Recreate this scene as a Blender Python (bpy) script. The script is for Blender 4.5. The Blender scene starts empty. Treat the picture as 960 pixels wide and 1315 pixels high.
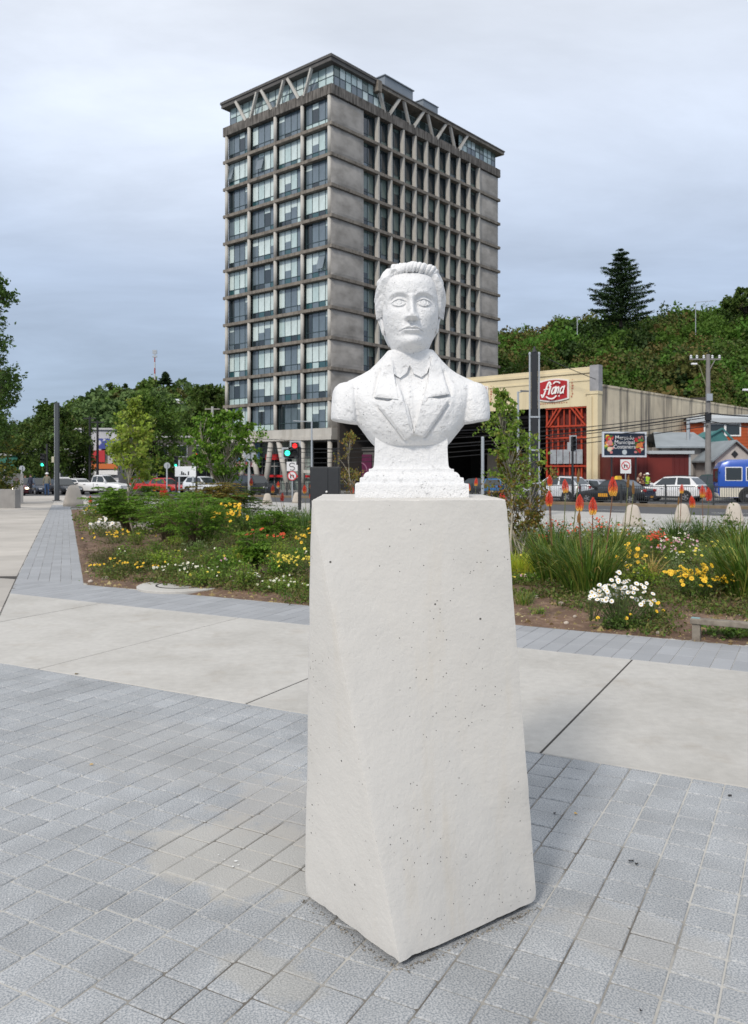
import bpy, bmesh, math, random
import numpy as np
from mathutils import Vector, Matrix
from mathutils.bvhtree import BVHTree
random.seed(7); rng = np.random.default_rng(11)
S = bpy.context.scene
PI = math.pi
FPX, HOR, CAMH = 1060.0, 603.0, 1.55

# ------------------------------------------------------------------ camera
cam_d = bpy.data.cameras.new('camera'); cam = bpy.data.objects.new('camera', cam_d)
S.collection.objects.link(cam); S.camera = cam
cam.location = (0, 0, CAMH); cam.rotation_euler = (PI/2, 0, 0)
cam_d.sensor_fit = 'VERTICAL'; cam_d.sensor_height = 36.0
cam_d.lens = FPX/1315*36; cam_d.shift_y = -(657.5-HOR)/1315
cam_d.clip_start = 0.05; cam_d.clip_end = 3000
cam_d.dof.use_dof = True; cam_d.dof.focus_distance = 2.85; cam_d.dof.aperture_fstop = 10.0
S.render.resolution_x = 748; S.render.resolution_y = 1024

# ------------------------------------------------------------------ world and sun
SUN_EL, SUN_AZ = math.radians(38), math.radians(206)     # azimuth clockwise from +Y, the sun stands behind the camera's left shoulder
w = bpy.data.worlds.new("World"); S.world = w; w.use_nodes = True
nt = w.node_tree; N = nt.nodes; LK = nt.links; N.clear()
out = N.new('ShaderNodeOutputWorld'); bg = N.new('ShaderNodeBackground'); bg.inputs[1].default_value = 0.1
sky = N.new('ShaderNodeTexSky'); sky.sky_type = 'NISHITA'; sky.sun_disc = False
sky.sun_elevation = SUN_EL; sky.sun_rotation = SUN_AZ
tc = N.new('ShaderNodeTexCoord'); sep = N.new('ShaderNodeSeparateXYZ'); LK.new(tc.outputs['Generated'], sep.inputs[0])
# project the view direction on a cloud layer so that clouds get smaller towards the horizon
zc = N.new('ShaderNodeMath'); zc.operation = 'MAXIMUM'; zc.inputs[1].default_value = 0.0; LK.new(sep.outputs[2], zc.inputs[0])
zadd = N.new('ShaderNodeMath'); zadd.operation = 'ADD'; zadd.inputs[1].default_value = 0.16; LK.new(zc.outputs[0], zadd.inputs[0])
dv = N.new('ShaderNodeVectorMath'); dv.operation = 'DIVIDE'
cz = N.new('ShaderNodeCombineXYZ')
for i in range(3): LK.new(zadd.outputs[0], cz.inputs[i])
LK.new(tc.outputs['Generated'], dv.inputs[0]); LK.new(cz.outputs[0], dv.inputs[1])
mp = N.new('ShaderNodeMapping'); mp.inputs['Scale'].default_value = (0.8, 1.5, 0.6); mp.inputs['Location'].default_value = (3.1, 0.4, 0)
mp.inputs['Rotation'].default_value = (0, 0, 0.25)
LK.new(dv.outputs[0], mp.inputs[0])
n1 = N.new('ShaderNodeTexNoise'); n1.inputs['Scale'].default_value = 1.1; n1.inputs['Detail'].default_value = 7; n1.inputs['Roughness'].default_value = 0.58
n1.inputs['Distortion'].default_value = 0.3
LK.new(mp.outputs[0], n1.inputs[0])
# brightness and colour of the cloud deck by height
rz = N.new('ShaderNodeValToRGB'); LK.new(sep.outputs[2], rz.inputs[0])
e = rz.color_ramp.elements
e[0].position = 0.0; e[0].color = (0.36, 0.46, 0.60, 1)
e[1].position = 1.0; e[1].color = (0.97, 0.98, 1.0, 1)
for p, c in ((0.10, (0.40, 0.50, 0.65, 1)), (0.22, (0.50, 0.60, 0.77, 1)), (0.40, (0.745, 0.82, 0.955, 1)), (0.6, (0.88, 0.915, 0.975, 1))):
    x = e.new(p); x.color = c
rn = N.new('ShaderNodeMapRange'); rn.inputs[1].default_value = 0.30; rn.inputs[2].default_value = 0.72
rn.inputs[3].default_value = 0.84; rn.inputs[4].default_value = 1.16
LK.new(n1.outputs[0], rn.inputs[0])
mul = N.new('ShaderNodeVectorMath'); mul.operation = 'SCALE'; LK.new(rz.outputs[0], mul.inputs[0]); LK.new(rn.outputs[0], mul.inputs['Scale'])
# a thin place in the deck, upper left
nrm = N.new('ShaderNodeVectorMath'); nrm.operation = 'DOT_PRODUCT'; LK.new(tc.outputs['Generated'], nrm.inputs[0])
bd = Vector((-0.25, 1.0, 0.455)).normalized(); nrm.inputs[1].default_value = bd
g = N.new('ShaderNodeMapRange'); g.interpolation_type = 'SMOOTHSTEP'; g.inputs[1].default_value = 0.975; g.inputs[2].default_value = 1.0; g.inputs[3].default_value = 0; g.inputs[4].default_value = 0.20
LK.new(nrm.outputs['Value'], g.inputs[0])
gm = N.new('ShaderNodeMath'); gm.operation = 'MULTIPLY'; LK.new(g.outputs[0], gm.inputs[0]); LK.new(n1.outputs[0], gm.inputs[1])
add = N.new('ShaderNodeVectorMath'); add.operation = 'ADD'; LK.new(mul.outputs[0], add.inputs[0]); LK.new(gm.outputs[0], add.inputs[1])
sc10 = N.new('ShaderNodeVectorMath'); sc10.operation = 'SCALE'; sc10.inputs['Scale'].default_value = 10.0; LK.new(add.outputs[0], sc10.inputs[0])
mx = N.new('ShaderNodeMix'); mx.data_type = 'RGBA'; mx.inputs[0].default_value = 0.93
LK.new(sky.outputs[0], mx.inputs[6]); LK.new(sc10.outputs[0], mx.inputs[7])
LK.new(mx.outputs[2], bg.inputs[0]); LK.new(bg.outputs[0], out.inputs[0])
sd = bpy.data.lights.new('sun', 'SUN'); sd.energy = 2.25; sd.angle = math.radians(8); sd.color = (1.0, 0.93, 0.84)
so = bpy.data.objects.new('sun', sd); S.collection.objects.link(so)
sdir = Vector((math.sin(SUN_AZ)*math.cos(SUN_EL), math.cos(SUN_AZ)*math.cos(SUN_EL), math.sin(SUN_EL)))
so.rotation_euler = (-sdir).to_track_quat('-Z', 'Y').to_euler()
S.view_settings.view_transform = 'Standard'; S.view_settings.look = 'None'
S.view_settings.exposure = 0.05; S.view_settings.gamma = 1

# ------------------------------------------------------------------ helpers
def gz(y): return -0.009*(min(max(y, 12.0), 260.0)-12.0)
def X(px, Y): return (px-480)/FPX*Y
def Z(py, Y): return CAMH+(HOR-py)/FPX*Y
def G(px, py):
    Y = 1643/(py-HOR)
    if Y > 12: Y = 1528/(py-612.54)
    return X(px, Y), Y

_M = {}
LEAFK = 1.55
def mat(name, col, rough=0.7, var=0.0, vscale=3.0, bump=0.0, bscale=40.0, metal=0.0, spec=0.5, rnd=0.0, col2=None, c2scale=4.0, c2lo=0.45, c2hi=0.65,
        island=False, emit=None, trans=0.0, stain=None):
    if name in _M: return _M[name]
    m = bpy.data.materials.new(name); m.use_nodes = True; nt = m.node_tree; N = nt.nodes; L = nt.links
    b = N['Principled BSDF']; b.inputs['Roughness'].default_value = rough; b.inputs['Metallic'].default_value = metal
    b.inputs['Specular IOR Level'].default_value = spec
    b.inputs['Base Color'].default_value = (*col, 1)
    cur = None
    tc = N.new('ShaderNodeTexCoord')
    def noise(sc, det=4, rough_=0.55, vec=None):
        n = N.new('ShaderNodeTexNoise'); n.inputs['Scale'].default_value = sc; n.inputs['Detail'].default_value = det
        n.inputs['Roughness'].default_value = rough_; L.new(vec or tc.outputs['Object'], n.inputs[0]); return n.outputs[0]
    def mr(sock, a, b_, c, d):
        r = N.new('ShaderNodeMapRange'); r.inputs[1].default_value = a; r.inputs[2].default_value = b_; r.inputs[3].default_value = c; r.inputs[4].default_value = d
        L.new(sock, r.inputs[0]); return r.outputs[0]
    def mix(f, a, bb):
        x = N.new('ShaderNodeMix'); x.data_type = 'RGBA'
        if hasattr(f, 'is_linked'): L.new(f, x.inputs[0])
        else: x.inputs[0].default_value = f
        for s_, v in ((6, a), (7, bb)):
            if hasattr(v, 'is_linked'): L.new(v, x.inputs[s_])
            else: x.inputs[s_].default_value = (*v, 1)
        return x.outputs[2]
    if col2: cur = mix(mr(noise(c2scale, 5), c2lo, c2hi, 0, 1), col, col2)
    if stain:  # (colour, stretch z, scale, lo, hi): runs of dirt down a wall
        mpn = N.new('ShaderNodeMapping'); mpn.inputs['Scale'].default_value = stain[1]; L.new(tc.outputs['Object'], mpn.inputs[0])
        cur = mix(mr(noise(stain[2], 6, 0.6, mpn.outputs[0]), stain[3], stain[4], 0, stain[5]), cur or col, stain[0])
    scal = None
    if var:
        scal = mr(noise(vscale, 5, 0.6), 0.3, 0.7, 1-var, 1+var)
    if rnd:
        oi = N.new('ShaderNodeObjectInfo')
        v = oi.outputs['Random']
        if island:
            ge = N.new('ShaderNodeNewGeometry'); ad = N.new('ShaderNodeMath'); ad.operation = 'ADD'; L.new(v, ad.inputs[0]); L.new(ge.outputs['Random Per Island'], ad.inputs[1])
            fr = N.new('ShaderNodeMath'); fr.operation = 'FRACT'; L.new(ad.outputs[0], fr.inputs[0]); v = fr.outputs[0]
        v = mr(v, 0, 1, 1-rnd, 1+rnd)
        if scal:
            mm = N.new('ShaderNodeMath'); mm.operation = 'MULTIPLY'; L.new(scal, mm.inputs[0]); L.new(v, mm.inputs[1]); scal = mm.outputs[0]
        else: scal = v
    if scal:
        vm = N.new('ShaderNodeVectorMath'); vm.operation = 'SCALE'; L.new(scal, vm.inputs['Scale'])
        if cur: L.new(cur, vm.inputs[0])
        else: vm.inputs[0].default_value = col
        cur = vm.outputs[0]
    if cur: L.new(cur, b.inputs['Base Color'])
    if bump:
        bn = N.new('ShaderNodeBump'); bn.inputs['Strength'].default_value = bump; bn.inputs['Distance'].default_value = 0.01
        L.new(noise(bscale, 8, 0.65), bn.inputs['Height']); L.new(bn.outputs[0], b.inputs['Normal'])
    if emit:
        b.inputs['Emission Color'].default_value = (*emit[0], 1); b.inputs['Emission Strength'].default_value = emit[1]
    if trans:   # thin leaves let some light through
        tr = N.new('ShaderNodeBsdfTranslucent'); ms = N.new('ShaderNodeMixShader'); ms.inputs[0].default_value = trans
        if cur: L.new(cur, tr.inputs[0])
        else: tr.inputs[0].default_value = (*col, 1)
        L.new(b.outputs[0], ms.inputs[1]); L.new(tr.outputs[0], ms.inputs[2]); L.new(ms.outputs[0], N['Material Output'].inputs[0])
    _M[name] = m; return m

def leafmat(name, cols, rough=0.6, tr=0.3):
    """leaf colours picked per leaf from a list"""
    cols = [(c[0]*LEAFK*1.06, c[1]*LEAFK*1.08, c[2]*LEAFK*.72) for c in cols]
    if name in _M: return _M[name]
    m = bpy.data.materials.new(name); m.use_nodes = True; N = m.node_tree.nodes; L = m.node_tree.links
    b = N['Principled BSDF']; b.inputs['Roughness'].default_value = rough; b.inputs['Specular IOR Level'].default_value = 0.3
    ge = N.new('ShaderNodeNewGeometry'); r = N.new('ShaderNodeValToRGB'); r.color_ramp.interpolation = 'LINEAR'
    L.new(ge.outputs['Random Per Island'], r.inputs[0])
    el = r.color_ramp.elements; n = len(cols)
    el[0].position = 0; el[0].color = (*cols[0], 1); el[1].position = 1; el[1].color = (*cols[-1], 1)
    for i in range(1, n-1):
        x = el.new(i/(n-1)); x.color = (*cols[i], 1)
    L.new(r.outputs[0], b.inputs['Base Color'])
    t = N.new('ShaderNodeBsdfTranslucent'); L.new(r.outputs[0], t.inputs[0])
    ms = N.new('ShaderNodeMixShader'); ms.inputs[0].default_value = tr
    L.new(b.outputs[0], ms.inputs[1]); L.new(t.outputs[0], ms.inputs[2]); L.new(ms.outputs[0], N['Material Output'].inputs[0])
    _M[name] = m; return m

def tag(o, label=None, cat=None, group=None, kind=None):
    if label: o['label'] = label
    if cat: o['category'] = cat
    if group: o['group'] = group
    if kind: o['kind'] = kind
    return o
def link(o, parent=None):
    S.collection.objects.link(o)
    if parent: o.parent = parent
    return o
def thing(name, label, cat, loc=(0, 0, 0), rz=0.0, group=None, sc=None):
    o = bpy.data.objects.new(name, None); link(o); o.location = loc; o.rotation_euler = (0, 0, rz); o.empty_display_size = 0.3
    if sc: o.scale = (sc, sc, sc)
    return tag(o, label, cat, group)
def copy_tree(o, parent=None):
    c = o.copy(); S.collection.objects.link(c); c.parent = parent
    for ch in o.children: copy_tree(ch, c)
    return c
def clone(o, loc, rz=None, label=None, sc=None):
    c = copy_tree(o); c.location = loc
    if rz is not None: c.rotation_euler = (0, 0, rz)
    if label: c['label'] = label
    if sc: c.scale = (sc, sc, sc)
    return c

class MB:
    """collects shapes, then links them as ONE mesh object"""
    def __init__(s): s.v = []; s.f = []; s.m = []; s.mi = 0
    def add(s, V, F, mi=None):
        n = len(s.v); s.v += [tuple(p) for p in V]; s.f += [tuple(i+n for i in f) for f in F]; s.m += [s.mi if mi is None else mi]*len(F); return s
    def box(s, x0, x1, y0, y1, z0, z1, mi=None):
        V = [(x, y, z) for z in (z0, z1) for y in (y0, y1) for x in (x0, x1)]
        return s.add(V, [(0, 2, 3, 1), (4, 5, 7, 6), (0, 1, 5, 4), (2, 6, 7, 3), (0, 4, 6, 2), (1, 3, 7, 5)], mi)
    def bar(s, p, q, w, h=None, mi=None, up=(0, 0, 1)):
        p, q = Vector(p), Vector(q); h = h or w; d = (q-p).normalized(); u = Vector(up)
        if abs(d.dot(u)) > .98: u = Vector((1, 0, 0))
        a = d.cross(u).normalized()*w/2; b = a.cross(d).normalized()*h/2
        V = [c+sx*a+sy*b for c in (p, q) for sx, sy in ((-1, -1), (1, -1), (1, 1), (-1, 1))]
        return s.add(V, [(0, 3, 2, 1), (4, 5, 6, 7), (0, 1, 5, 4), (1, 2, 6, 5), (2, 3, 7, 6), (3, 0, 4, 7)], mi)
    def tube(s, pts, r, n=8, mi=None):
        pts = [Vector(p) for p in pts]; R = r if hasattr(r, '__len__') else [r]*len(pts); V = []; F = []
        prev = None
        for i, p in enumerate(pts):
            d = (pts[min(i+1, len(pts)-1)]-pts[max(i-1, 0)]).normalized()
            if prev is None: a = d.orthogonal().normalized()
            else:
                a = prev-d*prev.dot(d)
                a = a.normalized() if a.length > 1e-6 else d.orthogonal().normalized()
            prev = a; b = d.cross(a)
            V += [p+R[i]*(a*math.cos(2*PI*k/n)+b*math.sin(2*PI*k/n)) for k in range(n)]
        for i in range(len(pts)-1):
            for k in range(n): F.append((i*n+k, i*n+(k+1) % n, (i+1)*n+(k+1) % n, (i+1)*n+k))
        F.append(tuple(range(n))[::-1]); F.append(tuple((len(pts)-1)*n+k for k in range(n)))
        return s.add(V, F, mi)
    def lathe(s, prof, n=24, c=(0, 0, 0), mi=None):
        V = [(c[0]+r*math.cos(2*PI*k/n), c[1]+r*math.sin(2*PI*k/n), c[2]+z) for r, z in prof for k in range(n)]; F = []
        for i in range(len(prof)-1):
            for k in range(n): F.append((i*n+k, i*n+(k+1) % n, (i+1)*n+(k+1) % n, (i+1)*n+k))
        F.append(tuple(range(n))[::-1]); F.append(tuple((len(prof)-1)*n+k for k in range(n)))
        return s.add(V, F, mi)
    def loft(s, rings, mi=None, caps=True):
        n = len(rings[0]); V = [p for r in rings for p in r]; F = []
        for i in range(len(rings)-1):
            for k in range(n): F.append((i*n+k, i*n+(k+1) % n, (i+1)*n+(k+1) % n, (i+1)*n+k))
        if caps: F.append(tuple(range(n))[::-1]); F.append(tuple((len(rings)-1)*n+k for k in range(n)))
        return s.add(V, F, mi)
    def prism(s, poly, z0, z1, bev=0.003, mi=None):
        """flat polygon (x, y) with thickness that follows the slope of the ground, top edges eased"""
        cx = sum(p[0] for p in poly)/len(poly); cy = sum(p[1] for p in poly)/len(poly); n = len(poly)
        def ins(p):
            d = math.hypot(p[0]-cx, p[1]-cy) or 1; k = max(0, 1-bev*1.4/d); return (cx+(p[0]-cx)*k, cy+(p[1]-cy)*k)
        V = [(p[0], p[1], gz(p[1])+z0) for p in poly]+[(p[0], p[1], gz(p[1])+z1-bev) for p in poly]+[(*ins(p), gz(p[1])+z1) for p in poly]
        F = [tuple(2*n+k for k in range(n))]
        for r in (0, 1):
            for k in range(n): F.append((r*n+k, r*n+(k+1) % n, (r+1)*n+(k+1) % n, (r+1)*n+k))
        return s.add(V, F, mi)
    def xprism(s, poly, y0, y1, mi=None):
        """polygon in (x, z) with thickness along y"""
        n = len(poly); V = [(p[0], y0, p[1]) for p in poly]+[(p[0], y1, p[1]) for p in poly]
        F = [tuple(range(n)), tuple(n+k for k in range(n))[::-1]]+[(k, (k+1) % n, n+(k+1) % n, n+k) for k in range(n)]
        return s.add(V, F, mi)
    def mesh(s, name, mats, smooth=False, fix=True):
        me = bpy.data.meshes.new(name); me.from_pydata(s.v, [], s.f)
        for m in (mats if isinstance(mats, (list, tuple)) else [mats]): me.materials.append(m)
        me.polygons.foreach_set('material_index', s.m)
        if fix:
            bm = bmesh.new(); bm.from_mesh(me); bmesh.ops.recalc_face_normals(bm, faces=bm.faces); bm.to_mesh(me); bm.free()
        if smooth: me.shade_smooth() if smooth is True else me.shade_smooth()
        me.update(); return me
    def build(s, name, mats, parent=None, smooth=False, bevel=0, fix=True):
        me = s.mesh(name, mats, smooth, fix)
        if smooth and smooth is not True:
            bm = bmesh.new(); bm.from_mesh(me)
            for ed in bm.edges:
                if len(ed.link_faces) == 2 and ed.calc_face_angle(0) > smooth: ed.smooth = False
            bm.to_mesh(me); bm.free()
        o = link(bpy.data.objects.new(name, me), parent)
        if bevel:
            md = o.modifiers.new('bevel', 'BEVEL'); md.width = bevel; md.segments = 2; md.limit_method = 'ANGLE'; md.angle_limit = 0.6
        return o

def npmesh(name, V, F, mats, parent=None, smooth=False, mi=None):
    """numpy verts (n,3), faces (m,k)"""
    me = bpy.data.meshes.new(name); V = np.asarray(V, dtype=np.float32); F = np.asarray(F, dtype=np.int32); k = F.shape[1]
    me.vertices.add(len(V)); me.vertices.foreach_set('co', V.ravel())
    me.loops.add(F.size); me.loops.foreach_set('vertex_index', F.ravel())
    me.polygons.add(len(F)); me.polygons.foreach_set('loop_start', np.arange(len(F), dtype=np.int32)*k)
    try: me.polygons.foreach_set('loop_total', np.full(len(F), k, dtype=np.int32))
    except Exception: pass
    for m in (mats if isinstance(mats, (list, tuple)) else [mats]): me.materials.append(m)
    if mi is not None: me.polygons.foreach_set('material_index', np.asarray(mi, dtype=np.int32))
    me.update(calc_edges=True); me.validate()
    if smooth: me.shade_smooth()
    o = link(bpy.data.objects.new(name, me), parent)
    return o

def unit(v): return v/np.maximum(np.linalg.norm(v, axis=-1, keepdims=True), 1e-9)
def leaf_quads(C, size, up=0.35, aspect=0.55, jit=0.35, dirs=None):
    """one pointed leaf (a bent diamond) at every centre"""
    n = len(C); s = size*(1+jit*rng.uniform(-1, 1, n))[:, None]
    a = unit(rng.normal(size=(n, 3))) if dirs is None else unit(dirs+0.35*rng.normal(size=(n, 3)))
    nn = unit(rng.normal(size=(n, 3))+np.array([0, 0, up*2])); b = unit(np.cross(nn, a)); nn = np.cross(a, b)
    P0 = C-a*s*0.5; P1 = C+b*s*aspect*0.5+nn*s*0.06; P2 = C+a*s*0.5-nn*s*0.1; P3 = C-b*s*aspect*0.5+nn*s*0.06
    V = np.stack([P0, P1, P2, P3], 1).reshape(-1, 3); F = np.arange(4*n).reshape(-1, 4)
    return V, F
def blades(B, az, L, w, bend, lean, seg=4):
    """curved grass blades: base B (n,3), azimuth, length, width, bend and lean in radians"""
    n = len(B); t = np.linspace(0, 1, seg+1)
    ang = lean[:, None]+bend[:, None]*t[None]**1.3          # from vertical
    st = L[:, None]/seg
    dx = np.sin(ang)*st; dz = np.cos(ang)*st
    hx = np.concatenate([np.zeros((n, 1)), np.cumsum(dx[:, :-1], 1)], 1); hz = np.concatenate([np.zeros((n, 1)), np.cumsum(dz[:, :-1], 1)], 1)
    ca, sa = np.cos(az)[:, None], np.sin(az)[:, None]
    cx = B[:, :1]+hx*ca; cy = B[:, 1:2]+hx*sa; czz = B[:, 2:3]+hz
    wd = (w[:, None]/2)*np.minimum(1, (1-t[None])*2.2+0.06)
    tw = az[:, None]+PI/2+rng.uniform(-.5, .5, (n, 1))
    l = np.stack([cx-wd*np.cos(tw), cy-wd*np.sin(tw), czz], 2); r = np.stack([cx+wd*np.cos(tw), cy+wd*np.sin(tw), czz], 2)
    V = np.stack([l, r], 2).reshape(-1, 3)                    # n, seg+1, 2
    k = np.arange(n)[:, None]*(seg+1)*2+np.arange(seg)[None]*2
    F = np.stack([k, k+1, k+3, k+2], 2).reshape(-1, 4)
    return V, F
def joinVF(parts):
    Vs, Fs, n = [], [], 0
    for V, F in parts: Vs.append(V); Fs.append(F+n); n += len(V)
    return np.concatenate(Vs), np.concatenate(Fs)

def clip(poly, nx, ny, c):
    """keep the part of a convex polygon where nx*x+ny*y <= c"""
    o = []
    for i in range(len(poly)):
        a, b = poly[i], poly[(i+1) % len(poly)]; da = nx*a[0]+ny*a[1]-c; db = nx*b[0]+ny*b[1]-c
        if da <= 0: o.append(a)
        if (da < 0) != (db < 0) and abs(da-db) > 1e-12:
            t = da/(da-db); o.append((a[0]+t*(b[0]-a[0]), a[1]+t*(b[1]-a[1])))
    return o
def area(p): return abs(sum(p[i][0]*p[(i+1) % len(p)][1]-p[(i+1) % len(p)][0]*p[i][1] for i in range(len(p))))/2 if len(p) > 2 else 0

# ------------------------------------------------------------------ materials
M_conc = mat('pale_concrete', (0.48, 0.465, 0.435), 0.85, 0.07, 14, 0.35, 60, rnd=0.05, col2=(0.36, 0.345, 0.315), c2scale=1.3, c2lo=.42, c2hi=.85, stain=((.33, .29, .24), (1, 1, 1), 3.1, .56, .8, .6))
M_white = mat('white_paint', (0.80, 0.80, 0.80), 0.6)
M_black = mat('black_paint', (0.018, 0.019, 0.022), 0.45)
M_galv = mat('galvanised_steel', (0.40, 0.43, 0.46), 0.45, metal=0.4)
M_asph = mat('asphalt', (0.075, 0.077, 0.082), 0.9, 0.12, 0.8, 0.3, 30)
M_rubber = mat('tyre_rubber', (0.015, 0.015, 0.016), 0.8)
M_glass = mat('dark_glass', (0.02, 0.027, 0.03), 0.08, spec=0.9)
M_rim = mat('wheel_alloy', (0.35, 0.35, 0.36), 0.4, metal=0.6)

# ==================================================================
#  THE GROUND
# ==================================================================
DDIR = (0.880, -0.475); NDIR = (0.475, 0.880)            # the paving's two directions
SDIR = (-0.350, 0.937); MDIR = (0.937, 0.350)            # along the walkway on the left, and across it
RDIR = (-0.740, 0.673); QDIR = (0.673, 0.740)            # along the street, and across it
NA, NB, NC = 4.41, 6.93, 7.92
SL = MDIR[0]*-4.54+MDIR[1]*10.27                          # walkway / strip line
SR = MDIR[0]*-3.90+MDIR[1]*11.03+0.02
def dn(a, b): return (a*DDIR[0]+b*NDIR[0], a*DDIR[1]+b*NDIR[1])
def ms(a, b): return (a*MDIR[0]+b*SDIR[0], a*MDIR[1]+b*SDIR[1])
def rq(a, b): return (a*RDIR[0]+b*QDIR[0], a*RDIR[1]+b*QDIR[1])

ys = [-6, 0, 5, 10, 12, 20, 40, 70, 110, 160, 260, 500, 1000, 2400]; xs = [-1500, -400, -120, -40, 0, 40, 120, 400, 1500]
mb = MB(); V = [(x, y, gz(y)-0.15) for y in ys for x in xs]; nx = len(xs)
mb.add(V, [(j*nx+i, j*nx+i+1, (j+1)*nx+i+1, (j+1)*nx+i) for j in range(len(ys)-1) for i in range(nx-1)])
tag(mb.build('ground', mat('bare_ground', (0.09, 0.085, 0.07), 0.95, .2, .1)), kind='structure')

def sheet(name, poly, z, m, step=6):
    """a flat sheet following the slope: cut in strips along y"""
    mb = MB(); y0 = min(p[1] for p in poly); y1 = max(p[1] for p in poly); yy = y0
    cuts = sorted(set([y0, y1]+[c for c in (12, 20, 30, 40, 60, 90, 130, 200, 260) if y0 < c < y1]))
    for a, b in zip(cuts[:-1], cuts[1:]):
        p = clip(clip(poly, 0, -1, -a), 0, 1, b)
        if area(p) > 1e-4: mb.add([(x, y, gz(y)+z) for x, y in p], [tuple(range(len(p)))])
    return mb.build(name, m)
# the carriageway, both directions, and the far side street on the left
RE = 31.25                                             # near kerb of the street (distance across it)
road_poly = [rq(-60, RE-.1), rq(-60, 60.5), rq(95, 60.5), rq(95, RE+60), rq(37, RE+60), rq(37, RE-.1)]
tag(sheet('road', [rq(-60, RE-.2), rq(140, RE-.2), rq(140, 60.5), rq(-60, 60.5)], -0.146, M_asph), kind='structure')
tag(sheet('side_street', [(-75, 55), (-22, 55), (-22, 112), (-75, 112)], -0.142, M_asph), kind='structure')
M_line = mat('worn_road_paint', (0.55, 0.55, 0.53), 0.8, .15, 6)
for i in range(9):
    a = -22+i*6.5; tag(sheet('lane_marking', [rq(a, 36.9), rq(a+3, 36.9), rq(a+3, 37.08), rq(a, 37.08)], -0.140, M_line), kind='structure')
# central reservation with its kerb
mb = MB(); p = [rq(-40, 42.3), rq(60, 42.3), rq(60, 43.2), rq(-40, 43.2)]
for a in range(-40, 60, 5): mb.prism([rq(a, 42.3), rq(a+5, 42.3), rq(a+5, 43.2), rq(a, 43.2)], -.15, 0.0, .02)
tag(mb.build('median_strip', mat('earthy_kerb', (0.20, 0.15, 0.095), .9, .2, 2)), kind='structure')
# far pavement in front of the shops and houses
mb = MB()
for a in range(-50, 90, 5): mb.prism([rq(a, 57.4), rq(a+5, 57.4), rq(a+5, 62), rq(a, 62)], -.15, 0.0, .02)
tag(mb.build('far_pavement', mat('grey_pavement', (0.22, 0.22, 0.21), .9, .15, 1)), kind='structure')

# the promenade: one sheet of subsoil, then slabs and pavers laid on it
M_bed = mat('jointing_sand', (0.13, 0.12, 0.105), .95, col2=(0.46, 0.45, 0.42), c2scale=0.9, c2lo=.42, c2hi=.52, bump=.3)
promenade = tag(sheet('promenade', [(-45, -4), (26, -4), rq(-30, RE), rq(46, RE), (-45, 66)], -0.0045, M_bed), kind='structure')

# concrete slabs, 2 m pitch
def laid(polys, name, m, parent, z0=-.05, z1=0., bev=.004, jitter=0.0015):
    for p in polys:
        mb = MB(); mb.prism(p, z0, z1+random.uniform(-jitter, jitter), bev); mb.build(name, m, parent)
slabs = []
a0 = -1.345
pb = clip([dn(-14, NA+.002), dn(14, NA+.002), dn(14, NB+.002), dn(-14, NB+.002)], -MDIR[0], -MDIR[1], -(SL+.002))
o = sheet('slab_bed', pb, -.0035, mat('dark_joint_bed', (.05, .045, .04), .95)); o.parent = promenade; tag(o, kind='structure')
pb = clip([ms(SL-14, 3), ms(SL-.001, 3), ms(SL-.001, 68), ms(SL-14, 68)], -NDIR[0], -NDIR[1], -(NA+.002))
o = sheet('slab_bed', pb, -.0035, _M['dark_joint_bed']); o.parent = promenade; tag(o, kind='structure')
for i in range(-6, 6):
    lo, hi = a0+2*i+.006, a0+2*(i+1)-.006
    p = [dn(lo, NA), dn(hi, NA), dn(hi, NB), dn(lo, NB)]
    p = clip(p, -MDIR[0], -MDIR[1], -(SL+.006))
    if area(p) > .02: slabs.append(p)
laid(slabs, 'concrete_slab', M_conc, promenade)
slabs = []
edges_b = [4.2, 7.2, 10.2, 13.4, 16.6, 20.2, 24, 28, 33, 38.5, 45, 52, 60, 68]
for j in range(4):
    m1 = SL-3.4*j-.006; m0 = m1-3.388
    for b0, b1 in zip(edges_b[:-1], edges_b[1:]):
        p = [ms(m0, b0+.005), ms(m1, b0+.005), ms(m1, b1-.005), ms(m0, b1-.005)]
        p = clip(p, -NDIR[0], -NDIR[1], -NA); 
        if area(p) > .02: slabs.append(p)
# beyond the grey strip the walkway is concrete right up to the bed and the kerb
for b0, b1 in ((45.5, 52), (52, 60), (60, 68)):
    slabs.append([ms(SL+.006, b0), ms(SR+1.2, b0), ms(SR+1.2, b1-.01), ms(SL+.006, b1-.01)])
M_walk = mat('walkway_concrete', (0.46, 0.43, 0.39), 0.85, 0.10, 0.9, 0.2, 50, rnd=0.13, col2=(0.36, 0.335, 0.30), c2scale=.5, c2lo=.45, c2hi=.8)
laid(slabs, 'concrete_slab', M_walk, promenade)
# pavement between bed and kerb
slabs = []
for i in range(-6, 22):
    a = i*2.6-12
    for b0, b1 in ((20.6, 24.1), (24.1, 27.6), (27.6, RE-.15)):
        p = [rq(a+.008, b0+.008), rq(a+2.592, b0+.008), rq(a+2.592, b1), rq(a+.008, b1)]
        p = clip(p, -MDIR[0], -MDIR[1], -(SR+1.2))
        p = clip(p, -(0.724), -(0.690), -(0.724*4.1+.690*19.7)) if len(p) > 2 else p
        if area(p) > .05: slabs.append(p)
laid(slabs, 'pavement_slab', mat('pavement_concrete', (0.42, 0.41, 0.385), 0.85, 0.08, 1.6, .2, 50, rnd=.08), promenade)
mb = MB()
for a in range(-30, 60, 3): mb.prism([rq(a+.01, RE-.14), rq(a+2.99, RE-.14), rq(a+2.99, RE), rq(a+.01, RE)], -.15, .004, .015)
tag(mb.build('kerb', mat('kerb_concrete', (0.36, 0.35, 0.33), .9, .1, 2)), kind='structure')

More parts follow.
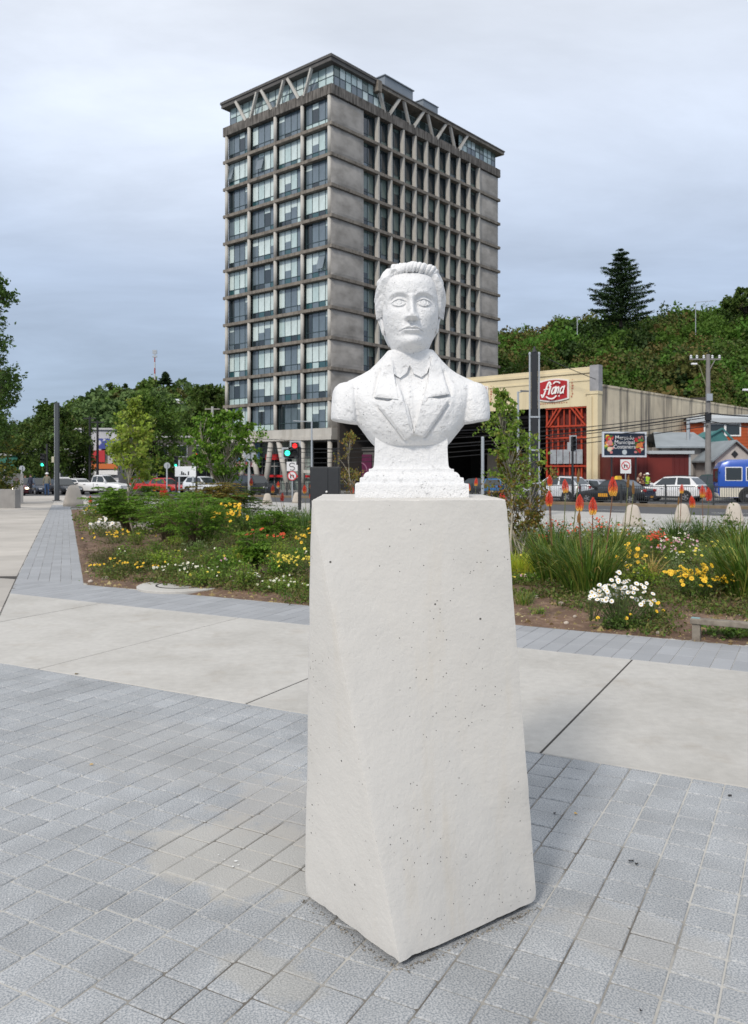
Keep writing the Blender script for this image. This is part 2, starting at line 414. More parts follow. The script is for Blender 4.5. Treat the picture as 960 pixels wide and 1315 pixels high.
# pavers
def paver_mat(name, c1, c2, rnd, bump):
    m = mat(name, c1, 0.8, 0.10, 2.2, bump, 120, rnd=rnd, island=True, col2=c2, c2scale=150, c2lo=.42, c2hi=.6, spec=.35)
    nt = m.node_tree; N = nt.nodes; L = nt.links; b = N['Principled BSDF']; old = b.inputs['Base Color'].links[0].from_socket
    # cement stain and trodden dirt, laid out in world space so that they run across the joints
    ge = N.new('ShaderNodeNewGeometry'); ns = N.new('ShaderNodeTexNoise'); ns.inputs['Scale'].default_value = 5.5; ns.inputs['Detail'].default_value = 7; ns.inputs['Roughness'].default_value = .65; L.new(ge.outputs['Position'], ns.inputs[0])
    cur = old
    def blob(cx, cy, rx, ry, amt, colr):
        nonlocal cur
        mp = N.new('ShaderNodeMapping'); mp.vector_type = 'TEXTURE'; mp.inputs['Location'].default_value = (cx, cy, 0); mp.inputs['Rotation'].default_value = (0, 0, -.5); mp.inputs['Scale'].default_value = (rx, ry, 1); L.new(ge.outputs['Position'], mp.inputs[0])
        ln = N.new('ShaderNodeVectorMath'); ln.operation = 'LENGTH'; L.new(mp.outputs[0], ln.inputs[0])
        ad = N.new('ShaderNodeMath'); ad.operation = 'MULTIPLY_ADD'; ad.inputs[1].default_value = -2.2; L.new(ns.outputs[0], ad.inputs[0]); L.new(ln.outputs['Value'], ad.inputs[2])
        mr_ = N.new('ShaderNodeMapRange'); mr_.interpolation_type = 'SMOOTHSTEP'; mr_.inputs[1].default_value = -.25; mr_.inputs[2].default_value = .12; mr_.inputs[3].default_value = amt; mr_.inputs[4].default_value = 0; L.new(ad.outputs[0], mr_.inputs[0])
        mx_ = N.new('ShaderNodeMix'); mx_.data_type = 'RGBA'; L.new(mr_.outputs[0], mx_.inputs[0]); L.new(cur, mx_.inputs[6]); mx_.inputs[7].default_value = (*colr, 1); cur = mx_.outputs[2]
    blob(-.50, 3.30, .46, .28, .70, (.44, .425, .39)); blob(-.25, 3.75, .45, .35, .5, (.42, .40, .37)); blob(.85, 2.75, .28, .16, .22, (.42, .39, .34)); blob(-.35, 2.55, .18, .10, .35, (.42, .40, .35)); blob(-1.2, 4.6, .8, .4, .25, (.40, .39, .37)); blob(1.9, 3.3, .4, .2, .15, (.42, .40, .37))
    n2 = N.new('ShaderNodeTexNoise'); n2.inputs['Scale'].default_value = 1.6; n2.inputs['Detail'].default_value = 6; L.new(ge.outputs['Position'], n2.inputs[0])
    mr2 = N.new('ShaderNodeMapRange'); mr2.inputs[1].default_value = .35; mr2.inputs[2].default_value = .65; mr2.inputs[3].default_value = .90; mr2.inputs[4].default_value = 1.08; L.new(n2.outputs[0], mr2.inputs[0])
    vm = N.new('ShaderNodeVectorMath'); vm.operation = 'SCALE'; L.new(cur, vm.inputs[0]); L.new(mr2.outputs[0], vm.inputs['Scale']); L.new(vm.outputs[0], b.inputs['Base Color'])
    return m
M_pav = paver_mat('blue_grey_paver', (0.44, 0.45, 0.458), (0.24, 0.26, 0.28), 0.07, 0.5)
M_dust = mat('dusty_paver', (0.40, 0.39, 0.37), 0.9, .12, 3, .35, 60, rnd=.05)
M_strip = mat('smooth_grey_paver', (0.31, 0.32, 0.335), .8, .05, 3, .2, 80, rnd=.08, island=True)
pitch = 0.1515; gap = 0.0027
col_off = {}
cells = []
rr = random.Random(3)
off = 0.0
for i in range(-44, 34):
    off += rr.choice([0, 0, 0, .012, -.012, .03, -.03]); off = max(-.07, min(.07, off))
    for j in range(6, 31):
        a = (i+.5)*pitch+0.045; b = (j+.5)*pitch+off-.0
        lo = [dn(a-pitch/2+gap, b-pitch/2+gap), dn(a+pitch/2-gap, b-pitch/2+gap), dn(a+pitch/2-gap, b+pitch/2-gap), dn(a-pitch/2+gap, b+pitch/2-gap)]
        full = b+pitch/2-gap <= NA-.012
        p = lo if full else clip(lo, NDIR[0], NDIR[1], NA-.012)
        if area(p) < .0006: continue
        c = (sum(q[0] for q in p)/len(p), sum(q[1] for q in p)/len(p))
        if c[1] < 1.7: continue
        px = 480+FPX*c[0]/c[1]; py = HOR+FPX*CAMH/c[1]
        vis = -60 < px < 1020 and py < 1400
        # not under the plinth
        under = abs((c[0]-.167)*.80+(c[1]-2.99)*-.6) < .16 and abs((c[0]-.167)*.6+(c[1]-2.99)*.8) < .2
        if c[1] > 7.5 and px < -20: continue
        if not vis and (px < -500 or px > 1500): continue
        cells.append((not vis, c[1], p, full, a, b))
cells.sort(key=lambda t: (t[0], t[1]))
# a handful of meshes shared by the whole pavers: worn corners and slightly uneven tops
pm = []
for k in range(8):
    mb = MB(); h = pitch/2-gap; r0 = random.Random(k); zt = 0
    def ring(ins, z, dz=0):
        o = []
        for sx, sy in ((-1, -1), (1, -1), (1, 1), (-1, 1)):
            c = r0.uniform(.002, .005) if k % 4 else .008
            f_ = sx*sy > 0
            o += [(sx*(h-ins-(0 if f_ else c)), sy*(h-ins-(c if f_ else 0)), z), (sx*(h-ins-(c if f_ else 0)), sy*(h-ins-(0 if f_ else c)), z)]
        return o
    st = r0.getstate(); R1 = ring(0, -.03); r0.setstate(st); R2 = ring(0, -.004); r0.setstate(st); R3 = ring(.0035, 0)
    mb.loft([R1, R2, R3]); pm.append([mb.mesh('paver', M_pav), None])
    md = pm[-1][0].copy(); md.materials.clear(); md.materials.append(M_dust); pm[-1][1] = md
ang_d = math.atan2(DDIR[1], DDIR[0])
def dusty(c):
    x, y = c
    # a cement-stained patch to the left of the plinth
    return ((x+.42)*.8+(y-3.25)*.5)**2/.10+((x+.42)*-.5+(y-3.25)*.8)**2/.035 < 1 and rr.random() < .85
rest = MB(); cnt = 0
for hid, dist, p, full, a, b in cells:
    if hid or not full or cnt >= 300:
        if hid and dist > 8: continue
        rest.prism(p, -.03, rr.uniform(-.0012, .0012), .0035); continue
    c = dn(a, b); du = False
    o = link(bpy.data.objects.new('paver', pm[rr.randrange(8)][1 if du else 0]), promenade)
    o.location = (c[0], c[1], rr.uniform(-.0018, .0012)); o.rotation_euler = (rr.gauss(0, .004), rr.gauss(0, .004), ang_d+rr.choice([0, 1, 2, 3])*PI/2+rr.gauss(0, .004)); cnt += 1
tag(rest.build('far_pavers', M_pav, promenade, fix=False), kind='stuff')
# border of long pavers along the bed, and the strip beside the walkway
near_, far_ = [], MB()
for i in range(-72, 60):
    st = rr.choice([0, .12, .2])
    bb = [NB+.004]+[NB+.004+v for v in (.30+st*.3, .62+st*.4) if v < .95]+[NC-.004]
    for b0, b1 in zip(bb[:-1], bb[1:]):
        p = [dn(i*.1515+.002, b0+.002), dn((i+1)*.1515-.002, b0+.002), dn((i+1)*.1515-.002, b1-.002), dn(i*.1515+.002, b1-.002)]
        p = clip(p, -MDIR[0], -MDIR[1], -(SL+.006))
        if area(p) > .004: near_.append(p)
w6 = (SR-SL-.006)/6
for i in range(6):
    b = ms(SR, 0)[0]*0+10.9-.05*i+rr.uniform(0, .25)
    b = 9.0+rr.uniform(0, .3)
    while b < 45.5:
        L_ = .32
        p = [ms(SL+.008+i*w6, b), ms(SL+.004+(i+1)*w6, b), ms(SL+.004+(i+1)*w6, min(b+L_-.004, 45.5)), ms(SL+.008+i*w6, min(b+L_-.004, 45.5))]
        p = clip(p, -NDIR[0], -NDIR[1], -(NC+.002))
        if area(p) > .004:
            if b < 17 and len(p) > 2: near_.append(p)
            elif len(p) > 2: far_.prism(p, -.03, rr.uniform(-.001, .001), .003)
        b += L_
near_ = [p for p in near_ if area(p) > 0]
near_.sort(key=lambda p: (not (-40 < 480+FPX*p[0][0]/p[0][1] < 1000), p[0][1]))
for k, p in enumerate(near_):
    if k < 290:
        mb = MB(); mb.prism(p, -.03, rr.uniform(-.001, .001), .003); mb.build('border_paver', M_strip, promenade)
    else: far_.prism(p, -.03, rr.uniform(-.001, .001), .003)
tag(far_.build('far_border_pavers', M_strip, promenade, fix=False), kind='stuff')

# ==================================================================
#  THE PLINTH
# ==================================================================
U = 0.0028
ZT = 1.452
T = [(-.205, 2.68), (.430, 2.68), (.430, 3.28), (-.205, 3.28)]
B = [(x_*.987, y_*.987) for x_, y_ in ((.081, 2.592), (.5875, 2.966), (.254, 3.389), (-.253, 3.015))]
def plinth_mat(name, c, white=False):
    m = bpy.data.materials.new(name); m.use_nodes = True; N = m.node_tree.nodes; L = m.node_tree.links; b = N['Principled BSDF']
    b.inputs['Roughness'].default_value = .75; b.inputs['Specular IOR Level'].default_value = .3
    tc = N.new('ShaderNodeTexCoord')
    def noise(sc, det=5, vec=None, ty='ShaderNodeTexNoise'):
        n = N.new(ty); n.inputs['Scale'].default_value = sc
        if ty == 'ShaderNodeTexNoise': n.inputs['Detail'].default_value = det; n.inputs['Roughness'].default_value = .6
        L.new(vec or tc.outputs['Object'], n.inputs[0]); return n.outputs[0]
    def mr(s, a, bb, c0, c1):
        r = N.new('ShaderNodeMapRange'); r.interpolation_type = 'SMOOTHSTEP'; r.inputs[1].default_value = a; r.inputs[2].default_value = bb; r.inputs[3].default_value = c0; r.inputs[4].default_value = c1
        L.new(s, r.inputs[0]); return r.outputs[0]
    def mul(a, bb, op='MULTIPLY'):
        x = N.new('ShaderNodeMath'); x.operation = op
        for i, v in enumerate((a, bb)):
            if hasattr(v, 'is_linked'): L.new(v, x.inputs[i])
            else: x.inputs[i].default_value = v
        return x.outputs[0]
    def mix(f, a, bb):
        x = N.new('ShaderNodeMix'); x.data_type = 'RGBA'; L.new(f, x.inputs[0])
        for i, v in ((6, a), (7, bb)):
            if hasattr(v, 'is_linked'): L.new(v, x.inputs[i])
            else: x.inputs[i].default_value = (*v, 1)
        return x.outputs[2]
    if white:
        # thick chipped paint
        col = mix(mr(noise(38, 8), .62, .72, 0, .40), c, (.50, .50, .50))
        col = mix(mul(mr(noise(110, 5), .61, .68, 0, .85), mr(noise(9, 4), .49, .62, 0, 1)), col, (.26, .26, .26))
        hsum = mul(mul(noise(48, 9), 1.3), mul(noise(150, 6), .6), 'ADD')
        hsum = mul(hsum, mul(mr(noise(38, 8), .60, .70, 0, 1), -.35), 'ADD')
        st, dist = .85, .007
    else:
        mpn = N.new('ShaderNodeMapping'); mpn.inputs['Scale'].default_value = (9, 9, .9); L.new(tc.outputs['Object'], mpn.inputs[0])
        col = mix(mr(noise(2.2, 6), .4, .75, 0, 1), c, tuple(v*.90 for v in c))
        col = mix(mr(noise(1.0, 6, mpn.outputs[0]), .52, .8, 0, .5), col, (c[0]*.92, c[1]*.86, c[2]*.76))
        v = N.new('ShaderNodeTexVoronoi'); v.inputs['Scale'].default_value = 26; L.new(tc.outputs['Object'], v.inputs[0])
        sepc = N.new('ShaderNodeSeparateColor'); L.new(v.outputs['Color'], sepc.inputs[0])
        sel = mr(mul(sepc.outputs[0], noise(3.2, 3)), .48, .50, 0, 1)
        pit = mul(mr(v.outputs['Distance'], .07, .12, 1, 0), sel)
        v2 = N.new('ShaderNodeTexVoronoi'); v2.inputs['Scale'].default_value = 90; L.new(tc.outputs['Object'], v2.inputs[0])
        sp2 = N.new('ShaderNodeSeparateColor'); L.new(v2.outputs['Color'], sp2.inputs[0])
        pit2 = mul(mr(v2.outputs['Distance'], .12, .2, 1, 0), mr(mul(sp2.outputs[0], noise(4.4, 3)), .46, .48, 0, 1))
        pit = mul(pit, pit2, 'MAXIMUM')
        col = mix(pit, col, (.10, .095, .085))
        hsum = mul(mul(noise(7, 5), .9), mul(noise(60, 8), .25), 'ADD'); hsum = mul(hsum, mul(pit, -.5), 'ADD')
        st, dist = .6, .010
    L.new(col, b.inputs['Base Color'])
    bn = N.new('ShaderNodeBump'); bn.inputs['Strength'].default_value = st; bn.inputs['Distance'].default_value = dist; L.new(hsum, bn.inputs['Height']); L.new(bn.outputs[0], b.inputs['Normal'])
    return m
M_plinth = plinth_mat('painted_concrete', (.62, .60, .565))
M_bust = plinth_mat('chipped_white_paint', (.765, .765, .765), True)

pl = thing('plinth', 'tall off-white concrete plinth that twists as it widens to the ground, under the white bust', 'plinth', (.13, 3.0, 0))
def PT(p, z): return Vector((p[0]-.13, p[1]-3.0, z))
NT = 40
bm = bmesh.new()
gap_b = .020
base_v = [[None]*4 for _ in range(NT+1)]
# each face is two flat triangles folded along the diagonal from an upper-left to a lower-right corner
verts = {}
def vget(p):
    k = (round(p.x, 5), round(p.y, 5), round(p.z, 5))
    if k not in verts: verts[k] = bm.verts.new(p)
    return verts[k]
def tri(a, b, c, n=44):
    g = [[vget(a+(b-a)*(i/n)+(c-b)*(j/n)) for j in range(i+1)] for i in range(n+1)]
    for i in range(n):
        for j in range(i+1):
            try: bm.faces.new((g[i][j], g[i+1][j], g[i+1][j+1]))
            except ValueError: pass
            if j < i:
                try: bm.faces.new((g[i][j], g[i+1][j+1], g[i][j+1]))
                except ValueError: pass
tp = [PT(p, ZT) for p in T]; bt = [PT(p, gap_b) for p in B]
for k in range(4):
    k2 = (k+1) % 4
    A_, B_, C_, D_ = tp[k], tp[k2], bt[k2], bt[k]; n = 44
    g = []
    for i in range(n+1):
        row = []
        for j in range(n+1):
            s1, t1 = j/n, i/n
            bil = (A_*(1-s1)+B_*s1)*(1-t1)+(D_*(1-s1)+C_*s1)*t1
            fold = A_+(B_-A_)*s1+(C_-B_)*t1 if s1 >= t1 else A_+(D_-A_)*t1+(C_-D_)*s1
            if k in (1, 3): fold = A_+(B_-A_)*s1+(D_-A_)*t1 if s1+t1 <= 1 else C_+(D_-C_)*(1-s1)+(B_-C_)*(1-t1)
            kf = .36 if k in (0, 2) else 1.0; row.append(vget(bil*(1-kf)+fold*kf))
        g.append(row)
    for i in range(n):
        for j in range(n):
            for f_ in (((g[i][j], g[i+1][j+1], g[i][j+1]), (g[i][j], g[i+1][j], g[i+1][j+1])) if k in (0, 2) else ((g[i][j], g[i+1][j], g[i][j+1]), (g[i][j+1], g[i+1][j], g[i+1][j+1]))):
                try: bm.faces.new(f_)
                except ValueError: pass
c = sum(tp, Vector())/4
for k in range(4): tri(c, tp[k], tp[(k+1) % 4], 44)
c = sum(bt, Vector())/4
for k in range(4): tri(c, bt[(k+1) % 4], bt[k], 44)
bmesh.ops.remove_doubles(bm, verts=bm.verts, dist=.0004)
bmesh.ops.recalc_face_normals(bm, faces=bm.faces)
# round the arrises, wavy faces, knocked corners
from mathutils import noise as mn
bm.normal_update()
nrmv = {v: v.normal.copy() for v in bm.verts}
for v in bm.verts:
    p = v.co.copy(); nn = nrmv[v]
    d = .0028*mn.noise(p*3.1)+.0010*mn.noise(p*14)
    edge = 1-min(1, max(e_.calc_face_angle(0) for e_ in v.link_edges if len(e_.link_faces) == 2)*0 + 1)
    sh = max((e_.calc_face_angle(0) for e_ in v.link_edges if len(e_.link_faces) == 2), default=0)
    if sh > .5: d -= .0016+.003*max(0, mn.noise(p*23))+(.007*max(0, mn.noise(p*31)-.25) if p.z < .1 or p.z > 1.4 else 0)
    v.co = p+nn*d
    for q, r0, dep in ((bt[0]+Vector((-.03, .015, 0)), .03, .005), (bt[0]+Vector((.045, .03, 0)), .022, .005), (bt[1], .025, .006), (bt[3], .03, .006), (tp[1], .02, .006)):
        dd = (p-q).length
        if dd < r0: v.co -= nn*dep*(1-dd/r0)
me = bpy.data.meshes.new('shaft'); bm.to_mesh(me); bm.free(); me.materials.append(M_plinth)
for p in me.polygons: p.use_smooth = True
o = link(bpy.data.objects.new('shaft', me), pl)
bmx = bmesh.new(); bmx.from_mesh(me)
for e_ in bmx.edges:
    if len(e_.link_faces) == 2 and e_.calc_face_angle(0) > .42: e_.smooth = False
bmx.to_mesh(me); bmx.free()
# mortar bed that it stands on, set back
mb = MB(); cB = (sum(p[0] for p in B)/4, sum(p[1] for p in B)/4)
ins = [((p[0]-cB[0])*.90+cB[0]-.13, (p[1]-cB[1])*.90+cB[1]-3.0) for p in B]
mb.loft([[(x, y, -.002) for x, y in ins], [(x*.99, y*.99, .0205) for x, y in ins]])
mb.build('mortar_bed', mat('dark_mortar', (.12, .11, .10), .95, .3, 20, .5, 80), pl)
# crumbs of mortar along the foot
mb = MB(); r0 = random.Random(5)
for k in range(300):
    side = r0.choice([0, 3, 3, 0]); a, b_ = B[side], B[(side+1) % 4]; t = r0.random()
    nx_, ny_ = (b_[1]-a[1]), -(b_[0]-a[0]); l = math.hypot(nx_, ny_); off = abs(r0.gauss(0, .012))
    x, y = a[0]+(b_[0]-a[0])*t+nx_/l*off-.13, a[1]+(b_[1]-a[1])*t+ny_/l*off-3.0; s = r0.uniform(.0012, .005)
    mb.add([(x+s*r0.uniform(-1, 1)*1.3, y+s*r0.uniform(-1, 1)*1.3, z) for z in (0, s*r0.uniform(.5, 1)) for _ in range(3)], [(0, 1, 2), (3, 4, 5), (0, 1, 4, 3), (1, 2, 5, 4), (2, 0, 3, 5)])
tag(mb.build('mortar_crumbs', mat('mortar_crumbs', (.22, .20, .17), .95, rnd=.5, island=True), pl), kind='stuff')

# ==================================================================
#  THE BUST
# ==================================================================
bust = thing('bust_statue', 'white painted bust with swept-back hair, lapels and shirt collar, on the tall plinth', 'bust', (X(528, 2.90), 3.0, ZT-.002))
def sm(a, b, x): t = np.clip((x-a)/(b-a), 0, 1); return t*t*(3-2*t)
def gs(x, s): return np.exp(-(x/s)**2/2)
def itp(x, pts): 
    xs_, ys_ = zip(*sorted(pts)); 
    # smooth (monotone-ish) interpolation
    xs_ = np.array(xs_, float); ys_ = np.array(ys_, float); x = np.clip(x, xs_[0], xs_[-1])
    m = np.gradient(ys_, xs_); i = np.clip(np.searchsorted(xs_, x)-1, 0, len(xs_)-2); h = xs_[i+1]-xs_[i]; t = (x-xs_[i])/h
    return (2*t**3-3*t**2+1)*ys_[i]+(t**3-2*t**2+t)*h*m[i]+(-2*t**3+3*t**2)*ys_[i+1]+(t**3-t**2)*h*m[i+1]
def vnoise(P, f, seed=0):
    """cheap smooth noise: a sum of tilted sine waves"""
    r = np.random.default_rng(seed); o = 0
    for k in range(7):
        d = unit(r.normal(size=3)); o = o+np.sin(P@d*f*r.uniform(.6, 1.7)+r.uniform(0, 6.28))
    return o/7
CH = 191.5          # height of the chin above the foot of the bust, in units of 2.8 mm
CY = 4              # head axis sits a little behind the chest centre
def head_xyz(off=0.0, nu=420, nv=330, v0=-34, v1=105.5, skin=True):
    """the head as rings of latitude: x to the viewer's right, y towards the back, v up from the chin"""
    s = np.linspace(0, 1, nv)
    v = v0+(v1-v0)*(1-(1-s)**1.6)*1.0
    v = v0+(v1-v0)*np.sin(s*PI/2)**1.0*1.0 if not skin else v0+(v1-v0)*(1-(1-s)**1.9)
    u = np.linspace(0, 2*PI, nu, endpoint=False); 
    # more columns at the front
    u = u-0.35*np.sin(2*u+PI)*0.5 if False else u
    VV, UU = np.meshgrid(v, u, indexing='ij')
    W = itp(VV, [(-34, 32), (-20, 27), (-8, 24.3), (-2, 23.8), (4, 25.8), (10, 28.4), (18, 31.3), (28, 34.2), (40, 36.4), (52, 37.6), (64, 38), (76, 37.6), (86, 35.5), (95, 30), (101, 21.5), (104.5, 11), (105.5, 0)])
    Fr = itp(VV, [(-34, 20), (-22, 20), (-12, 22), (-6, 26.5), (-2.5, 34), (0, 40.5), (3, 44), (8, 45.5), (14, 44.5), (22, 45.5), (34, 46), (46, 45.5), (56, 46), (64, 48), (76, 47), (86, 42.5), (94, 34), (101, 22), (104.5, 10), (105.5, 0)])
    Bk = itp(VV, [(-34, 34), (-20, 32), (-5, 33), (10, 38), (25, 44), (45, 51), (65, 53), (80, 49), (90, 41), (98, 29), (104, 12), (105.5, 0)])
    W = W+off; Fr = Fr+off; Bk = Bk+off
    cu, su = np.cos(UU), np.sin(UU)
    front = su < 0
    ef = 2/2.25; eb = 2/2.1
    x = W*np.sign(cu)*np.abs(cu)**np.where(front, ef, eb)
    y = np.where(front, -Fr, Bk)*np.abs(su)**np.where(front, ef, eb)
    # the jaw narrows towards the chin
    k = .42*sm(26, 2, VV)*sm(-14, 0, VV); f = np.clip(-y/np.maximum(Fr, 1), 0, 1)
    x = x*(1-k*f**2.2)
    return x, y, VV
def face(x, v, yf):
    """forward relief of the face"""
    ax = np.abs(x); D = np.zeros_like(x)
    # forehead, temples, cheeks
    D += 1.6*gs(x, 20)*gs(v-78, 9)-2.2*gs(ax-34, 5)*gs(v-68, 9)
    D += 2.9*gs(ax-23, 8.5)*gs(v-40, 8)-2.0*gs(ax-27, 7)*gs(v-21, 9)
    # sockets and brow
    D -= 4.3*gs(ax-15.5, 8.6)*gs(v-55.0, 6.2)
    D -= 2.6*gs(ax-8.5, 3.2)*gs(v-55, 4.5)
    by = 65.2-.020*(ax-17)**2-.0012*np.clip(ax-17, 0, 99)**3
    m = sm(3.5, 7, ax)*sm(31.5, 26, ax)
    D += 1.9*m*np.exp(-np.where(v > by, (v-by)/3.6, (by-v)/1.9)**2)
    D += 1.0*gs(x, 6)*gs(v-64, 5)
    # eyeballs, lids, incised iris
    ex = ax-15.8; ey = v-53.3
    r2 = (ex/8.6)**2+(ey/5.2)**2
    D += 4.2*np.sqrt(np.clip(1-r2, 0, 1))
    up = 53.9+3.7*(1-(ex/9.6)**2)-.05*ex; lo = 52.9-3.1*(1-(ex/9.2)**2)
    inl = sm(10.5, 8.6, np.abs(ex))
    D += inl*(2.2*np.exp(-np.where(v > up, (v-up)/2.2, (up-v)/.65)**2)+.85*np.exp(-np.where(v < lo, (lo-v)/1.5, (v-lo)/.6)**2))
    D -= inl*1.3*gs(v-(up+3.6), .8)
    ir = np.sqrt((ex+.2)**2+(ey-.3)**2); D -= 1.0*gs(ir-3.8, .45)*(v < up); D -= .35*gs(ir, 1.0)
    # nose
    br = np.interp(v, [27, 29.2, 31, 33, 36, 40, 48, 54, 59, 64], [0, 2.5, 10.5, 14.6, 15.6, 13.8, 9.6, 6.6, 4.2, 0])
    bw = np.interp(v, [27, 33, 38, 48, 56, 62], [4.2, 4.4, 3.6, 3.0, 3.1, 4.6])
    D += br*np.exp(-(ax/(bw*1.45))**2.6)
    D += 6.6*gs(ax-6.3, 2.2)*np.exp(-np.where(v > 33.4, (v-33.4)/4.0, (33.4-v)/2.3)**2)
    D -= 3.2*gs(ax-3.6, 1.4)*gs(v-29.9, .9)
    D -= 1.2*gs(ax-9.6, .9)*gs(v-34.0, 3.2)
    # folds from the nostrils, philtrum
    fx = 9.5+.62*(33-v); D -= .6*gs(ax-fx, 1.9)*sm(14, 19, v)*sm(35, 31, v)
    D -= 1.2*gs(x, 1.4)*gs(v-25.3, 2.0); D += .7*gs(ax-2.6, 1.1)*gs(v-25.3, 2.0)
    # mouth: drooping corners
    D += 2.6*gs(x, 13)*gs(v-20, 7.5)
    mw = sm(14.6, 10.5, ax); ml = 20.4-.0135*ax**2+.5*gs(x, 2.2)*-1
    ul = ml+3.4*np.sqrt(np.clip(1-(ax/14.5)**2, 0, 1))-.9*gs(x, 1.6)+.5*gs(ax-3.5, 2)
    D += mw*2.5*np.exp(-np.where(v > ul-1.2, (v-ul+1.2)/1.5, (ul-1.2-v)/1.9)**2)
    ll = ml-4.2*np.sqrt(np.clip(1-(ax/11.8)**2, 0, 1)); ctr = (ll+ml)/2-.1
    D += mw*3.1*np.exp(-np.where(v > ctr, (v-ctr)/1.7, (ctr-v)/2.2)**2)*sm(13, 8, ax)
    D -= sm(16, 13.2, ax)*2.3*gs(v-ml, .6)
    D -= .9*gs(ax-14.6, 1.7)*gs(v-17.2, 1.8)
    # chin
    D -= 2.3*gs(x, 9)*gs(v-11.7, 2.1); D += 3.4*gs(x, 10)*gs(v-5.2, 4.6)
    return D
def ringfaces(nv, nu):
    i = np.arange(nv-1)[:, None]; j = np.arange(nu)[None]; j2 = (j+1) % nu
    return np.stack([i*nu+j+0*i, i*nu+j2, (i+1)*nu+j2, (i+1)*nu+j], 2).reshape(-1, 4)
def to_b(x, y, v):
    return np.stack([x*U, (y+CY)*U, (v+CH)*U], -1)
nu, nv = 520, 420
x, y, v = head_xyz(0, nu, nv)
fw = sm(-8, -22, y)               # only on the front
D = face(x, v, y)*fw
y2 = y-D
P_ = to_b(x, y2, v)
P_ = P_+unit(np.stack([x, y, 0*x], -1))*(.0009*vnoise(P_*1.0, 70, 1)+.0006*vnoise(P_, 190, 2))[..., None]
head = npmesh('head', P_.reshape(-1, 3), ringfaces(nv, nu), M_bust, bust, True)

# ears: the lobes show below the hair
for sx in (-1, 1):
    th = np.linspace(0, 2*PI, 48, endpoint=False); ph = np.linspace(0, PI, 28); PH, TH = np.meshgrid(ph, th, indexing='ij')
    a = np.sin(PH)*np.cos(TH); b = np.cos(PH); c = np.sin(PH)*np.sin(TH)
    rad = 1.0
    ez = 33+b*(14.5 if sx < 0 else 12.5); ew = (7.6+2.2*sm(-.2, 1, b))
    x = sx*(35.6+1.2*b+2.2*sm(0, 1, b)+np.abs(a)*3.6*np.sign(a*sx)*sx)
    yy = 1.5+c*ew+2.0*b
    x = x-sx*1.6*gs(c-.0, .45)*gs(b-.2, .5)*(a*sx > 0)
    npmesh('ear', to_b(x, yy, ez).reshape(-1, 3), ringfaces(28, 48), M_bust, bust, True)

# hair
nu, nv = 620, 420
x, y, v = head_xyz(0, nu, nv, v0=8, v1=105.5, skin=False)
ax = np.abs(x); yn = y
# how far inside the hair region: the hairline frames the forehead and temples, then runs down in front of the ears
fr = sm(-4, -14, y)                                   # 1 in the front part
hx = itp(np.clip(v, 8, 106), [(8, 44), (30, 41), (40, 37.8), (50, 35.5), (60, 35.0), (72, 33.0), (82, 29), (88, 24), (91.5, 17), (93.5, 6), (95, -6), (106, -40)])
ins_front = sm(-1.2, 1.6, ax-hx)
ins_low = sm(26, 34, v)*sm(-6, -1, y)+sm(-6, -1, y)*0
low_side = sm(-14, 4, y)                              # hair behind the ear reaches the nape
reg = np.where(y < 0, ins_front*sm(34, 42, v+(8*low_side)), sm(10, 20, v+12*sm(0, 20, y)))
thick = 6.8*np.ones_like(x)
thick = itp(np.clip(v, 8, 106), [(8, 1.2), (25, 2.8), (38, 4.4), (52, 5.9), (66, 6.3), (80, 6.2), (92, 5.4), (100, 4.5), (106, 3.6)])
# waves combed back from the brow on top, long strands down the sides
rho = np.sqrt((ax/39)**2+((v-46)/58)**2); psi = np.arctan2(x, v-52)
side = sm(.62, 1.0, np.abs(psi))
gr_side = np.sin(rho*52+1.2*np.sin(psi*3+1)+.8*np.sin(v*.10+x*.05))
gr_side = 1.3*np.sign(gr_side)*np.abs(gr_side)**.75
yb = np.clip(-y, -60, 60)
gr_top = np.sin(x*.62+2.2*np.sin(y*.12+v*.05)+.9*np.sin(x*.21+2))
gr = gr_top*(1-side)+gr_side*side
wave = 2.6*np.exp(-((v-97)/6.5)**2)*sm(5, -20, y)*sm(34, 20, ax)*(1+.35*np.sin(x*.35+.7)+.25*np.sin(x*.9))
H = thick+1.5*gr*sm(.5, 1.0, reg)+wave
H = H+.5*np.sin(rho*120+3*np.sin(psi*5))*side
off = -3.5+(H+3.5)*reg
nx_, ny_, nz_ = x/38, y/50, (v-52)/55
nn = unit(np.stack([nx_, ny_, nz_*.9], -1))
X3, Y3, V3 = x+nn[..., 0]*off, y+nn[..., 1]*off, v+nn[..., 2]*off*.95
# the forelock on the viewer's right stands a little higher
V3 = V3+1.6*np.exp(-((x-8)/18)**2)*sm(88, 100, v)
P_ = to_b(X3, Y3, V3)
P_ = P_+nn*(.0008*vnoise(P_, 90, 5)+.0008*vnoise(P_, 210, 6))[..., None]
npmesh('hair', P_.reshape(-1, 3), ringfaces(nv, nu), M_bust, bust, True)
